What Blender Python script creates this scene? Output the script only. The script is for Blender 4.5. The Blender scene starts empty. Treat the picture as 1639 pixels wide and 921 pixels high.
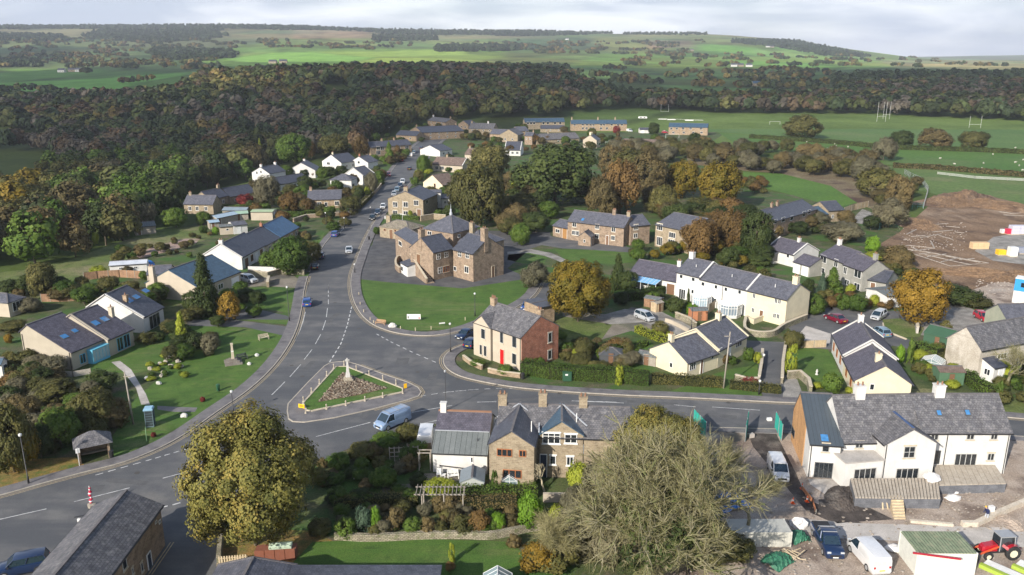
import bpy, math, random
import numpy as np
from mathutils import Vector, Matrix
random.seed(7); RNG=np.random.default_rng(7)
# ---------------------------------------------------------------- camera, world, sun, exposure
F=1300.;H=46.;P=math.atan(.281);cp,sp=math.cos(P),math.sin(P)
sc=bpy.context.scene
COL=sc.collection
cam=bpy.data.cameras.new('camera');camo=bpy.data.objects.new('camera',cam);COL.objects.link(camo)
camo.location=(0,0,H);camo.rotation_euler=(math.pi/2-P,0,0)
cam.sensor_width=36;cam.lens=36*F/1639;cam.clip_start=.5;cam.clip_end=40000
sc.camera=camo
SUN_EL=27.;SUN_BACK=37.            # sun is behind the camera, to its left
w=bpy.data.worlds.new('World');sc.world=w;w.use_nodes=True
nt=w.node_tree;N=nt.nodes;Lk=nt.links
for n in list(N):N.remove(n)
out=N.new('ShaderNodeOutputWorld');bg=N.new('ShaderNodeBackground')
sky=N.new('ShaderNodeTexSky');sky.sky_type='NISHITA';sky.sun_disc=False
sky.sun_elevation=math.radians(SUN_EL);sky.sun_rotation=math.radians(180+SUN_BACK)
sky.air_density=1.0;sky.dust_density=1.2
tc=N.new('ShaderNodeTexCoord');sep=N.new('ShaderNodeSeparateXYZ');Lk.new(tc.outputs['Generated'],sep.inputs[0])
def wm(op,a,b,clamp=False):
    n=N.new('ShaderNodeMath');n.operation=op;n.use_clamp=clamp
    for i,v in enumerate((a,b)):
        if isinstance(v,(int,float)):n.inputs[i].default_value=v
        elif v is not None:Lk.new(v,n.inputs[i])
    return n.outputs[0]
zz=wm('MAXIMUM',sep.outputs[2],0.0)
cb=N.new('ShaderNodeCombineXYZ');Lk.new(sep.outputs[0],cb.inputs[0]);Lk.new(sep.outputs[1],cb.inputs[1]);Lk.new(wm('MULTIPLY',sep.outputs[2],4.5),cb.inputs[2])
no=N.new('ShaderNodeTexNoise');no.inputs['Scale'].default_value=3;no.inputs['Detail'].default_value=7;no.inputs['Roughness'].default_value=.55;Lk.new(cb.outputs[0],no.inputs['Vector'])
no2=N.new('ShaderNodeTexNoise');no2.inputs['Scale'].default_value=5;no2.inputs['Detail'].default_value=6;no2.inputs['Distortion'].default_value=.4;Lk.new(cb.outputs[0],no2.inputs['Vector'])
cover=wm('MULTIPLY',wm('SUBTRACT',1.0,wm('MULTIPLY',zz,1.35),True),1.0)      # cloud bank low on the horizon, clearer overhead
mask=wm('MULTIPLY',wm('SUBTRACT',no.outputs[0],.33),4.0,True)
mask=wm('MULTIPLY',wm('ADD',wm('MULTIPLY',mask,.3),.7),cover,True)
cr=N.new('ShaderNodeValToRGB');Lk.new(no2.outputs[0],cr.inputs[0])
e=cr.color_ramp.elements;e[0].position=.4;e[0].color=(3.7,4.2,5.2,1);e[1].position=.62;e[1].color=(7.2,7.4,7.8,1)
mx=N.new('ShaderNodeMix');mx.data_type='RGBA';Lk.new(mask,mx.inputs[0]);Lk.new(sky.outputs[0],mx.inputs[6]);Lk.new(cr.outputs[0],mx.inputs[7])
Lk.new(mx.outputs[2],bg.inputs[0]);bg.inputs[1].default_value=.1
Lk.new(bg.outputs[0],out.inputs[0])
sd=bpy.data.lights.new('sun','SUN');sd.energy=4.1;sd.angle=math.radians(.5);sd.color=(1,.93,.83)
so=bpy.data.objects.new('sun',sd);COL.objects.link(so)
se,sb=math.radians(SUN_EL),math.radians(SUN_BACK)
SUNV=Vector((-math.sin(sb)*math.cos(se),-math.cos(sb)*math.cos(se),math.sin(se)))   # towards the sun
so.rotation_euler=SUNV.to_track_quat('Z','Y').to_euler();so.location=(-60,-80,90)
sc.view_settings.view_transform='Standard';sc.view_settings.look='None';sc.view_settings.gamma=1;sc.view_settings.exposure=.78
sc.render.engine='CYCLES'
cy=sc.cycles;cy.use_denoising=True;cy.max_bounces=5;cy.diffuse_bounces=2;cy.glossy_bounces=2;cy.transmission_bounces=2;cy.transparent_max_bounces=6;cy.volume_bounces=0
cy.caustics_reflective=False;cy.caustics_refractive=False
try:
    cy.denoiser='OPENIMAGEDENOISE';cy.denoising_prefilter='ACCURATE'
except Exception:pass
cy.use_adaptive_sampling=True;cy.adaptive_threshold=.02
# ---------------------------------------------------------------- pixel -> world helpers
ZT={0:(0,0,1),1:(0,0,1.9988),2:(820,0,2.0),3:(0,280,2.557),4:(380,180,3.069),5:(780,180,3.071),6:(1200,180,2.708),7:(0,560,2.552),8:(380,440,2.879),9:(700,380,3.07),10:(980,380,3.412),11:(1280,460,3.838),12:(1140,600,2.87),13:(500,620,3.061),14:(800,600,2.87),15:(590,330,6.138),16:(560,160,6.142),17:(800,170,4.553),18:(260,270,5.117),19:(1400,300,3.544),20:(0,750,3.278),21:(1140,780,3.285),22:(1270,470,8.626),23:(590,480,8.626),24:(450,550,6.14),25:(760,640,5.758),26:(560,640,4.604),27:(1540,340,9.212),28:(1540,790,7.03)}
def q(k,x,y):
    a,b,s=ZT[k];return a+x/s,b+y/s
def ray(k,x,y):
    px,py=q(k,x,y);u=(px-819.5)/F;v=(py-460.5)/F
    return u,cp-v*sp,-(v*cp+sp)
def G(k,x,y,z=0.):
    u,f,d=ray(k,x,y);t=(z-H)/d;return (u*t,f*t)
def pr(X,Y,Z):
    d=Y*cp+(H-Z)*sp;u=-Y*sp+(H-Z)*cp
    return 819.5+F*X/d,460.5+F*u/d
def ht(k,xb,yb,yt):
    X,Y=G(k,xb,yb);ty=q(k,0,yt)[1];lo,hi=-5.,40.
    for _ in range(40):
        m=(lo+hi)/2
        if pr(X,Y,m)[1]>ty:lo=m
        else:hi=m
    return lo
# ---------------------------------------------------------------- terrain height
COLS=[-300,0,150,300,400,500,600,700,820,1000,1150,1300,1400,1500,1640,1900]
def zy(Y,y):return H-Y*math.tan(P+math.atan((y-460.5)/F))
ROWS=[(230,'z',[-5,-5,-5,-3,-1,0,0,0,0,0,0,0,0,0,0,0]),
(330,'z',[-12,-12,-12,-11,-8,-3,-1,0,0,0,0,0,0,0,0,0]),
(450,'z',[-17,-17,-17,-15,-14,-9,-3,0,0,0,0,0,0,0,0,0]),
(620,'z',[-15,-15,-14,-10,-8,-7,-3,0,0,0,0,0,0,0,0,0]),
(900,'y',[165,165,165,137,131,128,128,128,129,152,158,158,157,154,154,154]),
(1200,'y',[144,144,141,124,118,117,116,116,118,133,137,137,133,131,130,130]),
(1600,'y',[124,122,118,113,108,106,106,106,108,116,117,118,116,116,116,116]),
(2200,'y',[104,101,98,93,91,88,89,90,93,99,101,104,106,107,107,107]),
(3000,'y',[76,74,73,70,68,68,72,74,78,83,86,93,99,101,101,101]),
(3800,'y',[56,54,52,50,49,52,56,58,60,64,62,78,93,99,99,99]),
(4700,'y',[42,41,41,40,39,43,47,48,48,53,52,67,84,97,97,97]),
(6500,'y',[50,50,50,50,50,54,58,60,60,64,70,88,96,97,97,97]),
(9000,'y',[60,60,60,60,60,64,66,70,70,74,80,93,92,90,87,86]),
(13000,'y',[70,70,70,70,70,74,76,80,80,84,90,97,97,97,97,97])]
RY=np.array([-90,200]+[r[0] for r in ROWS],float)
RZ=np.array([[0]*16,[0]*16]+[[v if m=='z' else zy(Y,v) for v in vals] for Y,m,vals in ROWS],float)
# resample into a smooth (column, log-distance) table
NR,NC=420,360
rr=np.exp(np.linspace(math.log(12),math.log(12900),NR))         # Y+100
ss=np.linspace(-1.55,1.55,NC)                                   # X/(Y+100)
TZ=np.zeros((NR,NC))
for i,r in enumerate(rr):
    Y=r-100;X=ss*r
    px=819.5+F*X/np.maximum(Y*cp+H*sp,20)
    px=np.clip(px,COLS[0],COLS[-1])
    j=np.clip(np.searchsorted(RY,Y)-1,0,len(RY)-2);t=(Y-RY[j])/(RY[j+1]-RY[j]);t=min(max(t,0),1)
    TZ[i]=np.interp(px,COLS,RZ[j])*(1-t)+np.interp(px,COLS,RZ[j+1])*t
T0=TZ.copy()
for _ in range(30):
    A=np.pad(TZ,1,mode='edge')
    TZ=(A[1:-1,1:-1]*2+A[:-2,1:-1]+A[2:,1:-1]+A[1:-1,:-2]+A[1:-1,2:])/6
LX=np.log(rr)
def terr(X,Y):
    X=np.asarray(X,float);Y=np.asarray(Y,float)
    r=np.clip(Y+100,12,12900);fi=(np.log(r)-LX[0])/(LX[-1]-LX[0])*(NR-1);fj=(np.clip(X/r,-1.55,1.55)+1.55)/3.1*(NC-1)
    i=np.clip(fi.astype(int),0,NR-2);j=np.clip(fj.astype(int),0,NC-2);a=fi-i;b=fj-j
    return TZ[i,j]*(1-a)*(1-b)+TZ[i+1,j]*a*(1-b)+TZ[i,j+1]*(1-a)*b+TZ[i+1,j+1]*a*b
def GT(k,x,y):
    """pixel -> point on the terrain"""
    u,f,d=ray(k,x,y);ts=np.exp(np.linspace(math.log(40),math.log(12000),1600))
    g=H+d*ts-terr(u*ts,f*ts);i=int(np.argmax(g<0))
    if g[i]>=0:return None
    t=ts[i-1]+(ts[i]-ts[i-1])*g[i-1]/(g[i-1]-g[i]+1e-9)
    return (u*t,f*t,float(terr(u*t,f*t)))
# ---------------------------------------------------------------- materials
MATS={}
def _mat(name):
    m=bpy.data.materials.new(name);m.use_nodes=True;nt=m.node_tree
    b=nt.nodes['Principled BSDF'];return m,nt,b
def _n(nt,t,**k):
    n=nt.nodes.new('ShaderNode'+t)
    for a,v in k.items():
        if a in n.inputs.keys() if hasattr(n.inputs,'keys') else False:n.inputs[a].default_value=v
    return n
def c4(c):return (c[0],c[1],c[2],1)
def mixn(nt,f,a,b,mode='MIX'):
    n=nt.nodes.new('ShaderNodeMix');n.data_type='RGBA';n.blend_type=mode
    for i,v in ((0,f),(6,a),(7,b)):
        if isinstance(v,(int,float)):n.inputs[i].default_value=v
        elif isinstance(v,tuple):n.inputs[i].default_value=c4(v)
        else:nt.links.new(v,n.inputs[i])
    return n.outputs[2]
def noisen(nt,vec,scale,detail=4,rough=.55,lo=.35,hi=.65):
    n=nt.nodes.new('ShaderNodeTexNoise');n.inputs['Scale'].default_value=scale;n.inputs['Detail'].default_value=detail;n.inputs['Roughness'].default_value=rough
    nt.links.new(vec,n.inputs['Vector']);r=nt.nodes.new('ShaderNodeMapRange');r.inputs[1].default_value=lo;r.inputs[2].default_value=hi;nt.links.new(n.outputs[0],r.inputs[0]);return r.outputs[0]
def coord(nt,which='Object',scale=None,rot=0):
    t=nt.nodes.new('ShaderNodeTexCoord');o=t.outputs[which]
    if scale:
        m=nt.nodes.new('ShaderNodeMapping');m.inputs['Scale'].default_value=scale;m.inputs['Rotation'].default_value=(0,0,rot);nt.links.new(o,m.inputs[0]);o=m.outputs[0]
    return o
def NM(name,c1,c2,scale=1.,rough=.85,fine=8.,famt=.35,bump=0,big=None,stain=None,streak=None,metal=0,spec=.3,coords='Object'):
    if name in MATS:return MATS[name]
    m,nt,b=_mat(name);v=coord(nt,coords)
    col=mixn(nt,noisen(nt,v,scale,5),c1,c2)
    if big:
        for (cc,s_,lo,hi) in (big if isinstance(big,list) else [big]):col=mixn(nt,noisen(nt,v,s_,6,.6,lo,hi),col,cc)
    if streak:
        cc,sx,sy,rot,lo,hi=streak;v2=coord(nt,coords,(sx,sy,1),rot);col=mixn(nt,noisen(nt,v2,1,4,.6,lo,hi),col,cc)
    if fine:
        f=noisen(nt,v,fine,3,.7,.3,.7);d=1-famt;u=1+famt
        col=mixn(nt,1.0,col,mixn(nt,f,(d,d,d),(u,u,u)),'MULTIPLY')
    nt.links.new(col,b.inputs['Base Color']);b.inputs['Roughness'].default_value=rough;b.inputs['Metallic'].default_value=metal;b.inputs['Specular IOR Level'].default_value=spec
    if bump:
        bn=nt.nodes.new('ShaderNodeBump');bn.inputs['Strength'].default_value=bump;bn.inputs['Distance'].default_value=.05
        nt.links.new(noisen(nt,v,fine or scale,4,.7,0,1),bn.inputs['Height']);nt.links.new(bn.outputs[0],b.inputs['Normal'])
    MATS[name]=m;return m
def BM_(name,c1,c2,mortar,w,h,rough=.85,lich=None,ms=.02,bump=.5,off=.5,var=.6,spec=.3,bias=0):
    """brick / slate / stone courses in wall metres (UV), with weathering"""
    if name in MATS:return MATS[name]
    m,nt,b=_mat(name);v=coord(nt,'UV');ob=coord(nt,'Object')
    br=nt.nodes.new('ShaderNodeTexBrick');br.offset=off
    br.inputs['Scale'].default_value=1;br.inputs['Brick Width'].default_value=w;br.inputs['Row Height'].default_value=h;br.inputs['Mortar Size'].default_value=ms;br.inputs['Mortar Smooth'].default_value=.3;br.inputs['Bias'].default_value=bias
    br.inputs['Color1'].default_value=c4(c1);br.inputs['Color2'].default_value=c4(c2);br.inputs['Mortar'].default_value=c4(mortar)
    # wobble the courses a little
    nz=nt.nodes.new('ShaderNodeTexNoise');nz.inputs['Scale'].default_value=1.3;nt.links.new(v,nz.inputs['Vector'])
    ad=nt.nodes.new('ShaderNodeVectorMath');ad.operation='MULTIPLY_ADD';nt.links.new(nz.outputs['Color'],ad.inputs[0]);ad.inputs[1].default_value=(.06,.06,.0);nt.links.new(v,ad.inputs[2])
    nt.links.new(ad.outputs[0],br.inputs['Vector'])
    col=br.outputs['Color']
    lo=1-var*.5;hi=1+var*.5
    f=noisen(nt,v,1.1,5,.6,.3,.7);col=mixn(nt,1.0,col,mixn(nt,f,(lo,lo,lo),(hi,hi,hi)),'MULTIPLY')
    f2=noisen(nt,v,7,3,.7,.25,.75);col=mixn(nt,1.0,col,mixn(nt,f2,(.8,.8,.8),(1.2,1.2,1.2)),'MULTIPLY')
    if lich:col=mixn(nt,noisen(nt,v,lich[1],6,.65,lich[2],lich[3]),col,lich[0])
    nt.links.new(col,b.inputs['Base Color']);b.inputs['Roughness'].default_value=rough;b.inputs['Specular IOR Level'].default_value=spec
    if bump:
        bn=nt.nodes.new('ShaderNodeBump');bn.inputs['Strength'].default_value=bump;bn.inputs['Distance'].default_value=.03
        nt.links.new(br.outputs['Color'],bn.inputs['Height']);nt.links.new(bn.outputs[0],b.inputs['Normal'])
    MATS[name]=m;return m
def LM(name,cols,rv=.35,tone=False,trans=.18):
    """leaves: colour by per-clump random, brightness by object random"""
    if name in MATS:return MATS[name]
    m,nt,b=_mat(name);a=nt.nodes.new('ShaderNodeAttribute');a.attribute_name='rnd'
    cr=nt.nodes.new('ShaderNodeValToRGB');els=cr.color_ramp.elements
    while len(els)<len(cols):els.new(.5)
    for i,c in enumerate(cols):els[i].position=.1+.8*i/(len(cols)-1);els[i].color=c4(c)
    nt.links.new(a.outputs['Fac'],cr.inputs[0]);col=cr.outputs[0]
    oi=nt.nodes.new('ShaderNodeObjectInfo')
    col=mixn(nt,1.0,col,mixn(nt,oi.outputs['Random'],(1-rv,1-rv*.9,1-rv),(1+rv,1+rv*.8,1+rv*.6)),'MULTIPLY')
    if tone:
        a2=nt.nodes.new('ShaderNodeAttribute');a2.attribute_name='tone';col=mixn(nt,1.0,col,a2.outputs['Color'],'MULTIPLY')
    nt.links.new(col,b.inputs['Base Color']);b.inputs['Roughness'].default_value=.7;b.inputs['Specular IOR Level'].default_value=.2
    tr=nt.nodes.new('ShaderNodeBsdfTranslucent');nt.links.new(col,tr.inputs[0]);ms=nt.nodes.new('ShaderNodeMixShader');ms.inputs[0].default_value=trans
    nt.links.new(b.outputs[0],ms.inputs[1]);nt.links.new(tr.outputs[0],ms.inputs[2]);nt.links.new(ms.outputs[0],nt.nodes['Material Output'].inputs[0])
    MATS[name]=m;return m
def PM(name,c,rough=.4,metal=0,coat=0,spec=.5,noise=.08):
    if name in MATS:return MATS[name]
    m,nt,b=_mat(name);v=coord(nt);lo=1-noise;hi=1+noise
    f=noisen(nt,v,2.5,5,.6,.3,.7);nt.links.new(mixn(nt,1.0,c,mixn(nt,f,(lo,lo,lo),(hi,hi,hi)),'MULTIPLY'),b.inputs['Base Color'])
    b.inputs['Roughness'].default_value=rough;b.inputs['Metallic'].default_value=metal;b.inputs['Coat Weight'].default_value=coat;b.inputs['Specular IOR Level'].default_value=spec
    MATS[name]=m;return m
asph=NM('asphalt',(.088,.09,.097),(.14,.139,.137),.35,.8,14,.2,.15,big=[((.075,.08,.088),.06,.48,.66),((.17,.163,.15),.11,.58,.75)],streak=((.078,.082,.09),.03,.3,1.05,.48,.66))
asph_dk=NM('asphalt_dark',(.06,.062,.068),(.095,.095,.1),.5,.85,14,.2,.15,big=((.13,.125,.12),.16,.5,.72))
pave=NM('pavement_tarmac',(.13,.125,.13),(.185,.175,.175),.8,.85,10,.2,.15,big=((.09,.085,.09),.3,.52,.68))
kerbm=NM('kerb_stone',(.34,.3,.25),(.44,.4,.33),3,.8,20,.2)
whitem=NM('road_paint_white',(.33,.335,.34),(.66,.66,.64),2.2,.6,9,.3)
yellowm=NM('road_paint_yellow',(.42,.34,.2),(.33,.26,.17),3,.7,9,.3)
grass=NM('lawn_grass',(.045,.095,.015),(.085,.145,.026),.25,.9,7,.45,.3,big=[((.125,.15,.05),.09,.5,.7),((.034,.075,.013),.6,.5,.75),((.15,.14,.06),.33,.62,.8)],streak=((.06,.125,.02),.08,1.1,.5,.45,.6))
grass_r=NM('rough_grass',(.085,.125,.028),(.13,.15,.05),.12,.95,3,.4,.3,big=[((.19,.17,.09),.07,.5,.66),((.05,.075,.02),.4,.5,.72)])
garden=NM('garden_ground',(.035,.06,.018),(.085,.1,.035),.35,.95,4,.4,.3,big=[((.11,.09,.06),.25,.52,.65),((.045,.1,.018),.12,.5,.6)])
soil=NM('soil',(.09,.058,.038),(.15,.1,.066),.4,.95,5,.35,.4)
dirt=NM('building_site_earth',(.145,.09,.052),(.24,.16,.1),.07,.95,2.2,.45,.6,big=[((.27,.2,.14),.05,.53,.68),((.09,.056,.038),.13,.52,.66)],streak=((.1,.062,.04),.25,.05,.35,.5,.7))
gravel=NM('gravel_hardstanding',(.2,.19,.175),(.31,.295,.27),.5,.95,9,.35,.4,big=((.13,.12,.11),.22,.5,.68))
gravel_br=NM('brown_gravel_yard',(.17,.15,.12),(.26,.23,.19),.4,.95,9,.4,.4,big=[((.1,.11,.05),.2,.5,.65),((.1,.095,.09),.1,.5,.62)])
sitemud=NM('site_mud',(.3,.24,.19),(.4,.335,.28),.35,.95,6,.35,.5,big=[((.17,.13,.105),.2,.5,.64),((.36,.32,.28),.14,.56,.7)])
mud_dk=NM('dark_mud',(.045,.038,.035),(.09,.075,.065),.6,.9,6,.4,.5,big=((.14,.125,.11),.3,.52,.68))
slab=NM('pale_concrete',(.38,.355,.325),(.5,.465,.43),.5,.85,10,.2,.1,big=((.27,.245,.22),.2,.52,.7))
bracken=NM('bracken_heath',(.13,.095,.055),(.17,.14,.08),.1,.95,1.2,.4,.4,big=[((.075,.045,.035),.05,.5,.62),((.2,.17,.1),.08,.52,.68)])
leafl=NM('fallen_leaves',(.12,.12,.03),(.26,.15,.05),1.2,.95,6,.45,.3,big=((.07,.11,.02),.4,.5,.65))
rubble=NM('pink_rubble',(.28,.19,.16),(.36,.27,.23),1.2,.95,5,.45,.5,big=((.14,.15,.07),.25,.54,.68))
slate=BM_('slate_roof',(.075,.08,.102),(.118,.12,.142),(.045,.045,.055),.3,.26,.62,((.21,.215,.23),2.2,.6,.85),.014,.5,spec=.4)
slate_d=BM_('dark_slate_roof',(.05,.055,.075),(.085,.09,.11),(.03,.03,.04),.3,.26,.5,((.14,.14,.15),1.8,.62,.9),.014,.4,spec=.5)
slate_m=BM_('mottled_slate_roof',(.092,.092,.103),(.155,.15,.155),(.05,.05,.055),.32,.28,.7,((.29,.28,.27),1.6,.55,.8),.018,.6)
slate_p=BM_('purple_slate_roof',(.073,.07,.092),(.108,.1,.125),(.045,.042,.05),.3,.26,.62,((.17,.17,.19),2,.6,.9),.014,.5)
slate_b=BM_('blue_slate_roof',(.035,.075,.12),(.06,.105,.15),(.03,.05,.07),.3,.26,.45,((.13,.16,.18),2,.62,.9),.012,.3,spec=.6)
slate_v=BM_('vivid_blue_roof',(.03,.1,.2),(.045,.13,.24),(.02,.06,.12),.3,.3,.45,None,.012,.3,spec=.6)
tile_br=BM_('brown_tile_roof',(.14,.1,.085),(.19,.14,.115),(.08,.06,.05),.3,.3,.8,((.22,.2,.16),1.4,.58,.8),.02,.5)
stone_sl=BM_('stone_slate_roof',(.19,.165,.13),(.27,.235,.185),(.1,.09,.07),.55,.38,.85,((.13,.14,.08),.9,.52,.7),.03,.8)
stone=BM_('brown_stone',(.24,.165,.105),(.34,.25,.165),(.3,.26,.2),.42,.19,.9,((.17,.12,.085),1.3,.55,.75),.018,.6,var=.7)
stone_p=BM_('pink_stone',(.21,.15,.102),(.285,.215,.155),(.3,.24,.19),.42,.2,.9,((.22,.15,.11),1.1,.56,.75),.018,.6,var=.7)
stone_g=BM_('buff_stone',(.23,.18,.12),(.31,.255,.175),(.33,.28,.21),.45,.2,.9,((.2,.165,.12),1.1,.56,.75),.018,.6,var=.6)
brick=BM_('red_brick',(.3,.1,.055),(.4,.16,.09),(.33,.24,.19),.23,.08,.85,((.2,.09,.06),1.2,.55,.75),.008,.3,var=.6)
def RD(name,c,c2=None,**k):return NM(name,c,c2 or tuple(x*.88 for x in c),.6,.85,12,.06,.05,**k)
white=RD('white_render',(.62,.61,.585),big=((.5,.485,.45),.45,.5,.8),streak=((.5,.49,.46),1.6,.12,0,.55,.75))
cream=RD('cream_render',(.66,.59,.42),big=((.57,.5,.36),.5,.6,.85))
cream_d=RD('buff_render',(.4,.355,.28),big=((.33,.29,.22),.4,.55,.8))
cream_p=RD('pale_buff_render',(.46,.4,.315),big=((.39,.335,.265),.4,.55,.8))
pebble=NM('grey_pebbledash',(.24,.24,.215),(.32,.31,.28),.5,.95,14,.25,.1)
rough_r=NM('weathered_render',(.38,.34,.28),(.5,.46,.4),.5,.95,5,.2,.2,big=((.28,.25,.2),.3,.5,.72),streak=((.3,.26,.21),2,.15,0,.55,.75))
timber=BM_('larch_cladding',(.46,.25,.11),(.56,.33,.16),(.2,.1,.05),.14,9,.7,None,.008,.3,off=0,var=.3)
fencew=BM_('fence_boards',(.25,.15,.09),(.33,.2,.12),(.1,.06,.04),.14,9,.85,None,.008,.3,off=0,var=.5)
fencel=BM_('pale_fence_boards',(.42,.32,.2),(.5,.4,.27),(.2,.15,.1),.14,9,.85,None,.008,.3,off=0,var=.4)
zinc=BM_('standing_seam_metal',(.06,.075,.09),(.066,.082,.098),(.03,.035,.04),.45,30,.38,None,.02,.4,off=0,var=.12,spec=.6)
felt=BM_('grey_seam_roof',(.13,.145,.145),(.15,.165,.165),(.05,.055,.055),.62,30,.6,None,.03,.4,off=0,var=.25)
corr=BM_('corrugated_green_roof',(.2,.25,.15),(.25,.29,.18),(.1,.12,.08),.3,30,.6,((.33,.3,.2),1.2,.5,.75),.05,.6,off=0,var=.5)
block=BM_('grey_blockwork',(.12,.125,.14),(.15,.155,.17),(.1,.1,.11),.45,.22,.9,None,.01,.2)
drywall=BM_('dry_stone_wall',(.26,.23,.17),(.38,.34,.26),(.1,.09,.06),.35,.16,.95,((.13,.15,.06),1.2,.5,.7),.03,.9,var=.8)
glass=PM('dark_glass',(.02,.025,.03),.06,0,0,.9,.3)
glass_l=PM('pale_glass',(.35,.45,.52),.12,0,0,.8,.1)
glass_b=PM('blue_polycarbonate',(.2,.42,.68),.3,0,0,.5,.15)
skyl=PM('skylight_glass',(.06,.2,.42),.05,0,0,1.,.2)
deckw=NM('deck_boards',(.36,.31,.25),(.44,.39,.32),2,.85,14,.25)
upvc=PM('white_frame',(.72,.72,.7),.5)
framebr=PM('brown_frame',(.34,.12,.04),.6)
framegr=PM('grey_frame',(.42,.42,.4),.5)
framebl=PM('blue_frame',(.12,.42,.58),.5)
black=PM('black_iron',(.02,.02,.022),.5)
dgrey=PM('dark_grey_metal',(.07,.075,.08),.5)
steel=PM('galvanised_steel',(.4,.41,.42),.45,.4)
reddoor=PM('red_door',(.45,.01,.012),.4)
browndoor=PM('brown_door',(.16,.085,.045),.6)
whitedoor=PM('white_door',(.72,.72,.71),.45)
bluedoor=PM('navy_door',(.02,.035,.07),.5)
stonetrim=NM('dressed_stone',(.44,.38,.28),(.52,.46,.36),2,.85,15,.15)
pot=PM('terracotta',(.26,.14,.085),.85)
lead=PM('lead_flashing',(.38,.4,.43),.5)
woodg=NM('weathered_wood',(.26,.23,.19),(.34,.31,.26),2,.9,20,.25)
woodt=NM('pale_timber',(.5,.4,.26),(.58,.48,.33),2,.85,14,.2)
bark=NM('bark',(.09,.075,.055),(.15,.125,.09),2,.95,9,.35,.3)
barkm=NM('mossy_bark',(.15,.14,.085),(.24,.215,.14),1.1,.95,7,.35,.3,big=((.1,.125,.035),.8,.48,.66))
granite=NM('pale_granite',(.48,.47,.44),(.58,.57,.54),2,.8,22,.2)
rockm=NM('garden_rock',(.3,.27,.22),(.42,.39,.33),2,.9,9,.3,.3)
# ---------------------------------------------------------------- mesh builder
class MB:
    def __init__(s):s.v=[];s.f=[]
    def poly(s,pts):
        n=len(s.v);s.v+=[tuple(p) for p in pts];s.f.append(tuple(range(n,n+len(pts))));return s
    def box(s,x0,y0,z0,x1,y1,z1):
        return s.hexa([(x0,y0,z0),(x1,y0,z0),(x1,y1,z0),(x0,y1,z0)],[(x0,y0,z1),(x1,y0,z1),(x1,y1,z1),(x0,y1,z1)])
    def hexa(s,b,t):
        n=len(s.v);k=len(b);s.v+=[tuple(p) for p in b]+[tuple(p) for p in t]
        s.f.append(tuple(n+i for i in range(k-1,-1,-1)));s.f.append(tuple(n+k+i for i in range(k)))
        for i in range(k):j=(i+1)%k;s.f.append((n+i,n+j,n+k+j,n+k+i))
        return s
    def prism(s,p2,z0,z1):return s.hexa([(x,y,z0) for x,y in p2],[(x,y,z1) for x,y in p2])
    def beam(s,a,b,w,h=None):
        a=Vector(a);b=Vector(b);h=h or w;d=(b-a).normalized();u=d.cross(Vector((0,0,1)))
        if u.length<1e-3:u=Vector((1,0,0))
        u=u.normalized()*w/2;v=d.cross(u).normalized()*h/2
        return s.hexa([a-u-v,a+u-v,a+u+v,a-u+v],[b-u-v,b+u-v,b+u+v,b-u+v])
    def tube(s,pts,rad,n=6,cap=True):
        pts=[Vector(p) for p in pts];rings=[]
        for i,p in enumerate(pts):
            d=(pts[min(i+1,len(pts)-1)]-pts[max(i-1,0)]).normalized();u=d.cross(Vector((0.3,.2,1)) if abs(d.z)<.9 else Vector((1,0.1,0))).normalized();v=d.cross(u)
            r=rad[i] if isinstance(rad,(list,tuple)) else rad
            rings.append([p+(u*math.cos(2*math.pi*k/n)+v*math.sin(2*math.pi*k/n))*r for k in range(n)])
        return s.loft(rings,cap)
    def loft(s,rings,cap=True,closed=True):
        n0=len(s.v);n=len(rings[0])
        for r in rings:s.v+=[tuple(p) for p in r]
        for i in range(len(rings)-1):
            for k in range(n if closed else n-1):
                j=(k+1)%n;s.f.append((n0+i*n+k,n0+i*n+j,n0+(i+1)*n+j,n0+(i+1)*n+k))
        if cap:
            s.f.append(tuple(n0+k for k in range(n-1,-1,-1)));s.f.append(tuple(n0+(len(rings)-1)*n+k for k in range(n)))
        return s
    def cyl(s,x,y,z0,z1,r0,r1=None,n=10):
        r1=r0 if r1 is None else r1
        return s.loft([[(x+r*math.cos(2*math.pi*k/n),y+r*math.sin(2*math.pi*k/n),z) for k in range(n)] for z,r in ((z0,r0),(z1,r1))])
    def lathe(s,x,y,prof,n=10):
        return s.loft([[(x+r*math.cos(2*math.pi*k/n),y+r*math.sin(2*math.pi*k/n),z) for k in range(n)] for r,z in prof])
    def blob(s,c,r,seed=0,n=7,m=5,amp=.25):
        R=random.Random(seed);rings=[]
        for i in range(m+1):
            a=math.pi*(i+.02)/(m+.04);rings.append([(c[0]+r[0]*math.sin(a)*math.cos(2*math.pi*k/n)*(1+R.uniform(-amp,amp)),c[1]+r[1]*math.sin(a)*math.sin(2*math.pi*k/n)*(1+R.uniform(-amp,amp)),c[2]-r[2]*math.cos(a)*(1+R.uniform(-amp,amp)*.5)) for k in range(n)])
        return s.loft(rings)
    def mesh(s,name,mat,smooth=False):
        me=bpy.data.meshes.new(name);me.from_pydata(s.v,[],s.f);me.validate(clean_customdata=False)
        setuv(me);me.materials.append(mat)
        if smooth:me.polygons.foreach_set('use_smooth',[True]*len(me.polygons))
        return me
    def build(s,name,mat,parent=None,smooth=False,loc=None,rz=0):
        return link(name,s.mesh(name,mat,smooth),parent,loc,rz)
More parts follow.
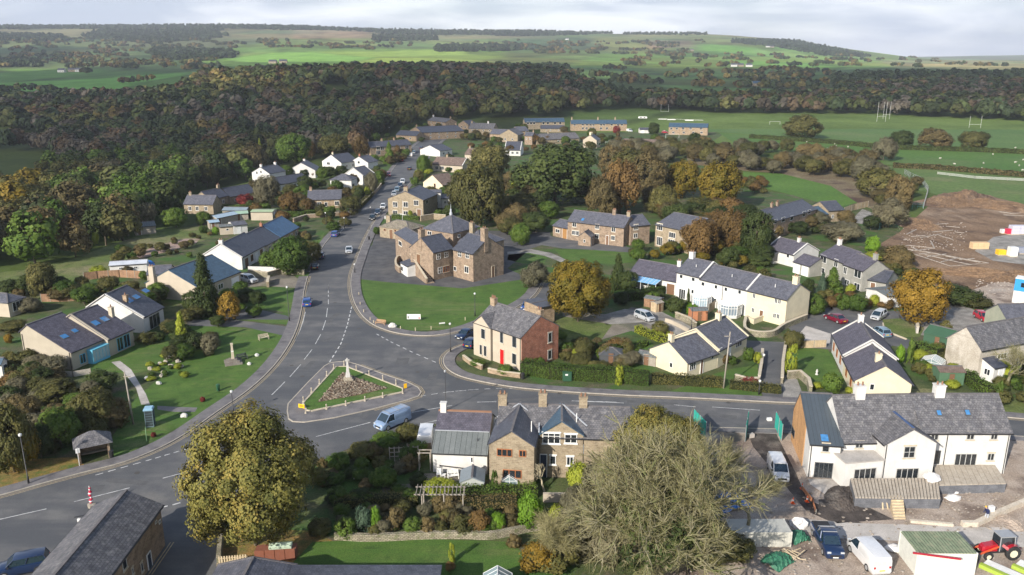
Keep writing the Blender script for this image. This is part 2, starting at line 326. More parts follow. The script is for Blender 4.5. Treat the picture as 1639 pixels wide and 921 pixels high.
def setuv(me):
    if not me.polygons:return
    uv=me.uv_layers.new(name='UVMap');nl=len(me.loops);vi=np.empty(nl,np.int32);me.loops.foreach_get('vertex_index',vi)
    co=np.empty(len(me.vertices)*3,np.float32);me.vertices.foreach_get('co',co);co=co.reshape(-1,3)
    nn=np.empty(len(me.polygons)*3,np.float32);me.polygons.foreach_get('normal',nn);nn=nn.reshape(-1,3)
    lt=np.empty(len(me.polygons),np.int32);me.polygons.foreach_get('loop_total',lt);fi=np.repeat(np.arange(len(lt)),lt)
    t=np.stack([-nn[:,1],nn[:,0],0*nn[:,0]],1);L=np.linalg.norm(t,axis=1);fl=L<.05;t[fl]=(1,0,0);t/=np.maximum(np.linalg.norm(t,axis=1),1e-6)[:,None]
    b=np.cross(nn,t);p=co[vi];U=np.stack([(p*t[fi]).sum(1),(p*b[fi]).sum(1)],1).astype(np.float32)
    uv.data.foreach_set('uv',U.ravel())
def link(name,me,parent=None,loc=None,rz=0,scale=None):
    o=bpy.data.objects.new(name,me);COL.objects.link(o)
    if parent:o.parent=parent
    if loc is not None:o.location=loc
    if rz:o.rotation_euler=(0,0,rz)
    if scale is not None:o.scale=scale
    return o
def tag(o,label=None,cat=None,group=None,kind=None):
    if label:o['label']=label
    if cat:o['category']=cat
    if group:o['group']=group
    if kind:o['kind']=kind
    return o
def thing(name,label,cat,loc,rz=0,group=None):
    o=bpy.data.objects.new(name,None);COL.objects.link(o);o.empty_display_size=.3;o.location=(loc[0],loc[1],loc[2] if len(loc)>2 else 0);o.rotation_euler=(0,0,rz)
    return tag(o,label,cat,group)
HAZE=.85e-4
def sheet(name,pts,mat,lay,kind='structure',label=None,cat=None,parent=None):
    me=MB();w=[G(*p) for p in pts];me.poly([(x,y,lay*.006) for x,y in w])
    o=me.build(name,mat,parent);o['kind']=kind
    return o
def W(pts):return [G(*p) for p in pts]
def smooth_line(p,n=4):
    r=[]
    P_=[p[0]]+list(p)+[p[-1]]
    for i in range(1,len(P_)-2):
        a,b,c,d=[np.array(P_[j],float) for j in (i-1,i,i+1,i+2)]
        for t in np.linspace(0,1,n,endpoint=False):r.append(tuple(.5*((2*b)+(-a+c)*t+(2*a-5*b+4*c-d)*t*t+(-a+3*b-3*c+d)*t**3)))
    r.append(tuple(p[-1]));return r
def offs(line,d):
    """offset polyline to its left by d (2D)"""
    r=[];n=len(line)
    for i in range(n):
        a=Vector(line[max(i-1,0)][:2]);b=Vector(line[min(i+1,n-1)][:2]);t=(b-a).normalized();r.append((line[i][0]-t.y*d,line[i][1]+t.x*d))
    return r
def ribbon(mb,line,d0,d1,z):
    a=offs(line,d0);b=offs(line,d1)
    for i in range(len(line)-1):mb.poly([(a[i][0],a[i][1],z),(a[i+1][0],a[i+1][1],z),(b[i+1][0],b[i+1][1],z),(b[i][0],b[i][1],z)])
def wallrib(mb,line,d0,d1,z0,z1):
    a=offs(line,d0);b=offs(line,d1)
    for i in range(len(line)-1):
        q4=[a[i],a[i+1],b[i+1],b[i]];mb.hexa([(x,y,z0) for x,y in q4],[(x,y,z1) for x,y in q4])
# ---------------------------------------------------------------- leaf meshes
def leafmesh(name,c,n,size,rnd,mat,aspect=1.,br=None):
    Nn=len(c);n=n/np.maximum(np.linalg.norm(n,axis=1),1e-6)[:,None]
    r=RNG.normal(size=(Nn,3));t=np.cross(n,r);t/=np.maximum(np.linalg.norm(t,axis=1),1e-6)[:,None];b=np.cross(n,t)
    s=size[:,None]*.5;t=t*s*np.sqrt(aspect);b=b*s/np.sqrt(aspect)
    bend=n*s*RNG.uniform(-.3,.3,(Nn,1))
    v=np.stack([c-t-b*.6+bend,c+t*.6-b-bend,c+t+b*.6+bend,c-t*.6+b-bend],1).reshape(-1,3).astype(np.float32)
    f=np.arange(Nn*4,dtype=np.int32)
    me=bpy.data.meshes.new(name);me.vertices.add(Nn*4);me.vertices.foreach_set('co',v.ravel());me.loops.add(Nn*4);me.loops.foreach_set('vertex_index',f)
    me.polygons.add(Nn);me.polygons.foreach_set('loop_start',np.arange(0,Nn*4,4,dtype=np.int32))
    try:me.polygons.foreach_set('loop_total',np.full(Nn,4,np.int32))
    except Exception:pass
    a=me.attributes.new('rnd','FLOAT','FACE');a.data.foreach_set('value',rnd.astype(np.float32))
    if br is not None:
        a=me.attributes.new('tone','FLOAT','FACE');a.data.foreach_set('value',br.astype(np.float32))
    me.update(calc_edges=True);me.materials.append(mat);return me
def crown_pts(seed,nl=22,ns=9,nleaf=18,shape='round',size=.09,lobe=.42,sub=.2,hole=0,low=-.55):
    R=np.random.default_rng(seed);C=[];Nm=[];S=[];Rn=[]
    lobes=[]
    if shape in('round','oval','flat'):
        while len(lobes)<nl:
            d=R.normal(size=3);d/=np.linalg.norm(d)
            if d[2]<low:continue
            rr_=R.uniform(.45,.68);lobes.append((d*rr_*np.array([1,1,.95]),R.uniform(.75,1.15)*lobe,R.random()))
        lobes.append((np.zeros(3),.6,.5))
    elif shape=='cone':
        for i in range(nl):
            h=R.random()**1.3;a=R.uniform(0,6.28);r=(1-h)*.62+.03;lobes.append((np.array([math.cos(a)*r,math.sin(a)*r,-1+2*h*.95]),.24*(1.25-h),R.random()))
        for h in np.linspace(-.9,.85,8):lobes.append((np.array([0,0,h]),.5*(1-(h+1)/2)+.06,.3))
    elif shape=='column':
        for i in range(nl):
            h=R.uniform(-1,1);a=R.uniform(0,6.28);r=.55*math.sqrt(max(0,1-max(h,-.3)**2*.8));lobes.append((np.array([math.cos(a)*r,math.sin(a)*r,h*.85]),.4*(1-max(h,0)*.4),R.random()))
    for (lc,lr,lh) in lobes:
        d=R.normal(size=(ns,3));d/=np.linalg.norm(d,axis=1)[:,None];d[:,2]=np.abs(d[:,2])*np.where(R.random(ns)<.75,1,-1)
        out=lc/max(np.linalg.norm(lc),.2);k=(d@out)<-.3;d[k]=-d[k]
        if low<-.6 and lc[2]<-.2:d[:,2]-=.35
        for j in range(ns):
            if R.random()<hole:continue
            sc_=lc+d[j]*lr*.8;e=R.normal(size=(nleaf,3));e/=np.linalg.norm(e,axis=1)[:,None]
            rad=sub*R.uniform(.6,1.2)*R.uniform(.45,1.,(nleaf,1));c=sc_+e*rad
            nn=e*.5+d[j]*.75+out*.35+R.normal(size=(nleaf,3))*.3+np.array([0,0,.2])
            C.append(c);Nm.append(nn);S.append(size*R.uniform(.6,1.3,nleaf));Rn.append(np.clip(.45*lh+.25*R.random()+.3*R.random(nleaf),0,1))
    return np.concatenate(C),np.concatenate(Nm),np.concatenate(S),np.concatenate(Rn)
def trunk_mesh(seed,name='trunk',th=.5,limbs=7,spread=.55,r=.05,mat=None,n=6,top=.82):
    R=random.Random(seed);m=MB();m.tube([(0,0,-.02),(.01,0,th*.5),(.0,.02,th),(0.02,0,top)],[r*1.25,r,r*.7,r*.2],n+2)
    for i in range(limbs):
        a=6.283*i/limbs+R.uniform(-.4,.4);z0=th*R.uniform(.55,1.1);l=spread*R.uniform(.7,1.15);z1=z0+R.uniform(.12,.34)
        p=[(0,0,z0),(math.cos(a)*l*.45,math.sin(a)*l*.45,z0+(z1-z0)*.4),(math.cos(a+.2)*l,math.sin(a+.2)*l,min(z1,.9))]
        m.tube(p,[r*.55,r*.35,r*.1],n)
        b=a+R.uniform(-.9,.9);m.tube([p[1],(p[1][0]+math.cos(b)*l*.4,p[1][1]+math.sin(b)*l*.4,p[1][2]+.14)],[r*.3,r*.08],n-1)
    return m.mesh(name,mat or bark,True)
def bare_mesh(seed,name,mat,levels=6,first=.22,spread=.62,r0=.028,kids=(2,4),nt=4,shrink=.76,up=.12,rk=.62,wig=.2,start=None):
    """leafless crown: recursively forking limbs, unit height"""
    R=random.Random(seed);m=MB();tips=[]
    def grow(p,d,l,r,lev):
        n=3 if lev<3 else 2;pts=[p];dd=Vector(d)
        for i in range(n):
            dd=(dd+Vector((R.gauss(0,wig),R.gauss(0,wig),R.gauss(0,wig*.8)+up*.35))).normalized();pts.append(pts[-1]+dd*l/n)
        rad=[r*(1-.42*i/n) for i in range(n+1)]
        m.tube(pts,rad,max(3,7-lev) if lev<4 else 3,cap=False)
        if lev>=levels:tips.append((pts[-1],dd));return
        k=R.randint(*kids)
        for i in range(k):
            a=R.uniform(0,6.283);u=dd.cross(Vector((R.random(),R.random(),1))).normalized();v=dd.cross(u)
            s=spread*R.uniform(.6,1.35) if i else spread*.35
            nd=(dd+(u*math.cos(a)+v*math.sin(a))*s).normalized()
            q_=pts[-1] if (i<2 or lev<1) else pts[R.randint(1,len(pts)-1)]
            grow(q_,nd,l*shrink*R.uniform(.8,1.15),r*rk*R.uniform(.85,1.1),lev+1)
    for (p,d) in (start or [((0,0,0),(0,0,1))]):grow(Vector(p),Vector(d),first,r0,0)
    return m,tips
# ---------------------------------------------------------------- species
SP={}
def species(key,mat,shape='round',n=3,nl=20,ns=8,nleaf=12,size=.12,aspect=1.,lobe=.42,sub=.2,hole=0,limbs=6,tr=.045,th=.45,bk=None):
    SP[key]=[(leafmesh('crown',*crown_pts(sum(ord(ch)*(q_+3) for q_,ch in enumerate(key))%999+i*17,nl,ns,nleaf,shape,size,lobe,sub,hole,-.8 if key[0] in 'mfs' else -.55),mat,aspect),trunk_mesh(i*5+3,th=th,limbs=limbs,r=tr,mat=bk)) for i in range(n)]
L_dk=LM('leaves_dark_green',[(.024,.041,.012),(.045,.066,.018),(.07,.09,.026)])
L_gr=LM('leaves_green',[(0.041,0.084,0.014),(0.075,0.126,0.021),(0.116,0.168,0.033)])
L_br=LM('leaves_bright_green',[(.08,.16,.012),(.13,.24,.02),(.17,.3,.03)],.15)
L_lime=LM('leaves_yellow_green',[(.16,.2,.02),(.25,.29,.03),(.34,.36,.05)],.15)
L_ol=LM('leaves_olive',[(.05,.056,.017),(.092,.092,.03),(.15,.138,.045)])
L_au=LM('leaves_autumn_gold',[(.09,.085,.012),(.17,.13,.018),(.27,.18,.025)],.2)
L_big=LM('leaves_near_olive',[(.08,.09,.022),(.14,.135,.034),(.225,.2,.052),(.29,.215,.052)],.1)
L_or=LM('leaves_orange',[(.13,.085,.015),(.22,.14,.02),(.33,.2,.03)],.2)
L_ru=LM('leaves_rust',[(0.078,0.049,0.02),(0.13,0.084,0.031),(0.189,0.119,0.042)])
L_bn=LM('leaves_brown',[(0.078,0.063,0.031),(0.13,0.105,0.046),(0.195,0.147,0.066)])
L_gy=LM('twigs_grey',[(0.098,0.087,0.053),(0.143,0.133,0.083),(0.195,0.183,0.111)],.2)
L_re=LM('leaves_red',[(.1,.015,.02),(.18,.03,.03),(.26,.06,.04)],.2)
L_bl=LM('leaves_blue_green',[(.03,.055,.035),(.05,.085,.055),(.08,.12,.075)],.2)
L_tw=LM('twigs_mossy',[(.15,.14,.06),(.23,.215,.1),(.34,.31,.17)],.1,trans=.05)
species('dark',L_dk);species('green',L_gr);species('olive',L_ol);species('gold',L_au);species('rust',L_ru,hole=.1)
species('brown',L_bn,aspect=2.2,hole=.12);species('grey',L_gy,aspect=3.5,hole=.2,size=.1);species('conifer',L_dk,'cone',2,34,7,9,.13,limbs=0)
# finely leaved versions for the trees close to the camera
species('f_olive',L_big,n=1,nl=64,ns=17,nleaf=62,size=.026,lobe=.29,sub=.105,hole=.12,tr=.03)
species('f_gold',L_au,n=1,nl=52,ns=15,nleaf=46,size=.037,lobe=.3,sub=.12,hole=.06,tr=.03)
species('f_orange',L_or,n=1,nl=42,ns=14,nleaf=34,size=.048,lobe=.32,sub=.14,hole=.12,tr=.03)
species('m_dark',L_dk,n=1,nl=46,ns=12,nleaf=22,size=.06,lobe=.34,sub=.15)
species('m_green',L_gr,n=2,nl=46,ns=12,nleaf=22,size=.06,lobe=.34,sub=.15)
species('m_olive',L_ol,n=2,nl=46,ns=12,nleaf=22,size=.06,lobe=.34,sub=.15,hole=.1)
species('m_gold',L_au,n=1,nl=46,ns=12,nleaf=22,size=.06,lobe=.34,sub=.15,hole=.08)
species('m_brown',L_bn,n=2,nl=46,ns=12,nleaf=24,size=.06,aspect=2.5,lobe=.34,sub=.16,hole=.15)
species('m_rust',L_ru,n=1,nl=46,ns=12,nleaf=22,size=.06,aspect=1.6,lobe=.34,sub=.15,hole=.12)
species('m_grey',L_gy,n=2,nl=34,ns=12,nleaf=26,size=.075,aspect=6,lobe=.36,sub=.2,hole=.2,tr=.03,limbs=10)
species('column',L_lime,'column',1,26,9,12,.1,lobe=.4,sub=.18,limbs=0);species('column_dark',L_gr,'column',1,26,9,12,.1,lobe=.4,sub=.18,limbs=0)
species('m_conifer',L_dk,'cone',1,70,9,12,.075,limbs=0);species('blue_conifer',L_bl,'cone',1,50,9,12,.09,limbs=0);species('lime_conifer',L_lime,'cone',1,50,9,12,.09,limbs=0);species('green_conifer',L_gr,'cone',1,60,9,12,.08,limbs=0)
for kk,mm in (('s_green',L_gr),('s_dark',L_dk),('s_bright',L_br),('s_lime',L_lime),('s_olive',L_ol),('s_brown',L_bn),('s_rust',L_ru),('s_red',L_re),('s_grey',L_gy),('s_blue',L_bl),('s_orange',L_or)):
    species(kk,mm,n=1,nl=26,ns=12,nleaf=14,size=.1,lobe=.4,sub=.22,hole=.05,limbs=5,tr=.05,th=.3,aspect=3 if kk=='s_grey' else 1.3)
def tree(name,key,loc,R_,Hh,label,cat='tree',group=None,Rz=None,var=None,trunk=True):
    p=SP[key][(random.randrange(99) if var is None else var)%len(SP[key])];z=float(loc[2]) if len(loc)>2 else 0.
    o=thing(name,label,cat,(loc[0],loc[1],z),random.uniform(0,6.28),group);Rz=Rz or Hh*.47
    link('crown',p[0],o,(0,0,Hh-Rz*.97),0,(R_,R_,Rz))
    if trunk:link('trunk' if name!='shrub' else 'stem',p[1],o,(0,0,0),0,(R_*.8,R_*.8,Hh))
    return o
def pxt(name,key,k,x,yb,yt,wpx,label,cat='tree',group=None,Rz=None,**kw):
    """tree by pixels: base (x,yb), top yt, crown width wpx (zoom pixels)"""
    X,Y=G(k,x,yb);hh=max(ht(k,x,yb,yt),.4);w=wpx/ZT[k][2]*(Y*cp+(H-hh*.5)*sp)/F
    return tree(name,key,(X,Y,0),w/2/.96,hh,label,cat,group,Rz or hh*.53,**kw)
# ---------------------------------------------------------------- hedges, walls, fences
def hedge(label,pts,wd=1.,h=1.5,mat=None,group=None,size=.16,dens=45,name='hedge',z0=0):
    mat=mat or L_gr;line=W(pts) if len(pts[0])==3 else pts
    m=MB();wallrib(m,line,-wd/2+.12,wd/2-.12,z0,z0+h-.12);o=m.build(name,HEDGE_IN);tag(o,label,'hedge',group)
    C=[];Nn=[]
    for i in range(len(line)-1):
        a=np.array(line[i]);b=np.array(line[i+1]);L=np.linalg.norm(b-a)
        if L<.05:continue
        t=(b-a)/L;nv=np.array([-t[1],t[0]]);n=int(L*(wd+2*h)*dens)
        u=RNG.random(n);s=RNG.random(n)*(wd+2*h)
        top=s<wd;l=(s>=wd)&(s<wd+h);p=a+np.outer(u,b-a)
        off=np.where(top,s-wd/2,np.where(l,-wd/2,wd/2))+RNG.normal(0,.06,n);zz_=np.where(top,h,np.where(l,s-wd,s-wd-h))+RNG.normal(0,.07,n)
        bul=.12*np.sin(u*L*1.3)+.1*np.sin(u*L*.6+1)
        C.append(np.stack([p[:,0]+nv[0]*off,p[:,1]+nv[1]*off,z0+np.maximum(zz_+bul*top,.03)],1))
        nn=np.stack([np.where(top,0,nv[0]*np.sign(off)),np.where(top,0,nv[1]*np.sign(off)),top*1.],1)+RNG.normal(0,.4,(n,3));Nn.append(nn)
    c=np.concatenate(C);n_=np.concatenate(Nn)
    rn=np.clip(.5+.25*np.sin(c[:,0]*.9)*np.cos(c[:,1]*.8)+RNG.normal(0,.17,len(c)),0,1)
    f=link('foliage',leafmesh('foliage',c,n_,size*RNG.uniform(.6,1.3,len(c)),rn,mat,1.3),o)
    return o
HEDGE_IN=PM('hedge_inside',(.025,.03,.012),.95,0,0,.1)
def wall(label,pts,h=1.,wd=.35,mat=None,name='garden_wall',cap=True,group=None,cat='wall'):
    line=W(pts) if len(pts[0])==3 else pts;m=MB();wallrib(m,line,-wd/2,wd/2,-.05,h);o=m.build(name,mat or drywall);tag(o,label,cat,group)
    if cap:
        c=MB();wallrib(c,line,-wd/2-.05,wd/2+.05,h+.002,h+.09);c.build('coping',stonetrim,o)
    return o
def fence(label,pts,h=1.6,mat=None,name='fence',group=None,post=2.2,boards=True,pm=None):
    line=W(pts) if len(pts[0])==3 else pts;o=thing(name,label,'fence',(line[0][0],line[0][1],0),0,group);ox,oy=line[0]
    m=MB();pp=MB()
    for i in range(len(line)-1):
        a=Vector((line[i][0]-ox,line[i][1]-oy,0));b=Vector((line[i+1][0]-ox,line[i+1][1]-oy,0));L=(b-a).length;n=max(1,round(L/post))
        for j in range(n+1):
            p=a.lerp(b,j/n);pp.box(p.x-.05,p.y-.05,0,p.x+.05,p.y+.05,h+.06)
        if boards:m.hexa([a,b,b+Vector((.03,.03,0)),a+Vector((.03,.03,0))],[v+Vector((0,0,h)) for v in (a,b,b+Vector((.03,.03,0)),a+Vector((.03,.03,0)))])
        else:
            for z in (h*.35,h*.65,h*.95):m.beam(a+Vector((0,0,z)),b+Vector((0,0,z)),.04,.09)
    m.build('panel' if boards else 'rail',mat or fencew,o);pp.build('posts',pm or woodg,o);return o
# ---------------------------------------------------------------- houses
WC={}
def window_meshes(w,h,nx,fm,sill,kind):
    key=(round(w,1),round(h,1),nx,fm.name,sill,kind)
    if key in WC:return WC[key]
    w,h=max(key[0],.3),max(key[1],.3);m=MB();t=.075 if w>.6 else .06
    m.box(-w/2,-.06,-h/2,-w/2+t,0,h/2).box(w/2-t,-.06,-h/2,w/2,0,h/2).box(-w/2+t,-.058,-h/2,w/2-t,0,-h/2+t).box(-w/2+t,-.058,h/2-t,w/2-t,0,h/2)
    for i in range(1,nx):
        x=-w/2+w*i/nx;m.box(x-.035,-.052,-h/2+t,x+.035,0,h/2-t)
    if kind=='transom':m.box(-w/2+t,-.05,h*.18,w/2-t,0,h*.18+.06)
    if kind=='sash':m.box(-w/2+t,-.05,-.03,w/2-t,0,.03)
    fr=m.mesh('window',fm);pn=MB().box(-w/2+.04,-.03,-h/2+.04,w/2-.04,-.002,h/2-.04).mesh('pane',glass)
    sl=None
    if sill:
        sl=MB().box(-w/2-.1,-.12,-h/2-.13,w/2+.1,.0,-h/2-.002).box(-w/2-.1,-.07,h/2+.002,w/2+.1,0,h/2+.16).mesh('surround',sill if not isinstance(sill,bool) else stonetrim)
    WC[key]=(fr,pn,sl);return WC[key]
class House:
    def __init__(s,name,label,A,B,depth,eave,ridge,axis='x',wall=None,roof=None,r=.5,eave2=None,over=.25,hip=False,cat='house',group=None,width=None,fromR=False,verge=None,build=True,gut=True,base=0.,gov=.12,root=None):
        wall=wall or white;roof=roof or slate
        W2=lambda p:np.array(G(*p)) if len(p)>=3 else np.array(p,float)
        if fromR:   # B = near right corner, depth = point at the end of the right wall
            b=W2(B);c=W2(depth);ey=(c-b)/np.linalg.norm(c-b);ex=np.array([ey[1],-ey[0]]);a=b-ex*width;s.L=width;s.D=float(np.linalg.norm(c-b))
        else:
            a=W2(A);b=W2(B) if B is not None else None
            if isinstance(depth,tuple) and width is not None and B is None:
                pass
            s.L=float(np.linalg.norm(b-a));ex=(b-a)/s.L;ey=np.array([-ex[1],ex[0]])
            if isinstance(depth,tuple):
                c=W2(depth);s.D=float(max(abs((c-b)@ey),1.5))
            else:s.D=float(depth)
        s.a,s.ex,s.ey=a,ex,ey;s.eave=eave;s.ridge=ridge;s.axis=axis;s.r=r;s.e2=eave if eave2 is None else eave2;s.hip=hip;s.over=over
        s.ang=math.atan2(ex[1],ex[0]);s.o=thing(name,label,cat,(a[0],a[1],base),s.ang,group) if root is None else root
        s.base=base;s.wm,s.rm=wall,roof
        if build:s.build(gov,gut)
        if verge:s.verge(verge)
    def world(s,u,v):
        p=s.a+s.ex*u+s.ey*v;return (float(p[0]),float(p[1]))
    def zr(s,t):
        """roof height at fraction t (0..1) across the ridge"""
        if t<=s.r:return s.eave+(s.ridge-s.eave)*(t/s.r if s.r>0 else 1)
        return s.e2+(s.ridge-s.e2)*((1-t)/(1-s.r))
    def build(s,g,gut):
        L,D=s.L,s.D;m=MB();Wd=D if s.axis=='x' else L;Ln=L if s.axis=='x' else D
        def P3(t,l,z):return (l,t,z) if s.axis=='x' else (t,l,z)
        if s.hip:
            m.prism([(0,0),(L,0),(L,D),(0,D)],-.1,s.eave)
        else:
            prof=[(0,-.1),(Wd,-.1),(Wd,s.e2),(Wd*s.r,s.ridge),(0,s.eave)]
            if s.r<=0:prof=[(0,-.1),(Wd,-.1),(Wd,s.e2),(0,s.ridge)]
            if s.r>=1:prof=[(0,-.1),(Wd,-.1),(Wd,s.ridge),(0,s.eave)]
            m.hexa([P3(t,0,z) for t,z in prof],[P3(t,Ln,z) for t,z in prof])
        m.build('wall',s.wm,s.o)
        rb=MB();o=s.over;th=.13
        if s.hip:
            e=s.eave+.01;R=s.ridge;k=min(L,D)/2
            if L>=D:p=[(k*s.hip,D/2),(L-k*s.hip,D/2)]
            else:p=[(L/2,k*s.hip),(L/2,D-k*s.hip)]
            c=[(-o,-o,e),(L+o,-o,e),(L+o,D+o,e),(-o,D+o,e)];t=[(x,y,R) for x,y in p]
            if L>=D:F_=[[c[0],c[1],t[1],t[0]],[c[1],c[2],t[1]],[c[2],c[3],t[0],t[1]],[c[3],c[0],t[0]]]
            else:F_=[[c[0],c[1],t[0]],[c[1],c[2],t[1],t[0]],[c[2],c[3],t[1]],[c[3],c[0],t[0],t[1]]]
            for f in F_:rb.poly([(x,y,z+th) for x,y,z in f])
            rb.poly([(x,y,z) for x,y,z in c[::-1]])
            for i in range(4):
                a,b=c[i],c[(i+1)%4];rb.poly([a,b,(b[0],b[1],b[2]+th),(a[0],a[1],a[2]+th)])
            s.rt=t
            hp=MB()
            for a in c:
                b=min(t,key=lambda q_:(q_[0]-a[0])**2+(q_[1]-a[1])**2);hp.beam((a[0],a[1],a[2]+th),(b[0],b[1],b[2]+th),.2,.1)
            if (Vector(t[0])-Vector(t[1])).length>.3:hp.beam((t[0][0],t[0][1],t[0][2]+th),(t[1][0],t[1][1],t[1][2]+th),.22,.12)
            rf=rb.build('roof',s.rm,s.o);hp.build('ridge_tiles',RIDGE,rf)
        else:
            rt=Wd*s.r;sides=[]
            if s.r>0:
                k=(s.ridge-s.eave)/rt;sides.append([(-o,s.eave-o*k),(rt,s.ridge)])
            if s.r<1:
                k=(s.ridge-s.e2)/(Wd-rt);sides.append([(rt,s.ridge),(Wd+o,s.e2-o*k)])
            for (t0,z0),(t1,z1) in sides:
                b=[P3(t0,-g,z0+.01),P3(t1,-g,z1+.01),P3(t1,Ln+g,z1+.01),P3(t0,Ln+g,z0+.01)]
                rb.hexa(b,[(x,y,z+th) for x,y,z in b])
            rf=rb.build('roof',s.rm,s.o)
            if 0<s.r<1:MB().beam(P3(rt,-g-.01,s.ridge+th+.02),P3(rt,Ln+g+.01,s.ridge+th+.02),.24,.12).build('ridge_tiles',RIDGE,rf)
            if gut:
                gm=MB();g2_=MB()
                if s.r>0:
                    k=(s.ridge-s.eave)/rt;gm.beam(P3(-o-.05,-g,s.eave-o*k+.03),P3(-o-.05,Ln+g,s.eave-o*k+.03),.11,.1)
                if s.r<1:
                    k=(s.ridge-s.e2)/(Wd-rt);g2_.beam(P3(Wd+o+.05,-g,s.e2-o*k+.03),P3(Wd+o+.05,Ln+g,s.e2-o*k+.03),.11,.1)
                for q_ in (gm,g2_):
                    if q_.v:q_.build('gutter',black,s.o)
        s.rf=rf
    def verge(s,mat,ends=(0,1),w=.28):
        L,D=s.L,s.D;Wd=D if s.axis=='x' else L;Ln=L if s.axis=='x' else D
        def P3(t,l,z):return (l,t,z) if s.axis=='x' else (t,l,z)
        for e in ends:
            l=.0 if e==0 else Ln;m=MB();o=s.over;rt=Wd*s.r;k=(s.ridge-s.eave)/max(rt,.01);k2=(s.ridge-s.e2)/max(Wd-rt,.01)
            if s.r>0:m.beam(P3(-o,l,s.eave-o*k+.2),P3(rt,l,s.ridge+.2),w,.16)
            if s.r<1:m.beam(P3(rt,l,s.ridge+.2),P3(Wd+o,l,s.e2-o*k2+.2),w,.16)
            m.build('verge',mat,s.o)
    def hit(s,k,x,y,plane,val):
        d=np.array(ray(k,x,y));o=np.array([0,0,H-s.base]);O=o[:2]-s.a;ox,oy=O@s.ex,O@s.ey;dx,dy=d[:2]@s.ex,d[:2]@s.ey
        t=((val-ox)/dx) if plane=='x' else ((val-oy)/dy)
        return ox+dx*t,oy+dy*t,o[2]+d[2]*t
    def _pl(s,wl):return {'F':('y',0.),'B':('y',s.D),'L':('x',0.),'R':('x',s.L)}[wl]
    def rect(s,wl,k,x0,y0,x1,y1):
        pl,v=s._pl(wl);xm,ym=(x0+x1)/2,(y0+y1)/2
        a=s.hit(k,x0,ym,pl,v);b=s.hit(k,x1,ym,pl,v);c=s.hit(k,xm,y0,pl,v);d=s.hit(k,xm,y1,pl,v)
        i=0 if wl in'FB' else 1;u0,u1=sorted((a[i],b[i]));mx_=s.L if wl in'FB' else s.D
        wd=min(u1-u0,mx_-.3);u=min(max((u0+u1)/2,wd/2+.1),mx_-wd/2-.1);z0,z1=max(d[2],.05),c[2]
        return u,(z0+z1)/2,max(wd,.3),max(z1-z0,.3)
    def place(s,wl,u,z):
        if wl=='F':return (u,0,z),0
        if wl=='B':return (u,s.D,z),math.pi
        if wl=='L':return (0,u,z),-math.pi/2
        return (s.L,u,z),math.pi/2
    def win(s,wl,k,x0,y0,x1,y1,nx=2,fm=None,sill=None,kind=''):
        return s.winm(wl,*s.rect(wl,k,x0,y0,x1,y1),nx,fm,sill,kind)
    def winm(s,wl,u,z,w_,h_,nx=2,fm=None,sill=None,kind=''):
        fr,pn,sl=window_meshes(w_,h_,nx,fm or upvc,sill,kind);p,rz=s.place(wl,u,z)
        o=link('window',fr,s.o,p,rz);link('pane',pn,o)
        if sl:link('surround',sl,o)
        return o
    def row(s,wl,us,z,w_=1.,h_=1.1,nx=2,**k):
        mx_=s.L if wl in'FB' else s.D
        for u in us:s.winm(wl,u*mx_,z,w_,h_,nx,**k)
    def door(s,wl,k,x0,y0,x1,y1,mat=None,fm=None,glz=False,name='door'):
        u,z,w_,h_=s.rect(wl,k,x0,y0,x1,y1);h_=z+h_/2;return s.doorm(wl,u,w_,h_,mat,fm,glz,name)
    def doorm(s,wl,u,w_,h_,mat=None,fm=None,glz=False,name='door'):
        p,rz=s.place(wl,u,0);m=MB().box(-w_/2,-.05,0,w_/2,0,h_)
        for zz_ in np.arange(.3,h_-.3,.55):m.box(-w_/2+.12,-.065,zz_,w_/2-.12,-.05,zz_+.4)
        d=m.build(name,mat or browndoor,s.o,loc=p,rz=rz)
        MB().box(-w_/2-.08,-.09,0,-w_/2,0,h_+.08).box(w_/2,-.09,0,w_/2+.08,0,h_+.08).box(-w_/2,-.088,h_,w_/2,0,h_+.08).build('frame',fm or upvc,d)
        MB().box(w_/2-.16,-.1,1.0,w_/2-.1,-.065,1.06).build('handle',steel,d)
        return d
    def chim(s,k,x,yt,w_=.75,d_=.55,plane=None,val=None,mat=None,pots=2,hmin=.7):
        if plane is None:
            plane,val=('y',s.D*s.r) if s.axis=='x' else ('x',s.L*s.r)
        X,Y,Z=s.hit(k,x,yt,plane,val);X=min(max(X,.3),s.L-.3) if s.axis=='x' or plane=='x' else X;Y=min(max(Y,.3),s.D-.3)
        Z=max(Z,s.ridge+hmin) if plane==('y' if s.axis=='x' else 'x') and abs(val-(s.D if s.axis=='x' else s.L)*s.r)<.1 else Z
        return s.chimm(X,Y,min(Z,s.ridge+2.2),w_,d_,mat,pots)
    def chimm(s,X,Y,Z,w_=.75,d_=.55,mat=None,pots=2):
        if s.axis=='x':pass
        m=MB().box(X-w_/2,Y-d_/2,s.eave-.2,X+w_/2,Y+d_/2,Z-.12).box(X-w_/2-.06,Y-d_/2-.06,Z-.118,X+w_/2+.06,Y+d_/2+.06,Z)
        c=m.build('chimney',mat or s.wm,s.rf)
        for i in range(pots):
            px_=X+(i-(pots-1)/2)*w_/max(pots,1);MB().lathe(px_,Y,[(.13,Z),(.1,Z+.1),(.1,Z+.36),(.13,Z+.4)],8).build('chimney_pot',pot,c,True)
        return c
